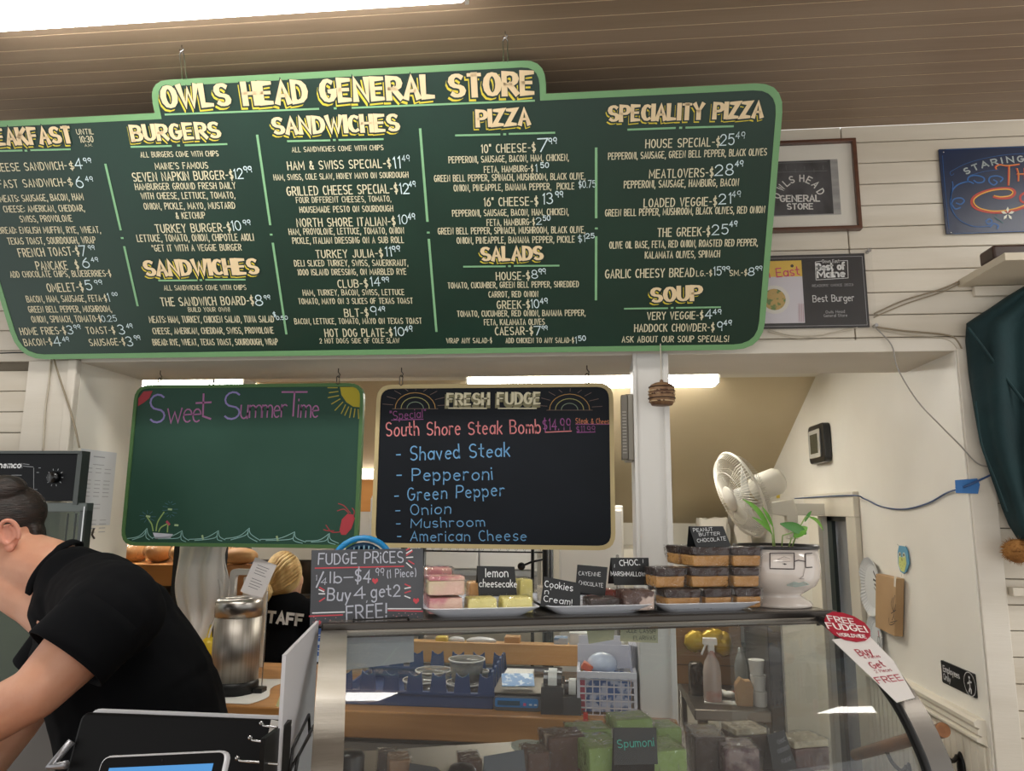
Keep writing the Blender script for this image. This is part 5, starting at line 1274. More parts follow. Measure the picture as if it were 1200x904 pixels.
obj('handle', MB().tube([(p.x+.1, 3.98, p.z+.1), (p.x+.14, 3.95, p.z+.1), (p.x+.14, 4.0, p.z+.1), (p.x+.1, 4.02, p.z+.1)], .006, 6), chrome, pt, smooth=True)
# far shelf seen between the chalkboards
a = pxbox(420, 562, 440, 600, 3.2, .1)
obj('cabinet_box', MB().bb(-1.31, -1.1, 3.9, 4.04, on(1, 3.9, 430, 600).z, on(1, 3.9, 430, 562).z), mat('orange_wood', 'c58a4a'), label='brown wooden box on the far kitchen shelf between the chalkboards', cat='box')
obj('cabinet_box', MB().bb(-1.32, -1.1, 3.88, 4.1, KF, on(1, 3.9, 430, 600).z), gw_, label='white kitchen cabinet under the brown box between the chalkboards', cat='cabinet')
u = on(1, 4.1, 418, 561); u2 = on(1, 4.1, 446, 546)
tl2 = thing('shelf_light', 'small white light bar in the kitchen between the chalkboards', 'light', (u.x, 4.1, u.z), 'kitchen tube lights')
obj('diffuser', MB().bb(u.x-.3, u2.x+.1, 4.16, 4.19, u.z, u2.z), mat('shelf_tube', 'fff6e6', .5, emit=4), tl2)
obj('housing', MB().bb(u.x-.3, u2.x+.1, 4.19, 4.22, u.z-.01, u2.z+.01), wm, tl2)
# right part of the kitchen: stainless table with things
zt_t = on(1, 2.75, 860, 830).z; stm = mat('table_steel', '7b756d', .3, .9)
p0 = on(2, zt_t, 814, 832); p1 = on(2, zt_t, 903, 834); p2 = on(2, zt_t, 797, 788)
tb_ = thing('steel_table', 'stainless steel prep table seen through the right half of the case', 'table', ((p0.x+p1.x)/2, p0.y, KF))
yb0, yb1 = p0.y, p0.y+.62
obj('tabletop', MB().bb(p0.x, p1.x, yb0, yb1, zt_t-.035, zt_t), stm, tb_, bev=.004)
for x in (p0.x+.03, p1.x-.03):
    for y in (yb0+.03, yb1-.03): obj('leg', MB().cyl((x, y, KF), (x, y, zt_t-.035), .018, n=12), stm, tb_, smooth=True)
obj('lower_shelf', MB().bb(p0.x+.02, p1.x-.02, yb0+.03, yb1-.03, zt_t-.32, zt_t-.3), stm, tb_)
p = on(2, zt_t-.3, 848, 858); obj('bucket', MB().lathe([(.05, 0), (.056, .13), (.06, .132), (.06, .145), (.0, .145)], (on(1, yb0+.2, 842, 850).x, yb0+.2, zt_t-.2995), 24), mat('bucket', 'b9c0c6', .4, col2='38598f', scale=3), label='blue lidded white tub on the lower shelf of the steel table', cat='tub', smooth=True)
obj('dark_cloth', MB().ell((on(1, yb0+.2, 872, 860).x, yb0+.2, zt_t-.264), (.06, .1, .034)), mat('dark_cloth', '2c2a28', .8), label='dark cloth bundle on the lower shelf of the steel table', cat='cloth', smooth=True)
crd = mat('cardboard', 'a17c55', .7, col2='96714b', scale=3)
a = pxbox(790, 738, 868, 795, yb0+.4, .2)
cbx = obj('cardboard_box', MB().bb(a[0], a[1], yb0+.38, yb0+.6, zt_t, a[5]+.12), crd, label='brown cardboard box at the back of the steel table', cat='box', bev=.002)
obj('box_seam', MB().bb(a[0], a[1], yb0+.378, yb0+.381, zt_t+.07, zt_t+.074), mat('cardboard_dark', '6f5336', .8), cbx)
yl = mat('yellow_foil', 'c9a832', .3, .3, bump=.8, bscale=12, col2='b8922a', scale=6)
for px, py, rx_, rz_, lb in ((815, 752, .045, .04, 'yellow crinkled snack bag hanging left over the cardboard box'), (836, 748, .05, .035, 'yellow crinkled snack bag in the middle over the cardboard box'), (848, 755, .035, .045, 'yellow crinkled snack bag right behind the spray bottle')):
    p = on(1, yb0+.357, px, py); obj('snack_bag', wobble(MB().ell(p, (rx_, .025, rz_), n=14, m=10), .004, random), yl, label=lb, cat='bag', smooth=True)
Yv = yb0+.12; p = on(1, Yv, 835, 808); zt_v = on(1, Yv, 835, 746).z; H_ = zt_v-zt_t
sb_ = thing('spray_bottle', 'clear spray bottle with white trigger and red liquid on the steel table', 'spray bottle', (p.x, Yv, zt_t))
obj('bottle', MB().lathe([(.03, 0), (.032, .01), (.032, H_*.45), (.026, H_*.6), (.012, H_*.72), (.012, H_*.78)], (p.x, Yv, zt_t), 24), mat('spray_body', 'b5a8a2', .25, col2='c06a5c', scale=5, fac=(.5, .6)), sb_, smooth=True)
obj('trigger_head', MB().box((p.x-.004, Yv, zt_t+H_*.92), (.05, .02, .024)).box((p.x, Yv, zt_t+H_*.82), (.022, .02, .03)).box((p.x-.026, Yv, zt_t+H_*.8), (.006, .012, .045), Matrix.Rotation(.4, 3, 'Y')), mat('trigger_white', 'dedcd8', .4), sb_, bev=.003)
p = on(1, Yv+.1, 816, 800); hh_ = on(1, Yv+.1, 816, 776).z-zt_t
obj('steel_shaker', MB().lathe([(.028, 0), (.028, hh_*.9), (.02, hh_), (0, hh_)], (p.x, Yv+.1, zt_t), 24), mat('shaker', '3b3633', .2, .9, col2='b7b0a6', scale=12, stretch=(6, 6, .2), fac=(.55, .6)), label='dark shiny steel container left of the spray bottle', cat='container', smooth=True)
p = on(1, yb0+.06, 873, 815); hh_ = on(1, yb0+.06, 873, 795).z-zt_t
pbm = mat('kraft_paper', 'b98f5f', .7, col2='aa8152', scale=6, bump=.3, bscale=14)
S_ = Surf((p.x, yb0+.06, zt_t), (1, 0, 0), (0, 0, 1))
hh_ = on(1, yb0+.06, 873, 796).z-zt_t
obj('paper_bag', MB().prism([(-.027, 0), (.027, 0), (.03, hh_*.7), (.022, hh_*.93), (.004, hh_*.92), (-.012, hh_*1.02), (-.03, hh_*.75)], S_, -.04, 0), pbm, label='small brown paper bag standing on the steel table', cat='paper bag', bev=.004)
p = on(1, yb0+.06, 892, 810)
for k in range(3):
    obj('foam_cup', MB().lathe([(.022, 0), (.028, .05), (.0, .05)], (p.x-.004*k, yb0+.08, zt_t+.052*k), 16), mat('foam_white', 'd8d5d0', .6), label='white crumpled carton beside the brown paper bag, '+['bottom', 'middle', 'top'][k]+' of its stack', cat='carton', group='white cartons stacked on the steel table')
p = on(1, yb0+.2, 872, 790); obj('water_bottle', MB().lathe([(.026, 0), (.026, .1), (.018, .13), (.010, .15), (.010, .165), (0, .165)], (p.x, yb0+.25, zt_t), 18), thin_glass('pet', 'c5d2c8', 1.4, .05, milk=.25, base=.07), label='clear water bottle behind the brown paper bag', cat='bottle', smooth=True)
p = on(2, zt_t, 852, 815); obj('red_tray', MB().box((p.x, p.y, zt_t+.006), (.1, .05, .01)), mat('red_tray', '8e3a2c', .5), label='small flat red brown box lying on the steel table', cat='box', bev=.002)
p = on(2, zt_t, 844, 824); obj('paper_strip', MB().box((p.x, p.y, zt_t+.002), (.11, .045, .003), Matrix.Rotation(-.15, 3, 'Z')), pc, label='white folded paper strip at the front of the steel table', cat='paper')
for k, (dx_, dy_) in enumerate(((0, 0), (.035, .01), (.06, -.01))):
    p = on(1, Yv-.02, 836+8*k, 800); obj('napkin', MB().ell((p.x+.02, Yv+.07+dy_, zt_t+.012), (.022, .02, .012)), pc, label='crumpled white napkin at the foot of the spray bottle, '+['left', 'middle', 'right'][k]+' one', cat='napkin', group='crumpled napkins by the spray bottle', smooth=True)
# green sleeve stack and dark cabinet right of the table
p = on(1, yb0+.35, 885, 770); obj('cup_sleeve', MB().bb(p.x-.09, p.x+.0, yb0+.4, yb0+.5, zt_t, on(1, yb0+.4, 885, 754).z), mat('dark_green_box', '30453a', .5), label='dark green carton standing at the back of the steel table', cat='box', bev=.002)
p = on(1, yb0+.3, 885, 742); obj('paper_roll', MB().cyl((p.x-.045, yb0+.45, on(1, yb0+.4, 885, 754).z), (p.x-.045, yb0+.45, on(1, yb0+.4, 885, 754).z+.07), .04, n=20), mat('white_paper', 'd4d2cc'), label='white paper roll on top of the dark green carton', cat='paper roll', smooth=False)
a = pxbox(906, 735, 914, 900, yb0+.02, .1)
dkc = obj('tall_cabinet', MB().bb(p1.x+.004, a[1]+.02, yb0+.02, yb0+.6, KF, on(1, yb0, 905, 722).z), mat('charcoal_cabinet', '2b2926', .4), label='tall narrow charcoal cabinet right of the steel table', cat='cabinet', bev=.004)
obj('metal_edge', MB().bb(a[1]+.012, a[1]+.018, yb0+.012, yb0+.02, KF+.1, on(1, yb0, 905, 722).z), steel, dkc)
# white bags on ledge behind planter, left of the fan
Yx = 4.2; zx = on(1, Yx, 830, 642).z
lg = thing('kitchen_ledge', 'cream ledge with white folded bags under the sloping ceiling', 'ledge', (0, Yx, KF)); 
obj('ledge', MB().bb(.18, XR-.03, Yx, Yx+.5, KF, on(1, Yx, 830, 645).z), kit, lg)
zx = on(1, Yx, 830, 645).z
for x0, x1, y0, m_, lb in ((822, 855, 608, 'd9d3c8', 'white folded bag stack on the ledge behind the peanut butter sign'), (864, 884, 600, 'cfc8bb', 'taller white sack on the ledge behind the fan')):
    a = pxbox(x0, y0, x1, 640, Yx+.05, .2); obj('white_sack', wobble(gridbox((a[1]-a[0])/2, .1, 0, a[5]-zx, 3), .012, random), mat('sack'+m_, m_, .6, bump=.2, bscale=10), label=lb, cat='bag', smooth=True, bev=.01).location = ((a[0]+a[1])/2, Yx+.2, zx)
# ================================================================ FRONT WALL, RIGHT
WS = Surf((0, YW-.006, 0), (1, 0, 0), (0, 0, 1))
def wq(px, py): return WS.uv(px, py)
def wrect(x0, y0, x1, y1):
    a = wq(x0, y0); b = wq(x1, y1); return a[0], b[1], b[0], a[1]
def tl(S, rows, m_, parent, name='lettering', w=.13, h=.001, vw=None, jit=0, gap=1.5):
    for s, x0, y0, x1, y1, hh in rows: mb = MB(); ptext(mb, S, s, x0, y0, x1, y1, hh, w=w, h=h, vw=vw, jit=jit, gap=gap); obj(name, mb, m_, parent)
KR = lambda x, y: (880+x/3.478, 140+y/3.478)
brf = mat('walnut_frame', '5f3a26', .35, col2='4c2d1c', scale=10, stretch=(1, 1, 4), coat=.3)
x1, zt_ = wq(1000.5, 165); _, zb_ = wq(1001, 271); x0 = x1-.33
pf = thing('framed_photo', 'wood framed black and white photograph of the store sign, right of the menu board', 'picture', (x0, YW, zb_))
obj('mat_board', MB().prism(rect(x0+.01, zb_+.01, x1-.01, zt_-.01), WS, 0, .006), mat('mat_board', 'ddd8cc', .4), pf)
obj('frame', MB().ring(rect(x0, zb_, x1, zt_), rect(x0+.011, zb_+.011, x1-.011, zt_-.011), WS, 0, .02), brf, pf, bev=.002)
W2 = Surf((0, YW-.0125, 0), (1, 0, 0), (0, 0, 1))
a = W2.uv(*KR(352, 162)); b = W2.uv(*KR(352, 388)); xl = W2.uv(*KR(0, 162))[0]-.02
obj('photo_print', MB().prism([(xl, b[1]), (a[0], b[1]), (a[0], a[1]), (xl, a[1])], W2, 0, .0006), mat('photo_grey', '8e8d8b', .3, col2='a5a39f', scale=8, stretch=(1, 1, 8)), pf)
mb = MB(); c = W2.uv(*KR(322, 165)); d = W2.uv(*KR(322, 385)); mb.prism([(xl, d[1]), (c[0], d[1]), (c[0], c[1]), (xl, c[1])], W2, .0006, .001); obj('photo_building', mb, mat('photo_dark', '2f3033', .3, col2='505154', scale=20, stretch=(1, 1, .4)), pf)
mb = MB()
for k in range(9): p = W2.uv(*KR(-10+38*k, 190+(k % 2)*12)); ribbon(mb, W2, [(p[0], p[1]), (p[0], p[1]-.012)], .001, .0012)
for y_ in (178, 215): pline(mb, W2, [KR(0, y_+5), KR(310, y_-5)], .0012, .0012)
obj('photo_shingles', mb, mat('photo_light', '77787a'), pf)
tl(W2, [('GENERAL', *KR(120, 324), *KR(280, 322), 24/3.478), ('STORE', *KR(148, 356), *KR(252, 355), 22/3.478)], mat('photo_white', 'e2e0da'), pf, w=.18, h=.0014, vw=.24)
cxp, cyp, Rp = 180, 340, 98; mb = MB()
arc_ = [('O', 118, 305), ('W', 134, 274), ('L', 153, 256), ('S', 170, 246), ('H', 207, 241), ('E', 230, 247), ('A', 252, 262), ('D', 272, 290)]
for i, (ch, px, py) in enumerate(arc_):
    a0_, a1_ = arc_[max(0, i-1)], arc_[min(7, i+1)]; dx, dy = a1_[1]-a0_[1], a1_[2]-a0_[2]; l_ = math.hypot(dx, dy); dx, dy = dx/l_*8, dy/l_*8
    ptext(mb, W2, ch, *KR(px-dx, py-dy), *KR(px+dx, py+dy), 26/3.478, w=.17, h=.0014)
obj('lettering', mb, mat('photo_white', 'e2e0da'), pf)
obj('glazing', MB().prism(rect(x0+.011, zb_+.011, x1-.011, zt_-.011), WS, .014, .0145), thin_glass('picture_glass', 'ffffff', .8), pf)
# award plaque
x1, zt_ = wq(1011, 297.5); _, zb_ = wq(1020, 384); x1 = (x1+wq(1020, 384)[0])/2; x0 = x1-.36
aw = thing('award_plaque', 'black award plaque reading Best of Maine, Best Burger, behind clear acrylic', 'plaque', (x0, YW, zb_))
W3 = Surf((0, YW-.0102, 0), (1, 0, 0), (0, 0, 1))
obj('backing', MB().prism(rect(x0, zb_, x1, zt_), WS, 0, .004), mat('plaque_black', '232427', .3), aw)
obj('inner_line', MB().ring(rect(x0+.006, zb_+.006, x1-.006, zt_-.008), rect(x0+.0072, zb_+.0072, x1-.0072, zt_-.0092), WS, .004, .0045), mat('plaque_line', '9a9a9c', .4), aw)
obj('acrylic', MB().prism(rect(x0-.01, zb_-.008, x1+.016, zt_+.014), WS, .012, .014), thin_glass('acrylic', 'ffffff', 1.0), aw)
for px, py in ((1016, 296), (1024, 383)):
    p = wq(px, py); obj('standoff', MB().cyl(WS.p(*p, 0), WS.p(*p, .02), .005, n=12), chrome, aw, smooth=False)
m_ = mat('plaque_white', 'd9d9d6', .5)
bx0, by0 = KR(262, 585); bx1, by1 = KR(395, 652)
mb = MB()
for pts in [[KR(290, 578), KR(262, 582), KR(265, 655), KR(396, 647), KR(393, 576), KR(362, 577)]]: pline(mb, W3, pts, .0016)
obj('logo_frame', mb, m_, aw)
tl(W3, [('Best of', *KR(270, 603), *KR(382, 598), 26/3.478), ('Maine', *KR(272, 632), *KR(382, 628), 26/3.478)], m_, aw, w=.24, vw=.28)
tl(W3, [('Down East', *KR(292, 579), *KR(360, 578), 13/3.478), ('Best Burger', *KR(253, 732), *KR(420, 727), 26/3.478)], m_, aw, w=.11)
tl(W3, [("READERS' CHOICE 2023", *KR(250, 679), *KR(416, 674), 9/3.478), ('Owls Head', *KR(305, 786), *KR(382, 783), 11/3.478), ('General Store', *KR(297, 801), *KR(392, 799), 11/3.478)], mat('plaque_grey', 'a9a9a8', .5), aw, w=.13)
c0 = W3.uv(*KR(205, 575)); c1 = W3.uv(*KR(208, 830)); xl = c0[0]-.11
cov = obj('magazine_cover', MB().prism([(xl, c1[1]), (c0[0], c1[1]), (c0[0], c0[1]), (xl, c0[1])], W3, 0, .0006), mat('cover_sky', 'c9c4c9', .4), aw)
a = W3.uv(*KR(205, 640)); obj('cover_band', MB().prism([(xl, a[1]), (c0[0], a[1]), (c0[0], c0[1]), (xl, c0[1])], W3, .0006, .0009), mat('cover_yellow', 'd9b44a', .4), cov)
p = W3.uv(*KR(95, 735)); r = .042
obj('cover_plate', MB().lathe([(r, 0), (r, .0005), (0, .0005)], W3.p(p[0], p[1], .0009), 28, axis=W3.n, ), mat('cover_plate', 'd4cfc6', .4), cov)
obj('cover_food', MB().lathe([(r*.75, 0), (r*.75, .0005), (0, .0005)], W3.p(p[0], p[1], .0014), 20, axis=W3.n), mat('cover_food', 'b89a58', .5, col2='5f7a3a', scale=60, fac=(.5, .56)), cov)
tl(W3, [('n East', *KR(60, 630), *KR(198, 618), 34/3.478)], mat('cover_pink', 'c9406a'), cov, w=.13, h=.0014)
p = W3.uv(*KR(167, 598)); obj('cover_badge', MB().lathe([(.0045, 0), (.0045, .0005), (0, .0005)], W3.p(p[0], p[1], .0012), 16, axis=W3.n), mat('plaque_black', '232427'), cov)
mb = MB()
for k in range(4): pline(mb, W3, [KR(194+k*6, 752), KR(196+k*6, 826)], .0009, .0012)
obj('cover_stripes', mb, mat('cover_stripe', '9a4a55'), cov)
# blue tin sign
TS_Y = YW-.012; TS = Surf((0, TS_Y, 0), (1, 0, 0), (0, 0, 1))
KT = lambda x, y: (1090+x/7.536, 160+y/7.533)
a = TS.uv(1101, 175); b = TS.uv(1108, 276); x0 = (a[0]+b[0])/2; x1 = x0+.42; z1, z0 = a[1], b[1]+.004
ts = thing('tin_sign', 'dark blue painted tin sign with scrolls, a white flower and the word STARING', 'sign', (x0, YW, z0))
nb = mat('navy_enamel', '15284a', .35, col2='11203d', scale=4)
obj('plate', MB().prism(rect(x0, z0, x1, z1, .003), TS, -.003, 0), nb, ts)
for px, py in ((116, 139), (183, 850)):
    p = TS.uv(*KR(0, 0)) if 0 else TS.uv(*KT(px, py)); obj('rivet', MB().ell(TS.p(*p, .001), (.0022, .0012, .0022), n=10, m=6), chrome, ts, smooth=True)
scr = mat('scroll_blue', '2a5f9c', .5)
def tstroke(polys, w, m_, nm, h=.001, k=6):
    for p in polys: mb = MB(); ribbon(mb, TS, [TS.uv(*KT(*q)) for q in arcpts(p, k)], w, h); obj(nm, mb, m_, ts)
tstroke([[(210, 330), (185, 345), (175, 320), (200, 300), (320, 240), (500, 190), (700, 160), (900, 150)], [(350, 345), (480, 310), (600, 295)], [(108, 170), (125, 400), (165, 815)], [(140, 118), (480, 105), (829, 92)], [(205, 862), (500, 850), (829, 838)]], .0011, scr, 'scroll_line')
tstroke([[(195, 400), (200, 440), (185, 500), (175, 570), (190, 640), (230, 710), (300, 765), (400, 798), (520, 795)]], .0022, scr, 'scroll_line')
tstroke([[(180, 560), (190, 490), (240, 430), (330, 400), (380, 415)], [(330, 400), (340, 360), (400, 345), (470, 365), (470, 400), (420, 410), (385, 390)], [(185, 600), (210, 555), (270, 545), (300, 570), (270, 600), (230, 590)], [(190, 600), (220, 640), (265, 630)],
          [(620, 400), (640, 370), (590, 350), (530, 360), (520, 400), (560, 430), (590, 405), (560, 385)], [(530, 800), (560, 770), (600, 790), (590, 815)], [(490, 750), (520, 730), (545, 750), (520, 775), (495, 765)]], .004, scr, 'scroll')
mb = MB()
arc_ = [('S', 335, 303, 40), ('T', 408, 272, 46), ('A', 487, 247, 60), ('R', 573, 226, 50), ('I', 637, 214, 2), ('N', 708, 206, 55), ('G', 800, 200, 52), ('', 880, 196, 1)]
for i, (ch, px, py, ww) in enumerate(arc_[:-1]):
    a0_, a1_ = arc_[max(0, i-1)], arc_[i+1]; dx, dy = a1_[1]-a0_[1], a1_[2]-a0_[2]; l_ = math.hypot(dx, dy); dx, dy = dx/l_*ww/2, dy/l_*ww/2
    ptext(mb, TS, ch, *KT(px-dx, py-dy), *KT(px+dx, py+dy), 48/7.5, w=.24, h=.0012)
obj('lettering', mb, mat('sign_silver', '9fa8a6', .5), ts)
org = mat('sign_orange', 'd98a3a', .5); rdm = mat('sign_red', 'b03a30', .5)
tstroke([[(582, 290), (575, 270), (610, 250), (680, 262), (785, 248)], [(692, 262), (690, 350), (688, 432)], [(762, 285), (775, 330), (775, 395)], [(829, 285), (835, 390)], [(765, 335), (830, 335)]], .0042, rdm, 'lettering', .001)
tstroke([[(585, 290), (580, 272), (612, 254), (680, 258), (782, 246)], [(698, 262), (698, 350), (694, 432)], [(768, 285), (780, 330), (780, 395)], [(832, 285), (840, 390)], [(768, 332), (832, 332)]], .0024, org, 'lettering', .0014)
tstroke([[(560, 535), (620, 548), (710, 540), (748, 500), (720, 465), (640, 458), (540, 470), (430, 505), (370, 555), (372, 610), (430, 650), (540, 672), (660, 670), (760, 650), (840, 620)]], .0062, rdm, 'lettering', .001)
tstroke([[(565, 525), (620, 535), (700, 525), (728, 495), (700, 472), (640, 468), (540, 480), (440, 515), (385, 560), (395, 605), (450, 640), (550, 660), (660, 655), (760, 635), (840, 605)]], .0034, mat('sign_yellow', 'dca63c', .5), 'lettering', .0014)
tstroke([[(829, 500), (795, 530), (800, 570), (829, 585)]], .006, rdm, 'lettering', .001)
mb = MB()
for k in range(5):
    a_ = math.radians(90+72*k); c = (682, 685); pfill(mb, TS, [KT(c[0]+r_*math.cos(a_+o_), c[1]-r_*math.sin(a_+o_)) for r_, o_ in ((6, 0), (40, -.32), (62, 0), (40, .32))], h=.0018)
obj('painted_flower', mb, mat('flower_white', 'd6d6c6', .5), ts)
tstroke([[(600, 740), (570, 715)], [(640, 765), (600, 735)], [(600, 695), (580, 690)]], .002, mat('leaf_teal', '2f6a6a'), 'painted_leaf')
# corner shelf with wood block
KQ = lambda x, y: (1100+x/6.46, 280+y/6.457)
sh = thing('wall_shelf', 'cream painted wooden wall shelf at the right edge above the green sweater', 'shelf', (1.3, YW, 2.2))
z_s = wq(*KQ(160, 365))[1]; xs0 = wq(*KQ(152, 370))[0]
pA = on(2, z_s+.0, *KQ(152, 378)); pB = on(2, z_s, *KQ(505, 162))
y2 = pB.y; x2 = pB.x
S_ = Surf((0, 0, z_s), (1, 0, 0), (0, 1, 0))
obj('board', MB().prism([(xs0, YW-.004), (x2, y2), (x2+.3, y2), (x2+.3, YW-.004)], S_, 0, .02), mat('shelf_cream', 'c6bba6', .5, bump=.1, bscale=30), sh, bev=.001)
obj('cleat', MB().bb(wq(*KQ(255, 400))[0], 1.9, YW-.02, YW-.004, z_s-.03, z_s-.002), plankm, sh, bev=.002)
bz = z_s+.02; p = on(2, bz, *KQ(420, 150)); 
obj('wood_block', MB().bb(p.x-.0, p.x+.09, p.y-.0, p.y+.07, bz, bz+.037), mat('dark_walnut', '3b2418', .4, col2='2b1911', scale=12), label='dark brown wooden block on the cream wall shelf', cat='block', bev=.006)
# hanging green sweater with fur pompom
sw_m = mat('teal_fleece', '0f3033', .9, col2='0c282b', scale=9, bump=.3, bscale=60)
KS = lambda x, y: (1000+x/2.51, 320+y/2.511)
def swe(px, py, Y): return on(1, Y, px, py)
outL = [(1200, 338), (1180, 350), (1158, 365), (1134, 380), (1133, 400), (1137, 440), (1143, 480), (1150, 520), (1163, 560), (1176, 596), (1184, 615), (1195, 632), (1204, 640)]
def swf(u, v):
    k = v*(len(outL)-1); i = min(int(k), len(outL)-2); f = k-i; lx = outL[i][0]*(1-f)+outL[i+1][0]*f; ly = outL[i][1]*(1-f)+outL[i+1][1]*f
    x = lx+(1290-lx)*u; y = ly+(22 if v < .25 else 0)*u*-1*(1-v*4 if v < .25 else 0)
    Y = YW-.035-.05*math.sin(min(1, u*5)*math.pi/2)-.012*math.sin(u*26+v*5)*min(1, u*6)-.008*math.sin(v*14+u*9)
    return swe(x, y, Y)
sw = obj('sweater', MB().grid(swf, 30, 36), sw_m, label='dark teal fleece sweater hanging at the right edge of the wall', cat='sweater', smooth=True, solid=.01)
mb = MB(); mb.tube([swe(x, y, YW-.1) for x, y in arcpts([(1134, 384), (1150, 405), (1176, 440), (1205, 478)])], [.004]*19, 6); obj('sleeve_fold', mb, sw_m, sw, smooth=True)
mb = MB(); mb.tube([swe(x, y, YW-.085) for x, y in arcpts([(1143, 470), (1150, 520), (1165, 560), (1180, 600)])], [.003]*19, 6); obj('side_seam', mb, sw_m, sw, smooth=True)
pc_ = on(1, YW-.07, 1192, 646)
mb = MB(); rr = random.Random(3)
mb.ell(pc_, (.03, .028, .03), n=14, m=10)
for k in range(420):
    d = Vector((rr.gauss(0, 1), rr.gauss(0, 1), rr.gauss(0, 1))).normalized(); a = pc_+d*.026; b = pc_+(d+Vector((rr.uniform(-.4, .4), rr.uniform(-.4, .4), rr.uniform(-.5, .2)))*.5).normalized()*rr.uniform(.034, .042); s = d.orthogonal().normalized()*.0022
    mb.add([a-s, a+s, b], [(0, 1, 2)])
obj('fur_pompom', mb, mat('ginger_fur', 'a5753c', .9, col2='8a5d2c', scale=30), label='ginger fluffy pompom hanging below the teal sweater', cat='pompom', smooth=True)
obj('peg_rail', MB().bb(wq(1181, 690)[0], 1.9, YW-.03, YW-.004, wq(1181, 698)[1], wq(1181, 688)[1]), plankm, label='small cream painted wooden peg rail below the fur pompom', cat='rail', bev=.002)
# cables on the wall
def cable(name, label, pts, r, m_, Y=YW-.012, k=6, S3=None):
    q = [on(1, Y, *p) if len(p) == 2 else Vector(on(1, p[2], p[0], p[1])) for p in pts]
    q = [Vector(v) for v in arcpts([tuple(v) for v in q], k)]
    return obj(name, MB().tube(q, r, 6), m_, label=label, cat='cable', smooth=True)
cbm = mat('cable_cream', 'b7ae9c', .5); cbd = mat('cable_tan', '8d8069', .5)
cable('cable', 'double tan cable running up from the plaque corner to the cream shelf', [(1024, 368), (1060, 352), (1100, 340), (1124, 330)], .0022, cbd)
cable('cable', 'second tan cable just below the double one toward the shelf', [(1024, 372), (1062, 356), (1102, 343), (1126, 332)], .0018, cbd)
cable('cable', 'tan cable running right from the plaque corner down behind the sweater', [(1026, 383), (1060, 388), (1105, 392), (1122, 400), (1135, 430)], .0024, cbd)
cable('cable', 'thin cream cable beneath the tan one, behind the sweater', [(1028, 386), (1062, 392), (1100, 396), (1118, 404), (1132, 432)], .0015, cbm)
cable('cable', 'grey cable drooping from the plaque across the opening corner to the sweater', [(1026, 384, YW-.02), (1045, 405, YW-.02), (1052, 432, YW-.02), (1075, 470, YW-.02), (1105, 502, YW-.025), (1125, 522, YW-.025), (1145, 543, YW-.025), (1162, 548, YW-.025)], .0018, mat('cable_grey', '8f8a82', .5))
cable('cable', 'thin white wires under the award plaque at the menu board edge', [(900, 386), (925, 393), (955, 394), (985, 388), (1005, 384)], .0014, cbm)
cable('cable', 'second thin wire under the award plaque', [(900, 389), (935, 397), (960, 393), (1000, 386)], .0011, cbm)
bcm = mat('cable_blue', '2c4a78', .4)
pp_ = [sy(938, 584.5), sy(1004, 581), sy(1015, 585), sy(1035, 594), sy(1062, 597), sy(1090, 590), sy(1112, 578)]
pp_ = [Vector((XR-.026 if i < 2 else XR-.006, p.y, p.z)) for i, p in enumerate(pp_)]+[Vector(on(1, YW-.022, 1130, 571)), Vector(on(1, YW-.022, 1163, 556))]
obj('cable', MB().tube([Vector(v) for v in arcpts([tuple(v) for v in pp_], 6)], .0026, 6), bcm, label='dark blue cable drooping along the side wall above the doorway', cat='cable', smooth=True)
tape = mat('blue_tape', '2f6aa8', .6, bump=.1)
a = on(1, YW-.02, 1118, 564); tpm = MB()
T0 = Surf((0, YW-.0185, 0), (1, 0, 0), (0, 0, 1)); q = [T0.uv(*p) for p in [(1119, 563), (1145, 561), (1148, 568), (1146, 579), (1120, 578)]]
obj('blue_tape', MB().prism(q[::-1], T0, 0, .0012).add([(XR-.0012, sy(1120, 580).y+.0, sy(1119, 580).z+.02), (XR-.0012, YW-.016, T0.uv(1119, 563)[1]), (XR-.0012, YW-.016, T0.uv(1120, 578)[1])], [(0, 1, 2)]), tape, label='piece of blue masking tape holding the cable at the wall corner', cat='tape')

# ================================================================ SIDE WALL (right of the opening)
VS = Surf((XR, 0, 0), (0, -1, 0), (0, 0, 1))   # normal towards -x ?
if VS.n.x > 0: VS = Surf((XR, 0, 0), (0, 1, 0), (0, 0, 1))
sgn = VS.ex.y
def vq(px, py): return VS.uv(px, py)
KW = lambda x, y: (960+x/3.767, 560+y/3.767)
# Employees Only
q = [vq(*p) for p in [(1105, 774), (1143.5, 790.5), (1144.5, 820.5), (1106, 798)]]
xs_ = [p[0] for p in q]; zs_ = [p[1] for p in q]
x0, x1 = min(xs_), max(xs_); z0, z1 = (q[2][1]+q[3][1])/2, (q[0][1]+q[1][1])/2
eo = thing('door_sign', 'black sign with white lettering reading Employees Only on the side wall', 'sign', VS.p((x0+x1)/2, z0))
obj('plate', MB().prism(rect(x0, z0, x1, z1, .006), VS, 0, .004), mat('sign_black', '17181a', .3), eo)
VE = Surf(VS.p(0, 0, .0042), VS.ex, VS.ey)
lefts, rights = (x1, x0) if VS.uv(1105, 780)[0] > VS.uv(1143, 800)[0] else (x0, x1)
KE = lambda x, y: (1060+x/6.28, 760+y/6.28)
sw_ = mat('sign_white', 'cfcfcf', .5)
tl(VE, [('Employees', *KE(288, 148), *KE(408, 205), 40/6.28), ('Only', *KE(290, 205), *KE(342, 235), 40/6.28)], sw_, eo, w=.16)
c = VE.uv(*KE(482, 265)); rz_ = .034
mb = MB(); ribbon(mb, VE, [(c[0]+rz_*.88*math.cos(t*math.pi/14), c[1]+rz_*.88*math.sin(t*math.pi/14)) for t in range(29)], .002, .0008)
s_ = 1
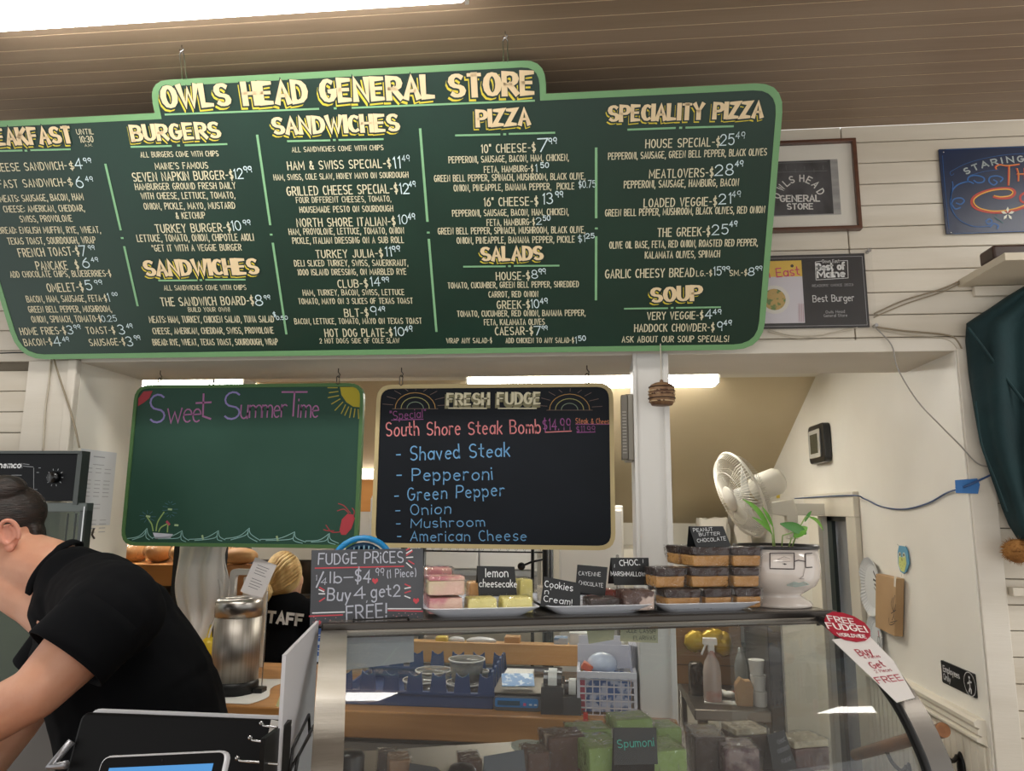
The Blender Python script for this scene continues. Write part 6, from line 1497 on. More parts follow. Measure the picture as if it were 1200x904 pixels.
for pts in [[(0, .3), (0, -.25)], [(-.3, .0), (0, .15), (.28, .2)], [(0, -.25), (-.2, -.6)], [(0, -.25), (.15, -.4), (.12, -.65)]]: ribbon(mb, VE, [(c[0]+x*rz_, c[1]+y*rz_) for x, y in pts], .0045, .0008)
ribbon(mb, VE, [(c[0]-.002, c[1]+.5*rz_), (c[0]+.002, c[1]+.5*rz_)], .006, .0008)
obj('emblem', mb, sw_, eo)
# paper plates
def plate(cxy, top, bot, lx, rx_, label, marks):
    c = vq(*cxy); zt_ = vq(cxy[0], top)[1]; zb_ = vq(cxy[0], bot)[1]; r = (zt_-zb_)/2; c = (c[0], (zt_+zb_)/2)
    n = 48; pr_ = [(0, .006), (r*.7, .006), (r*.78, .008), (r, .018)]
    mb = MB(); base = []
    for i, (rr_, hh_) in enumerate(pr_):
        for j in range(n*2):
            t = math.pi*j/n; w_ = (.0012 if j % 2 else -.0012) if i >= 2 else 0
            mb.v.append(tuple(VS.p(c[0]+rr_*math.cos(t), c[1]+rr_*math.sin(t), hh_+w_)))
    N = n*2
    for i in range(3):
        for j in range(N): mb.f.append((i*N+j, i*N+(j+1) % N, (i+1)*N+(j+1) % N, (i+1)*N+j))
    o = obj('paper_plate', mb, mat('paper_plate', 'd9dbdb', .5), label=label, cat='plate', solid=.001)
    P_ = Surf(VS.p(0, 0, .0068), VS.ex, VS.ey)
    for m_, polys, w in marks:
        mb = MB()
        for p in polys: ribbon(mb, P_, [P_.uv(*KW(*q)) for q in p], w, .0006)
        obj('painted_marks', mb, m_, o)
plate((1025, 690), 654, 722, 0, 0, 'white fluted paper plate with a black doodle, upper one on the side wall', [(ink, [[(240, 415), (250, 440)], [(240, 450), (252, 458)], [(245, 470), (252, 480)]], .007), (mat('grey_ink', '8c8c8c'), [[(243, 485), (252, 500)]], .006)])
plate((1030, 746), 723, 770, 0, 0, 'white fluted paper plate with a little bottle drawing, lower one half behind the banner', [(mat('red_ink', 'b84440'), [[(261, 678), (264, 700)]], .005), (ink, [[(258, 722), (260, 702), (266, 706), (270, 724)], [(258, 722), (260, 745), (270, 745), (270, 724)], [(262, 726), (267, 740)]], .0022)])
# brown paper bag pinned to the wall
KB = KW; q = [vq(*KB(*p)) for p in [(290, 425), (382, 446), (376, 702), (288, 660)]]
q2 = q if sum(q[i][0]*q[(i+1) % 4][1]-q[(i+1) % 4][0]*q[i][1] for i in range(4)) > 0 else q[::-1]
kraft = mat('kraft_flat', 'b4946c', .7, col2='a98861', scale=5)
bg_ = obj('kraft_bag', MB().prism(q2, VS, .004, .03), kraft, label='flat brown kraft bag with a black stamp pinned to the side wall', cat='paper bag', bev=.001)
VB = Surf(VS.p(0, 0, .0303), VS.ex, VS.ey); mb = MB()
for p in [[(335, 520), (325, 560), (332, 600), (322, 630)], [(325, 530), (318, 560), (330, 590), (338, 560)], [(308, 620), (312, 650), (335, 640), (330, 610)], [(318, 600), (340, 585)], [(315, 640), (345, 632)]]: ribbon(mb, VB, [VB.uv(*KB(*a_)) for a_ in arcpts(p, 4)], .0022, .0006)
obj('stamp', mb, ink, bg_)
mb = MB(); pfill(mb, VB, [KB(332, 436), KB(342, 438), (960+338/3.767, 560+485/3.767), (960+331/3.767, 560+480/3.767)], .0008); obj('tape_strip', mb, mat('masking', 'd8d3c6'), bg_)
# owl cut-out
VO = Surf(VS.p(0, 0, .006), VS.ex, VS.ey)
KO = lambda x, y: (960+x/3.767, 560+y/3.767)
q = [VO.uv(*KO(*p)) for p in [(352, 300), (368, 303), (382, 305), (390, 330), (396, 380), (384, 415), (372, 425), (358, 415), (348, 380), (346, 330)]]
q2 = q if sum(q[i][0]*q[(i+1) % 10][1]-q[(i+1) % 10][0]*q[i][1] for i in range(10)) > 0 else q[::-1]
ow = obj('owl_cutout', MB().prism(q2, VO, -.003, 0), mat('owl_blue', '5f9bb8', .6), label='small blue and yellow painted owl cut-out on the side wall', cat='decoration')
mb = MB(); pfill(mb, VO, [KO(*p) for p in [(352, 345), (366, 352), (382, 345), (386, 380), (376, 418), (362, 412), (352, 385)]], .0006); obj('owl_belly', mb, mat('owl_yellow', 'c9d07a', .6), ow)
mb = MB(); 
for p in [(357, 340), (375, 342)]: pfill(mb, VO, [KO(p[0]+6*math.cos(t), p[1]+12*math.sin(t)) for t in [k*.785 for k in range(8)]], .001)
obj('owl_eye', mb, mat('owl_white', 'd9d9c0'), ow)
mb = MB()
for p in [(358, 340), (375, 342)]: pfill(mb, VO, [KO(p[0]+3*math.cos(t), p[1]+7*math.sin(t)) for t in [k*.785 for k in range(8)]], .0014)
ribbon(mb, VO, [VO.uv(*KO(366, 358)), VO.uv(*KO(367, 366))], .004, .001)
for x, y in ((360, 385), (370, 390), (365, 400), (376, 380), (358, 372)): ribbon(mb, VO, [VO.uv(*KO(x, y)), VO.uv(*KO(x+1, y+3))], .0018, .001)
ribbon(mb, VO, [VO.uv(*KO(352, 300)), VO.uv(*KO(346, 294))], .0016, .001); ribbon(mb, VO, [VO.uv(*KO(382, 305)), VO.uv(*KO(386, 300))], .0016, .001)
ribbon(mb, VO, [VO.uv(*KO(366, 425)), VO.uv(*KO(365, 436))], .0012, .001); ribbon(mb, VO, [VO.uv(*KO(375, 422)), VO.uv(*KO(377, 434))], .0012, .001)
obj('owl_marks', mb, ink, ow)
# thermostat, yellow sticker, switch
KH = lambda x, y: (720+x/3.479, 400+y/3.477)
q = [vq(*KH(*p)) for p in [(815, 352), (882, 348), (884, 492), (818, 490)]]
x0, x1 = sorted((q[0][0], q[1][0])); z0 = q[2][1]; z1 = q[0][1]
th_ = thing('thermostat', 'black framed thermostat with grey screen high on the side wall', 'thermostat', VS.p((x0+x1)/2, z0))
obj('case', MB().prism(rect(x0, z0, x1, z1, .03), VS, 0, .03), mat('sign_black', '17181a', .3), th_, bev=.004)
zz = z1-z0; xx = x1-x0
obj('bezel', MB().prism(rect(x0+xx*.12, z0+zz*.14, x1-xx*.2, z1-zz*.14, .008), VS, .03, .036), mat('bezel_grey', 'a9a7a0', .35), th_, bev=.002)
obj('screen', MB().prism(rect(x0+xx*.24, z0+zz*.25, x1-xx*.32, z1-zz*.25), VS, .036, .038), mat('lcd_dark', '3e4034', .2), th_)
q = [vq(*KH(*p)) for p in [(660, 592), (672, 592), (672, 640), (660, 638)]]
x0, x1 = sorted((q[0][0], q[1][0]))
st = obj('yellow_sticker', MB().prism(rect(x0, q[2][1], x1, q[0][1]), VS, 0, .002), mat('sticker_yellow', 'd6bd3a', .5), label='small yellow warning sticker on the side wall beside the fan', cat='sticker')
# wall fan
fw = mat('fan_white', 'dcd8cc', .35); Yf = 3.15
fc = on(1, Yf, 866, 588); ftop = on(1, Yf, 848, 532); fbot = on(1, Yf, 890, 629)
up_ = (ftop-fbot); Rf = up_.length/2; up_.normalize(); ctr = (ftop+fbot)/2
# the disc is seen edge-on-ish: its axis points left and toward the viewer
ax = Vector((-.97, -.2, -.12)); ax = (ax-up_*ax.dot(up_)).normalized(); lat = up_.cross(ax).normalized()
fan = thing('wall_fan', 'white oscillating wall fan tilted upward above the head planter', 'fan', ctr)
def fpt(r, a, d): return ctr+(up_*math.sin(a)+lat*math.cos(a))*r+ax*d
g = MB(); nsp = 84
def circ(mb, r, d, w, n=40, k=5): 
    base = len(mb.v)
    for i in range(n):
        a = 2*math.pi*i/n; 
        for j in range(k):
            b = 2*math.pi*j/k; mb.v.append(tuple(fpt(r+w*math.cos(b), a, d+w*math.sin(b))))
    for i in range(n):
        for j in range(k): mb.f.append((base+i*k+j, base+((i+1) % n)*k+j, base+((i+1) % n)*k+(j+1) % k, base+i*k+(j+1) % k))
gf = MB()
for i in range(nsp):
    a = 2*math.pi*i/nsp; gf.tube([fpt(.055, a+.25, .052), fpt(Rf*.6, a+.08, .045), fpt(Rf*.92, a, .028), fpt(Rf*.985, a, .004)], .0015, 3, caps=False)
circ(gf, Rf*.62, .044, .0016); obj('front_grille', gf, fw, fan, kind='stuff')
gb = MB()
for i in range(nsp):
    a = 2*math.pi*i/nsp; gb.tube([fpt(.05, a, -.055), fpt(Rf*.85, a, -.04), fpt(Rf*.985, a, -.004)], .0011, 3, caps=False)
obj('rear_grille', gb, mat('fan_grey', 'b7b2a6', .4), fan, kind='stuff')
rg = MB(); circ(rg, Rf, 0, .006, 48, 8); obj('rim_ring', rg, fw, fan, smooth=True)
obj('badge', MB().lathe([(.052, 0), (.055, .004), (.05, .01), (0, .014)], ctr+ax*.048, 28, axis=ax), fw, fan, smooth=True)
for k in range(3):
    a0_ = 2*math.pi*k/3+.4
    obj('blade', MB().grid(lambda u, v: fpt(.03+(Rf*.82-.03)*u, a0_+(v-.5)*(1.1-.3*u), .012-.03*(v-.5)), 8, 6), mat('fan_blade', 'c9c8c2', .3), fan, smooth=True, solid=.002)
obj('hub', MB().lathe([(.03, -.02), (.03, .02), (.0, .026)], ctr, 20, axis=ax), mat('fan_blade', 'c9c8c2'), fan, smooth=True)
mrear = on(1, Yf+.12, 905, 571); mfr = ctr-ax*.055
axm = (mrear-mfr).normalized(); 
obj('motor_housing', MB().lathe([(.03, 0), (.05, .01), (.056, .04), (.056, .11), (.045, .13), (0, .135)], mfr, 28, axis=-ax), fw, fan, smooth=True)
nk = mfr-ax*.07-up_*.05
br0 = on(1, Yf+.06, 900, 596); br1 = on(1, Yf+.1, 930, 590); br2 = on(1, Yf+.12, 935, 628)
Sf = Surf((0, Yf+.08, 0), (1, 0, 0), (0, 0, 1))
q = [Sf.uv(*p) for p in [(893, 591), (930, 585), (935, 600), (936, 632), (924, 632), (922, 605), (895, 602)]]
obj('bracket', MB().prism(q[::-1], Sf, -.05, .0), fw, fan, bev=.004)
obj('neck', MB().tube([mfr-ax*.07, on(1, Yf+.08, 898, 596)], .02, 12), fw, fan, smooth=True)
obj('wall_plate', MB().bb(on(1, Yf+.1, 929, 600).x, XR, Yf+.085, Yf+.11, on(1, Yf+.1, 930, 604).z, on(1, Yf+.1, 930, 590).z), fw, fan, bev=.004)
obj('knob', MB().cyl(on(1, Yf+.03, 898, 596), on(1, Yf+.01, 897, 596), .006, n=10), dk, fan)
# handrail
h0 = on(0, XR-.075, 1003, 885); h1 = Vector(on(0, XR-.075, 1105, 856))
hd_ = (h1-h0).normalized()
hr = thing('handrail', 'round wooden stair handrail on black iron brackets at the lower right', 'handrail', h0)
rail = mat('rail_wood', '8a5a34', .35, col2='6e4526', scale=8, stretch=(3, .6, 3), coat=.3)
obj('rail', MB().cyl(h0, h1, .019, n=20), rail, hr, smooth=False)
obj('rail_end', MB().cyl(h1, h1+hd_*.002, .0185, n=20), mat('rail_end', 'b07a4f', .6, col2='8c5c3a', scale=30), hr)
for f_ in (.92, .42):
    c = h0+(h1-h0)*f_; b_ = Vector((XR-.006, c.y-.0, c.z-.09))
    q = arcpts([tuple(c-Vector((0, 0, .018))), tuple(c-Vector((-.005, .02, .04))), tuple(c+Vector((.03, -.02, -.065))), tuple(Vector((XR-.02, c.y, c.z-.06)))], 5)
    obj('bracket', MB().tube([Vector(v) for v in q], [.008]+[.006]*(len(q)-2)+[.008], 8).ell((XR-.012, c.y, c.z-.09), (.008, .02, .045), n=12, m=8), mat('black_iron', '1c1b1b', .35, .5), hr, smooth=True)
# knitted-looking little barrel ornament hanging from the soffit
Yo = YW-.07; p = on(1, Yo, 775.5, 462); rO = 15/F*Yo; hO = rO*1.75
orn = thing('hanging_ornament', 'small brown woven barrel ornament hanging in front of the pillar', 'ornament', (p.x, Yo, p.z-hO/2))
ob = mat('woven_brown', '5b3b24', .6, col2='8a6a48', scale=40, bump=.4, bscale=90)
obj('barrel', MB().lathe([(0, 0), (rO*.8, 0), (rO*.97, hO*.18), (rO, hO*.4), (rO*.98, hO*.7), (rO*.85, hO*.9), (rO*.5, hO), (0, hO*1.02)], (p.x, Yo, p.z-hO/2), 28), ob, orn, smooth=True)
for f_ in (.15, .3, .48, .62, .8):
    rr_ = rO*(1.02 if .2 < f_ < .75 else .97); obj('woven_band', MB().tube([(p.x+rr_*math.cos(t*math.pi/14), Yo+rr_*math.sin(t*math.pi/14), p.z-hO/2+hO*f_) for t in range(29)], .0018, 5), mat('band_cream', 'b79c78', .6, col2='4a2f1c', scale=70, fac=(.48, .54)) if f_ in (.15, .48, .62) else mat('band_dark', '3c2616', .6), orn)
obj('cord', MB().cyl((p.x, Yo, p.z+hO/2), (p.x, Yo, ZS+.02), .0012, n=5), cbm, orn); obj('knot', MB().ell((p.x, Yo, p.z+hO/2+.004), (.005, .005, .006), n=8, m=6), ob, orn)
# cup lid dispenser on the left face of the pillar
Yd = YW+.03; a = pxbox(728, 462, 738, 540, Yd, .05)
t = thing('cup_dispenser', 'tall narrow grey dispenser fixed to the left side of the pillar', 'dispenser', (a[0], Yd, a[4]))
gm = mat('dispenser_grey', '8b857a', .35, .4)
obj('back', MB().bb(a[0]+.012, .134, Yd, Yd+.1, a[4], a[5]), gm, t, bev=.003); obj('tube', MB().bb(a[0], a[0]+.02, Yd-.012, Yd+.03, a[4]+.002, a[5]-.004), mat('dispenser_dark', '5f594f', .3, .3), t, bev=.003)
for k in range(14): obj('rib', MB().bb(a[0]+.003, a[0]+.014, Yd-.0145, Yd-.012, a[4]+.02+k*.009, a[4]+.0235+k*.009), gm, t)
# ================================================================ LEFT WALL PART
JS = Surf((XL, 0, 0), (0, 1, 0), (0, 0, 1))
if JS.n.x < 0: JS = Surf((XL, 0, 0), (0, -1, 0), (0, 0, 1))
JS.O = JS.p(0, 0, .003)
q = [JS.uv(*p) for p in [(95.5, 527), (137, 530), (131, 615), (103, 617)]]
x0, x1 = sorted((q[0][0], q[1][0])); z1 = (q[0][1]+q[1][1])/2; z0 = (q[2][1]+q[3][1])/2
nt_ = obj('notice_paper', MB().prism(rect(x0, z0, x1, z1), JS, -.002, 0), mat('notice', 'c6c9cc', .35, bump=.1, bscale=14), label='white printed notice sheet on the left jamb of the opening', cat='notice')
mb = MB(); u0, u1 = x0+(x1-x0)*.12, x1-(x1-x0)*.12
for k in range(20):
    zz = z1-.02-.0125*k
    if k in (1, 5, 11, 14, 15): continue
    for a_, b_ in (((.3, .7),) if k in (0, 2, 12, 13) else ((.02, .28), (.42, .62), (.75, .98))): ribbon(mb, JS, [(u0+(u1-u0)*a_, zz), (u0+(u1-u0)*b_, zz)], .0022 if k else .004, .0006)
obj('printed_lines', mb, mat('grey_print2', '9b9ea3'), nt_)
# heated cabinet / oven
Yo_ = 1.95; a = pxbox(-110, 532, 90, 587, Yo_, .1)
kb = mat('oven_black', '0c0e11', .35); gf_ = mat('oven_grey', '4a4e4c', .35, .6)
ov = thing('food_warmer', 'black countertop food warmer with dial panel and grey frame at the left edge', 'oven', (a[0], Yo_, ZW))
OS = Surf((0, Yo_, 0), (1, 0, 0), (0, 0, 1))
obj('control_housing', MB().bb(a[0], a[1]-.002, Yo_, Yo_+.03, a[4], a[5]), kb, ov, bev=.002)
obj('top_edge', MB().bb(a[0], a[1]+.012, Yo_-.006, Yo_+.03, a[5], a[5]+.008), gf_, ov); obj('side_post', MB().bb(a[1]-.002, a[1]+.012, Yo_-.004, Yo_+.03, a[4]-.01, a[5]), gf_, ov)
KN = lambda x, y: (x/3.767, 400+y/3.767)
tl(OS, [('nemco', *KN(-4, 547), *KN(92, 547), 24/3.767)], mat('panel_white', 'd2d4d6'), ov, w=.24, h=.001)
mb = MB()
for p in [[(98, 540), (98, 560)], [(104, 542), (130, 545)], [(104, 552), (148, 556)], [(52, 592), (96, 592)], [(44, 626), (58, 620), (58, 632), (74, 626)], [(150, 560), (150, 652)], [(172, 560), (180, 560)], [(163, 580), (172, 580)], [(152, 655), (165, 655)]]: pline(mb, OS, [KN(*q) for q in p], .0016)
obj('panel_marks', mb, mat('panel_grey', '8c9094'), ov)
mb = MB()
for p in [[(82, 612), (98, 612), (98, 638), (82, 638), (82, 612)], [(70, 662), (100, 662)]]: pline(mb, OS, [KN(*q) for q in p], .0022)
obj('panel_icon', mb, mat('panel_grey', '8c9094'), ov)
p = OS.uv(*KN(243, 602)); dl = obj('dial', MB().lathe([(.016, 0), (.015, .014), (0, .015)], OS.p(*p, 0), 24, axis=OS.n), mat('dial_black', '0d0e10', .25), ov, smooth=True)
mb = MB()
for k in range(10):
    t = k*2*math.pi/10; ribbon(mb, OS, [(p[0]+.021*math.cos(t), p[1]+.021*math.sin(t)), (p[0]+.025*math.cos(t), p[1]+.025*math.sin(t))], .0022, .001)
obj('dial_marks', mb, mat('panel_grey', '8c9094'), ov)
b = pxbox(-110, 588, 100, 640, Yo_, .1); zb = ZW
zt_ = a[4]-.004; xr = on(1, Yo_, 101, 600).x
obj('frame_top', MB().bb(a[0], xr, Yo_, Yo_+.03, zt_-.026, zt_), mat('oven_trim', '5b615e', .35, .5), ov, bev=.002)
obj('frame_post', MB().bb(xr-.02, xr, Yo_, Yo_+.03, zb, zt_-.02), gf_, ov, bev=.002)
obj('chrome_strip', MB().bb(xr-.006, xr-.002, Yo_-.004, Yo_, zb, zt_-.01), chrome, ov)
obj('glass_panel', MB().bb(a[0], xr-.02, Yo_+.01, Yo_+.014, zb, zt_-.026), thin_glass('oven_glass', 'b9c2b6', 1.2), ov)
for k in range(2): obj('inner_rack', MB().bb(xr-.045-.012*k*2, xr-.042-.012*k*2, Yo_+.018, Yo_+.022, zb, zt_-.03), wire_b, ov)
obj('base', MB().bb(a[0], xr, Yo_, Yo_+.03, zb, zb+.04), gf_, ov)
obj('warmer_stand', MB().bb(a[0], xr+.02, Yo_-.02, YW-.03, 0, ZW-.001), mat('stand_grey', '6f6b66', .5), label='grey equipment stand carrying the food warmer', cat='stand', bev=.003)
cable('cable', 'cream cable hanging down the left wall board to the food warmer', [(60, 415), (57, 450), (53, 480), (50, 530)], .003, cbm, YW-.026)
cable('cable', 'grey brown cable slanting from the wall board to the notice', [(62, 418), (72, 450), (85, 490), (93, 525)], .003, cbd, YW-.034)
cable('cable', 'thin black cable along the upper left wall plank', [(0, 414), (30, 413.5), (60, 416)], .0022, wire_b, YW-.026)
pq = JS.uv(108, 627); obj('wall_clip', MB().tube([JS.p(pq[0], pq[1]+.02, .004), JS.p(pq[0]-.006, pq[1], .004), JS.p(pq[0]+.004, pq[1]-.012, .006)], .003, 6), iron, label='small metal clip on the jamb under the notice', cat='clip', smooth=True)
# ================================================================ STICKER AND BANNER ON THE CASE
bn_m = mat('banner_paper', 'd9d4d0', .4); bd_r = mat('banner_red', 'a33a48', .5)
Pb = [on(1, 1.50, *p) for p in [(972, 748), (1010, 742), (1072, 817), (1050, 826)]]
# plane of the banner: follows the frame rail
o0 = cp(W_, .0, 0)
A0 = ES.uv(1000, 742); A1 = ES.uv(1064, 822)
fdir = (ES.ex*(A1[0]-A0[0])+ES.ey*(A1[1]-A0[1])).normalized()
BSf = Surf(ES.p(*A0), sd, -fdir)
if BSf.n.dot(Vector(CAM)-BSf.O) < 0: BSf = Surf(BSf.O, -sd, -fdir)
BSf.O = BSf.O+BSf.n*.034
q = [BSf.uv(*p) for p in [(975, 750), (1018, 745), (1047, 775), (1072, 818), (1051, 823.5), (1024, 797)]]
bn = thing('banner', 'white ribbon banner reading Buy 4 Pieces Get 2 Pieces FREE on the case', 'banner', BSf.p(*q[0]))
qq = q if sum(q[i][0]*q[(i+1) % 6][1]-q[(i+1) % 6][0]*q[i][1] for i in range(6)) > 0 else q[::-1]
obj('ribbon', MB().prism(qq, BSf, -.001, .0005), bn_m, bn)
KF_ = lambda x, y: (900+x/4, 700+y/4)
BT = Surf(BSf.p(0, 0, .0006), BSf.ex, BSf.ey)
rd = mat('print_red', 'a8404e', .5)
tl(BT, [('Buy', *KF_(432, 262), *KF_(492, 252), 7.4), ('Get', *KF_(493, 322), *KF_(552, 312), 7.4), ('FREE', *KF_(520, 392), *KF_(634, 376), 7)], rd, bn, w=.14, vw=.2, h=.0004)
tl(BT, [('4 Pieces', *KF_(455, 284), *KF_(528, 276), 3.6), ('2 Pieces', *KF_(507, 350), *KF_(582, 340), 3.6)], rd, bn, w=.14, h=.0004)
mb = MB()
for k in range(7): 
    a_ = BT.uv(1052+3.2*k, 824.5-.9*k); ribbon(mb, BT, [a_, (a_[0]+.0008, a_[1]-.0014)], .0022, .0003)
obj('perforation', mb, ink, bn)
c = BSf.uv(993, 736); e1_ = BSf.uv(965, 724); 
qs = [BSf.uv(*KF_(*p)) for p in [(262, 110), (272, 88), (300, 76), (345, 80), (400, 98), (450, 128), (475, 160), (477, 190), (455, 208), (415, 214), (360, 204), (310, 182), (275, 150)]]
if sum(qs[i][0]*qs[(i+1) % 13][1]-qs[(i+1) % 13][0]*qs[i][1] for i in range(13)) < 0: qs = qs[::-1]
stk = thing('round_sticker', 'oval dark red sticker reading FREE FUDGE! on the right corner of the case', 'sticker', BSf.p(*c))
obj('disc', MB().prism(qs, BSf, .001, .004), mat('sticker_red', 'a3152f', .35), stk)
BK = Surf(BSf.p(0, 0, .0042), BSf.ex, BSf.ey)
tl(BK, [('FREE', *KF_(288, 100), *KF_(410, 116), 6.6), ('FUDGE!', *KF_(284, 134), *KF_(466, 152), 7)], mat('sticker_white', 'e4dcd8'), stk, w=.15, vw=.24, h=.0005)
tl(BK, [('WORLDWIDE', *KF_(332, 176), *KF_(462, 186), 4)], mat('sticker_white', 'e4dcd8'), stk, w=.2, h=.0005)
# ================================================================ REGISTER AREA, LEFT FOREGROUND
# counter the register stands on (below the frame, in front of the case line)
lc_ = mat('laminate', '6f6257', .5)
rcn = thing('register_counter', 'brown laminate register counter below the screen', 'counter', (-.9, 1.05, 0))
obj('body', MB().bb(-1.5, -.49, .8, 1.22, 0, .98), lc_, rcn); obj('worktop', MB().bb(-1.52, -.48, .78, 1.24, .98, 1.01), wood, rcn, bev=.003)
Ym = 1.1; a = on(1, Ym, 95, 842); b = on(1, Ym, 331, 836)
x0, x1 = a.x, b.x; z1 = (a.z+b.z)/2
tilt = Vector((0, .30, 1)).normalized()     # leans away from the viewer at the top
MS = Surf((x0, Ym, z1), (1, 0, 0), tilt)
mon = thing('register_screen', 'large black point of sale screen seen from behind with white top edge', 'monitor', (0.5*(x0+x1), Ym, 1.01))
Wm = x1-x0; bkm = mat('monitor_black', '060607', .45); slv = mat('silver_edge', 'c9c9cc', .3, .2)
MSd = Surf((x0, Ym, z1), (1, 0, 0), tilt)
obj('housing', MB().prism(rect(0, -.235, Wm, 0, .014), MSd, -.02, 0), bkm, mon, bev=.004)
obj('white_rim', MB().prism(rect(.001, -.22, Wm-.001, .006, .016), MSd, -.030, -.020), slv, mon, bev=.002)
obj('logo_disc', MB().lathe([(.014, 0), (.014, .001), (0, .001)], MSd.p(Wm*.5, -.075, .0), 24, axis=MSd.n), mat('logo_dark', '16171b', .15), mon)
obj('stand', MB().box(((x0+x1)/2, Ym-.03, 1.06), (.09, .09, .1)), bkm, mon, bev=.006); obj('stand_foot', MB().bb((x0+x1)/2-.09, (x0+x1)/2+.09, Ym-.09, Ym+.07, 1.01, 1.022), bkm, mon, bev=.004)
obj('side_arm', MB().tube([MSd.p(.0, -.04, .005), MSd.p(-.018, -.075, .012), MSd.p(.012, -.07, .02)], .006, 8), mat('arm_silver', '8c8c90', .3, .6), mon, smooth=True)
# small customer tablet
Yt = .86; a = on(1, Yt, 120, 890); b = on(1, Yt, 268, 883); TSf = Surf(on(1, Yt, 120, 886), (b-a).normalized(), Vector((0, .42, 1)).normalized())
Wt = (b-a).length
tab = thing('customer_tablet', 'small silver edged tablet with a blue screen in front of the register', 'tablet', (a.x, Yt, 1.01))
obj('shell', MB().prism(rect(0, -.12, Wt, .0, .011), TSf, -.012, 0), slv, tab, bev=.003)
obj('bezel', MB().prism(rect(.0025, -.1175, Wt-.0025, -.0025, .009), TSf, 0, .0008), bkm, tab)
sm = mat('screen_blue', '4a96d8', .4, emit=.75); sm.node_tree.nodes['Principled BSDF'].inputs['Base Color'].default_value = (.01, .02, .03, 1)
obj('screen', MB().prism(rect(.014, -.105, Wt-.014, -.0135), TSf, .0008, .0012), sm, tab)
obj('camera_dot', MB().lathe([(.0012, 0), (.0012, .0004), (0, .0004)], TSf.p(Wt*.5, -.008, .0008), 10, axis=TSf.n), mat('logo_dark', '16171b'), tab)
obj('tablet_foot', MB().bb(a.x+.03, a.x+Wt-.03, Yt-.03, Yt+.08, 1.01, 1.03), bkm, tab)
# white board standing on edge
n0 = on(1, 1.0, 333, 768); n1 = on(1, 1.30, 372, 728); zt0_ = n0.z; 
bdv = Vector((n1.x-n0.x, .30, 0)).normalized(); WB = Surf(n0, bdv, (0, 0, 1)); L = (Vector((n1.x-n0.x, .3, 0))).length
q = [(0, -.36), (L, -.36), (L, n1.z-n0.z), (0, 0)]
wb = thing('white_sign_board', 'white foam board standing edge-on between the register and the case', 'sign board', (n0.x, 1.1, 1.01))
obj('board', MB().prism(q, WB, -.0025, .0025), mat('foam_board', 'c4c2c4', .5), wb)
wh = thing('wire_holder', 'black wire leaflet holder beside the white foam board', 'holder', (n0.x, .95, 1.01))
def w3(px, py, Y): return on(1, Y, px, py)
obj('wire_frame', MB().tube([w3(338, 915, .98), w3(343, 878, .98), w3(362, 838, 1.12), w3(363, 862, 1.12), w3(340, 903, .98)], .0022, 6).tube([w3(345, 915, .98), w3(349, 888, .98), w3(368, 850, 1.14), w3(370, 915, 1.14)], .0022, 6), wire_b, wh, smooth=True)
obj('leaflet', MB().box(w3(323, 882, 1.04), (.03, .002, .08), Matrix.Rotation(.15, 3, 'Y')), mat('white_paper', 'd4d2cc'), label='small white leaflet standing at the right end of the register screen', cat='leaflet')
for (x0_, y0_, x1_, y1_), Y_ in (((306, 851, 334, 854), 1.03), ((293, 868, 326, 873), 1.0), ((278, 892, 326, 896), .97)):
    obj('peg_hook', MB().tube([w3(x0_, y0_-3, Y_+.03), w3(x0_+3, y0_, Y_), w3(x1_, y1_, Y_)], .0016, 6).ell(w3(x0_, y0_-3, Y_+.03), (.003, .003, .003), n=8, m=6), chrome, wh, smooth=True)
obj('peg_rail', MB().bb(w3(330, 850, 1.02).x, w3(330, 850, 1.02).x+.006, .955, 1.04, 1.01, w3(330, 846, 1.03).z), wire_b, wh)
bc = on(1, 1.36, 376, 755)
cdm = obj('blue_card', MB().bb(on(1, 1.36, 371, 755).x-.01, on(1, 1.36, 382, 755).x, 1.36, 1.363, on(1, 1.36, 376, 776).z, on(1, 1.36, 376, 737).z), mat('card_blue', '1f4f94', .4), label='blue card with a white round seal between the foam board and the case', cat='card')
C2 = Surf((0, 1.3595, 0), (1, 0, 0), (0, 0, 1)); c = C2.uv(375, 754); mb = MB()
for r_, w_ in ((.013, .002), (.009, .001)): ribbon(mb, C2, [(c[0]+r_*math.cos(t*math.pi/10), c[1]+r_*1.1*math.sin(t*math.pi/10)) for t in range(21)], w_, .0004)
ribbon(mb, C2, [(c[0]-.004, c[1]), (c[0]+.004, c[1])], .006, .0004); pfill(mb, C2, [(370, 769), (382, 769), (382, 776), (370, 776)], .0004)
obj('seal', mb, mat('seal_white', 'b9c4d4'), cdm)
obj('card_post', MB().bb(bc.x-.004, bc.x+.004, 1.364, 1.37, .6, bc.z), chrome, cdm)
yv = on(1, 1.9, 327, 825); obj('banana_leaflet', MB().box(on(1, 1.35, 330, 818), (.006, .01, .03), Matrix.Rotation(.35, 3, 'Y')), mat('pale_yellow', 'd3cf9a', .5), label='pale yellow slip at the left edge of the foam board', cat='paper')
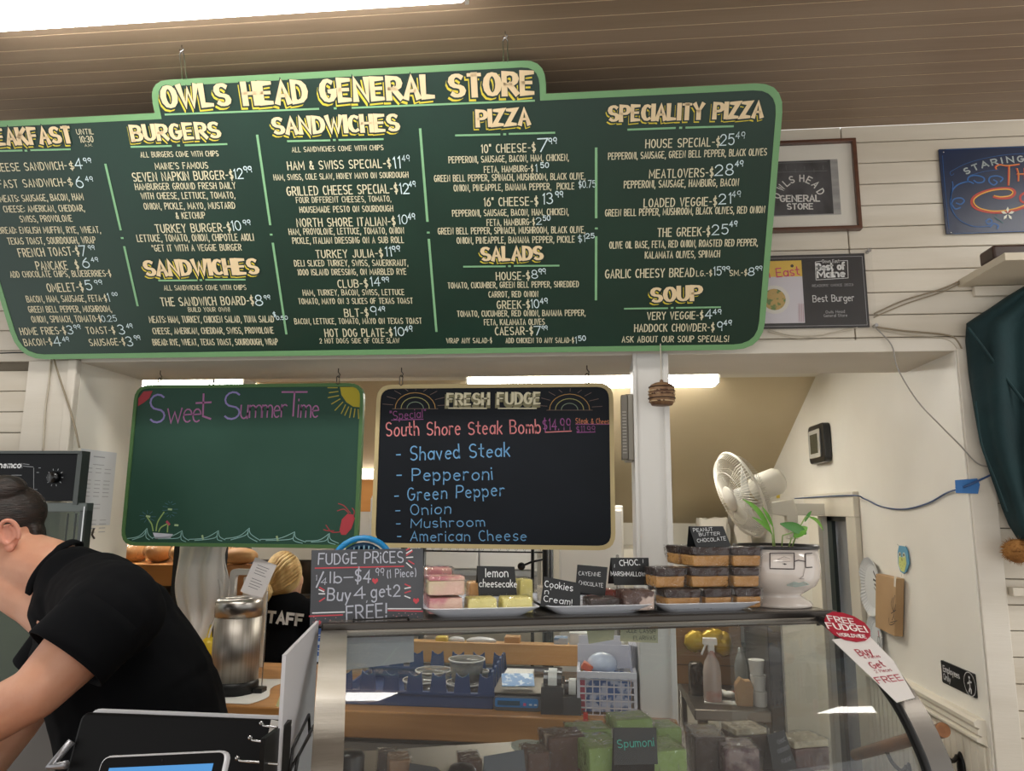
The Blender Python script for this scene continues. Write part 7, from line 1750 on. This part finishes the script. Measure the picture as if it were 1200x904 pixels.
# ================================================================ PEOPLE
def capsule(mb, a, b, ra, rb, n=18, flat=(1, 1), ref=None):
    """tapered limb with round ends; flat scales the two cross axes (ref = direction of the first one)"""
    a, b = Vector(a), Vector(b); d = (b-a); L = d.length; d.normalize()
    u = (Vector(ref) if ref else d.orthogonal()); u = (u-d*u.dot(d)).normalized(); v = d.cross(u); prof = []
    for k in range(5): t = math.pi/2*(k/4); prof.append((ra*math.sin(t), -ra*math.cos(t)*.9))
    for k in range(1, 5): prof.append((ra+(rb-ra)*k/5, L*k/5))
    for k in range(5): t = math.pi/2*(1-k/4); prof.append((rb*math.sin(t), L+rb*math.cos(t)*.9))
    base = len(mb.v)
    for r, z in prof:
        r = max(r, .0005)
        for j in range(n):
            t = 2*math.pi*j/n; mb.v.append(tuple(a+d*z+(u*math.cos(t)*flat[0]+v*math.sin(t)*flat[1])*r))
    for i in range(len(prof)-1):
        for j in range(n): j2 = (j+1) % n; mb.f.append((base+i*n+j, base+i*n+j2, base+(i+1)*n+j2, base+(i+1)*n+j))
    mb.f.append(tuple(base+j for j in range(n))[::-1]); mb.f.append(tuple(base+(len(prof)-1)*n+j for j in range(n)))
    return mb
def fuse(o, vox, smooth_it=6):
    r = o.modifiers.new('remesh', 'REMESH'); r.mode = 'VOXEL'; r.voxel_size = vox; r.use_smooth_shade = True
    s = o.modifiers.new('smooth', 'SMOOTH'); s.factor = .5; s.iterations = smooth_it
    return o
def chain(mb, pts, rs, flat=(1, 1), ref=None):
    for i in range(len(pts)-1): capsule(mb, pts[i], pts[i+1], rs[i], rs[i+1], flat=flat, ref=ref)
def hand(mb, wrist, d, palm_n, side, s=1.0, curl=.5):
    """palm, four unequal bent fingers and a thumb; d = pointing direction, palm_n = out of the palm, side = toward the thumb"""
    d = Vector(d).normalized(); nn = Vector(palm_n); nn = (nn-d*nn.dot(d)).normalized(); sd_ = Vector(side); sd_ = (sd_-d*sd_.dot(d)-nn*sd_.dot(nn)).normalized(); w = Vector(wrist)
    capsule(mb, w, w+d*.075*s, .028*s, .034*s, flat=(1.15, .5), ref=sd_)
    for k, (off, L) in enumerate(((.027, .072), (.009, .08), (-.009, .075), (-.026, .06))):
        b = w+d*.088*s+sd_*off*s; dd = d.copy(); p = b; r = .0088*s
        for j, f in enumerate((.45, .32, .23)):
            ang = curl*(.5+.45*j); dj = (d*math.cos(ang)+nn*math.sin(ang)).normalized(); q = p+dj*L*f*s; capsule(mb, p, q, r, r*.9, n=12); p = q; r *= .9
    b = w+d*.028*s+sd_*.03*s; q = b+(d*.6+sd_*.75+nn*.25).normalized()*.04*s; e = q+(d*.9+sd_*.25+nn*.3).normalized()*.032*s
    capsule(mb, b-sd_*.01*s, q, .013*s, .0105*s, n=12); capsule(mb, q, e, .0105*s, .009*s, n=12)
skin = mat('skin', 'cf9c80', .5, col2='c48c70', scale=14, bump=.08, bscale=200, sss=.12)
cotton = mat('black_cotton', '07080b', .95, col2='0a0b0e', scale=6, bump=.12, bscale=14)
P = lambda px, py, Y: Vector(on(1, Y, px, py))
# ---- man bending over the counter, facing left
mn = thing('person', 'person in a black t-shirt leaning forward at the left edge, short dark hair', 'person', (-1.0, 1.65, 0))
hc = P(-12, 632, 1.62)                       # head centre
nk0 = P(62, 668, 1.63); shC = P(108, 712, 1.66)
hipC = P(195, 905, 1.70)
bm_ = MB()
fwd = Vector((-.80, -.50, -.28)).normalized(); lft = Vector((0, 0, 1)).cross(fwd).normalized(); upv = fwd.cross(lft).normalized()
RH = Matrix((fwd, -lft, upv)).transposed()
def hp(f, l, u): return hc+fwd*f+lft*l+upv*u
bm_.ell(hc+upv*.015-fwd*.012, (.096, .081, .100), RH, 24, 16)         # skull
capsule(bm_, hp(.035, 0, -.035), hp(.055, 0, -.085), .062, .036, flat=(1, .85), ref=lft)   # face/jaw
bm_.ell(hp(.068, 0, -.10), (.026, .022, .018), RH)                   # chin
bm_.ell(hp(.04, .03, -.085), (.045, .018, .02), RH); bm_.ell(hp(.04, -.03, -.085), (.045, .018, .02), RH)  # jaw line
capsule(bm_, hp(.09, 0, .02), hp(.112, 0, -.022), .008, .013, n=12)  # nose
bm_.ell(hp(.088, 0, -.055), (.014, .024, .009), RH); bm_.ell(hp(.085, 0, .035), (.018, .055, .012), RH)  # mouth, brow
for s_ in (1, -1):
    bm_.ell(hp(.075, .04*s_, -.02), (.02, .02, .02), RH)
    bm_.ell(hp(-.048, .076*s_, -.002), (.014, .012, .026), RH, n=12, m=8)
chain(bm_, [hp(-.03, 0, -.05), nk0, P(88, 694, 1.65)], [.066, .068, .085])
chain(bm_, [hp(.02, 0, -.07), P(40, 700, 1.63), P(88, 720, 1.65)], [.05, .06, .09])
# torso core
tor = [P(98, 712, 1.66), P(135, 755, 1.68), P(165, 830, 1.70), hipC]
chain(bm_, tor, [.10, .125, .135, .135], flat=(1.25, 1.0), ref=(0, 1, 0))
# left arm (near the viewer)
sL = P(128, 722, 1.46); eL = P(42, 812, 1.36); wL = P(-130, 905, 1.34)
chain(bm_, [sL, (sL+eL)/2, eL, eL+(wL-eL)*.35, wL], [.066, .062, .050, .050, .031])
dL = (wL-eL).normalized(); hand(bm_, wL+dL*.02, dL, (0, .3, -1), (-.2, 1, 0), 1.0, .6)
# right arm (far side)
sR = P(105, 716, 1.86); eR = P(20, 850, 1.82); wR = P(-60, 960, 1.62)
chain(bm_, [sR, (sR+eR)/2, eR, wR], [.064, .058, .05, .034])
dR = (wR-eR).normalized(); hand(bm_, wR+dR*.02, dR, (0, -.3, -1), (-.2, -1, 0), 1.0, .6)
# legs down to the floor
for s_ in (-1, 1):
    h0_ = hipC+Vector((.02, .09*s_, -.04)); k0_ = Vector((h0_.x+.02, h0_.y+.01*s_, .52)); a0_ = Vector((h0_.x+.06, h0_.y+.02*s_, .1))
    chain(bm_, [h0_, k0_, a0_], [.09, .062, .042]); capsule(bm_, (a0_.x+.03, a0_.y, .045), (a0_.x-.17, a0_.y, .035), .042, .034)
body = fuse(obj('body', bm_, skin, mn, smooth=True), .0045, 8)
for s_ in (1, -1):     # ears: rim, inner fold and lobe
    em = MB(); e0 = hp(-.052, .088*s_, -.002); rim = []
    for k in range(15):
        t = math.radians(215-k*20); rr_ = 1 if k < 11 else 1-.05*(k-10); rim.append(e0+fwd*(-.019*math.cos(t)*-1*rr_)+upv*(.031*math.sin(t)*rr_+.002)+lft*s_*(.010-.006*max(0, math.cos(t))))
    em.tube(rim, [.004]+[.0052]*13+[.004], 8)
    em.tube([e0+fwd*x+upv*z+lft*s_*.006 for x, z in ((-.004, .020), (-.010, .006), (-.008, -.010), (.004, -.018))], [.003, .004, .004, .003], 8)
    em.ell(e0+upv*-.003-lft*s_*.001, (.017, .006, .028), RH, n=16, m=10); em.ell(e0-upv*.028+fwd*.006+lft*s_*.003, (.010, .006, .011), RH, n=12, m=8); em.ell(e0+fwd*.015-upv*.004+lft*s_*.003, (.005, .005, .008), RH, n=8, m=6)
    fuse(obj('ear', em, mat('ear_skin', 'd08f78', .5, sss=.15), mn, smooth=True), .0022, 3)
# hair cap
hm = MB()
hm.ell(hc+upv*.045-fwd*.018, (.108, .085, .08), RH, 26, 18)
hm.ell(hp(-.082, 0, -.01), (.03, .05, .05), RH); hm.ell(hp(-.092, .02, -.01), (.018, .034, .04), RH); hm.ell(hp(.03, 0, .105), (.08, .06, .04), RH); hm.ell(hp(-.04, .03, .1), (.06, .05, .04), RH)
hm.ell(hp(.02, .062, .05), (.03, .018, .025), RH); hm.ell(hp(.016, .076, .012), (.008, .006, .022), RH)
hairm = mat('dark_hair', '100b08', .5, col2='2a1c15', scale=26, stretch=(1, 1, 5), bump=.9, bscale=60)
# cut the cap away from the face and ears
hm.v = [v for v in hm.v]
hair = fuse(obj('hair', hm, hairm, mn, smooth=True), .004, 3)
# strands combed over the cap
rr = random.Random(11); st_ = MB()
for k in range(1500):
    a_ = rr.uniform(-1.6, 1.6); b_ = rr.uniform(-.3, 1.9)
    def hs(b__, lift=.0): return hc+upv*.045-fwd*.018+RH@Vector((math.cos(b__)*math.cos(a_)*.109*(1+lift), math.sin(a_)*.085*(1+lift), math.sin(b__)*math.cos(a_)*.081*(1+lift)))
    t0 = b_+.0; p0 = hs(t0, .0); p1 = hs(t0+.16, .05); p2 = hs(t0+.32, .03)
    if min((p0-hc).dot(upv), (p2-hc).dot(upv)) < (.028 if (p0-hc).dot(fwd) > -.05 else -.04): continue
    s_ = (p1-p0).cross(p0-hc).normalized()*.0011
    st_.add([p0-s_, p0+s_, p1+s_, p1-s_, p2], [(0, 1, 2, 3), (3, 2, 4)])
obj('hair_strands', st_, hairm, mn, kind='stuff')
# t-shirt: torso shell, sleeves with clean hems, collar
tm = MB()
chain(tm, [P(96, 706, 1.665), P(130, 752, 1.685), P(162, 820, 1.70), P(180, 900, 1.71), P(195, 985, 1.72)], [.105, .150, .165, .165, .16], flat=(1.22, 1.0), ref=(0, 1, 0))
chain(tm, [P(112, 700, 1.60), sL+Vector((0, .02, 0))], [.10, .095]); chain(tm, [P(112, 700, 1.74), sR], [.10, .085])
chain(tm, [P(84, 674, 1.64), P(110, 694, 1.66), P(150, 732, 1.70)], [.068, .09, .11]); chain(tm, [P(84, 676, 1.62), P(86, 704, 1.60)], [.07, .078])
aL = (eL-sL).normalized(); aR = (eR-sR).normalized()
chain(tm, [sL, sL+aL*.04], [.088, .086]); chain(tm, [sR, sR+aR*.12], [.085, .082])
tm_o = fuse(obj('t_shirt', tm, cotton, mn, smooth=True), .006, 6)
tx_c = bpy.data.textures.new('shirt_folds', 'CLOUDS'); tx_c.noise_scale = .11; tx_c.noise_depth = 2
dm = tm_o.modifiers.new('folds', 'DISPLACE'); dm.texture = tx_c; dm.strength = .014; dm.mid_level = .42; dm.texture_coords = 'GLOBAL'
# sleeve cuffs (flared open tubes)
def cuff(c, ax_, r0, r1, L, nm='sleeve'):
    mb = MB(); ax_ = ax_.normalized(); u = ax_.orthogonal().normalized(); v = ax_.cross(u); n = 36
    for i in range(6):
        t = i/5
        for j in range(n):
            a_ = 2*math.pi*j/n; w_ = 1+.035*math.sin(a_*3+1.2)*t; mb.v.append(tuple(c+ax_*L*t+(u*math.cos(a_)+v*math.sin(a_))*(r0+(r1-r0)*t)*w_))
    for i in range(5):
        for j in range(n): mb.f.append((i*n+j, i*n+(j+1) % n, (i+1)*n+(j+1) % n, (i+1)*n+j))
    return obj(nm, mb, cotton, mn, smooth=True, solid=.004)
cuff(sL+aL*.0, aL, .086, .084, .105); cuff(sR+aR*.06, aR, .084, .088, .11)
# wrinkles as soft folds
def fold(pts, r):
    return MB().tube([Vector(v) for v in arcpts([tuple(P(*q)) for q in pts], 5)], r, 8)
na = (P(30, 650, 1.63)-P(100, 690, 1.65)).normalized(); nc = P(63, 670, 1.635); u1 = na.orthogonal().normalized(); v1 = na.cross(u1)
cr = MB(); 
for i in range(40):
    t = 2*math.pi*i/40; d_ = u1*math.cos(t)+v1*math.sin(t)
    for (rr0, hh0) in ((.069, .004), (.073, .007), (.077, .004), (.079, -.010), (.075, -.014), (.069, -.008)): cr.v.append(tuple(nc+d_*rr0*(1.06 if abs(d_.y) < .5 else .98)+na*hh0))
for i in range(40):
    for j in range(6): i2, j2 = (i+1) % 40, (j+1) % 6; cr.f.append((i*6+j, i2*6+j, i2*6+j2, i*6+j2))
obj('collar', cr, cotton, mn, smooth=True)
trs = MB()
for s_ in (-1, 1):
    h0_ = hipC+Vector((.02, .09*s_, -.04)); k0_ = Vector((h0_.x+.02, h0_.y+.01*s_, .52)); a0_ = Vector((h0_.x+.06, h0_.y+.02*s_, .14)); chain(trs, [h0_, k0_, a0_], [.115, .085, .07])
capsule(trs, hipC-Vector((0, .08, 0)), hipC+Vector((0, .08, 0)), .13, .13)
fuse(obj('trousers', trs, mat('dark_trousers', '1b1d22', .8), mn, smooth=True), .008, 4)
# ---- woman with a bun, seen from behind
wmn = thing('person', 'person with a blond bun seen from behind in a black shirt lettered STAFF', 'person', (-1.0, 3.4, KF))
Yw_ = 3.35
hw = P(335, 678, Yw_); wb_ = MB()
RW = Matrix.Rotation(.3, 3, 'Z') @ Matrix.Rotation(-.35, 3, 'X')
wb_.ell(hw+Vector((0, 0, .01)), (.072, .092, .10), RW, 24, 16); capsule(wb_, hw+Vector((.01, .04, -.03)), hw+Vector((.012, .07, -.07)), .055, .035)
wb_.ell(hw+Vector((.03, .095, -.03)), (.01, .014, .02)); 
for s_ in (-1, 1): wb_.ell(hw+Vector((.072*s_, .01, -.01)), (.008, .012, .024))
nkw = P(338, 702, Yw_); shw = P(334, 716, Yw_-.02); hipw = Vector((shw.x-.02, Yw_-.08, shw.z-.46))
chain(wb_, [hw+Vector((0, .0, -.05)), nkw, shw], [.045, .046, .07])
chain(wb_, [shw+Vector((0, 0, -.05)), shw+Vector((0, -.02, -.25)), hipw], [.10, .105, .13], flat=(1.3, .85), ref=(1, 0, 0))
for s_ in (-1, 1):
    sh_ = shw+Vector((.155*s_, 0, -.035)); el = sh_+Vector((.05*s_, .07, -.25)); wr_ = el+Vector((-.06*s_, .24, -.02))
    chain(wb_, [shw+Vector((.06*s_, 0, -.02)), sh_, el, wr_], [.06, .052, .042, .028]); dd = (wr_-el).normalized(); hand(wb_, wr_+dd*.02, dd, (0, 0, -1), (-s_, 0, .1), .9, .5)
    hh_ = hipw+Vector((.08*s_, 0, -.02)); kn = Vector((hh_.x, hh_.y+.02, (hh_.z+KF)/2)); an = Vector((hh_.x, hh_.y-.02, KF+.1)); chain(wb_, [hh_, kn, an], [.09, .06, .04]); capsule(wb_, (an.x, an.y-.03, KF+.04), (an.x, an.y+.15, KF+.035), .038, .032)
fuse(obj('body', wb_, mat('skin_fair', 'd6a78e', .5, sss=.1), wmn, smooth=True), .006, 6)
hb = MB(); hb.ell(hw+Vector((0, -.012, .018)), (.076, .092, .100), RW, 24, 16); hb.ell(hw+Vector((-.025, -.05, -.03)), (.05, .045, .045))
bun = hw+Vector((-.052, -.092, -.052))
blond = mat('blond_hair', 'a8834a', .5, col2='e0c48c', scale=20, stretch=(1, 1, .4), bump=.9, bscale=60)
fuse(obj('hair', hb, blond, wmn, smooth=True), .005, 3)
for k in range(20):
    a_ = -1.5+3.0*k/19; s0_ = Vector((.078*math.sin(a_), -.03, .018+.104*math.cos(a_))); e_ = bun-hw; q = []
    for j in range(7):
        t = j/6; p = s0_*(1-t)+e_*t; d_ = Vector((p.x/.08, (p.y+.012)/.096, (p.z-.018)/.104)); f_ = max(1.0, 1.03/max(d_.length, .2)) if t < .85 else 1
        q.append(hw+Vector((p.x*f_, (p.y+.012)*f_-.012, (p.z-.018)*f_+.018)))
    obj('hair_lock', MB().tube(q, [.004, .007, .008, .008, .008, .007, .005], 6), blond, wmn, smooth=True)
bb_ = MB()
for k in range(5):
    t0 = k*1.25; bb_.tube([bun+Vector((.036*math.cos(t0+t*.5)*(1-.09*t), -.012-.01*math.sin(t*1.3)-.004*k, .032*math.sin(t0+t*.5))) for t in range(7)], [.006, .011, .014, .015, .014, .011, .006], 8)
bb_.ell(bun, (.032, .026, .030)); obj('bun', bb_, blond, wmn, smooth=True)
ts_ = MB(); chain(ts_, [shw+Vector((0, 0, .02)), shw+Vector((0, 0, -.04))], [.078, .095], flat=(1.4, 1.1), ref=(1, 0, 0)); chain(ts_, [shw+Vector((0, 0, -.035)), shw+Vector((0, -.03, -.2)), shw+Vector((-.01, -.05, -.4)), hipw+Vector((0, 0, -.06))], [.095, .118, .125, .14], flat=(1.42, .85), ref=(1, 0, 0))
for s_ in (-1, 1):
    sh_ = shw+Vector((.155*s_, 0, -.035)); el = sh_+Vector((.05*s_, .07, -.25)); chain(ts_, [shw+Vector((.05*s_, 0, -.015)), sh_, sh_+(el-sh_)*.6], [.078, .08, .070])
shirt2 = fuse(obj('t_shirt', ts_, mat('black_cotton2', '0b0d11', .95, bump=.1, bscale=14), wmn, smooth=True), .007, 5)
tw = MB()
for s_ in (-1, 1):
    hh_ = hipw+Vector((.08*s_, 0, -.02)); kn = Vector((hh_.x, hh_.y+.02, (hh_.z+KF)/2)); an = Vector((hh_.x, hh_.y-.02, KF+.12)); chain(tw, [hh_, kn, an], [.11, .08, .065])
fuse(obj('trousers', tw, mat('dark_trousers', '1b1d22', .8), wmn, smooth=True), .009, 4)
# STAFF lettering projected on the back of the shirt
dg = bpy.context.evaluated_depsgraph_get(); dg.update(); ev = shirt2.evaluated_get(dg)
from mathutils.bvhtree import BVHTree
me_ = ev.to_mesh(); MW = shirt2.matrix_world
bm2 = bmesh.new(); bm2.from_mesh(me_); bv = BVHTree.FromBMesh(bm2); ev.to_mesh_clear()
SF = Surf((0, Yw_-.3, 0), (1, 0, 0), (0, 0, 1)); tf = MB()
KZ = lambda x, y: (150+x/5.217, 630+y/5.215)
ptext(tf, SF, 'STAFF', *KZ(795, 480), *KZ(1062, 508), 62/5.2, w=.28, vw=.3, h=0, gap=1.7)
out = []
Mi = shirt2.matrix_world
for v in tf.v:
    q = Vector(v); d = (q-Vector(CAM)).normalized(); loc, no_, _, _ = bv.ray_cast(q, d, 1.0)
    out.append(tuple(loc-d*.009) if loc else (q.x, Yw_-.1, q.z))
tf.v = out; obj('shirt_lettering', tf, mat('shirt_print', 'd8d8d8', .6), wmn, label='white STAFF lettering')
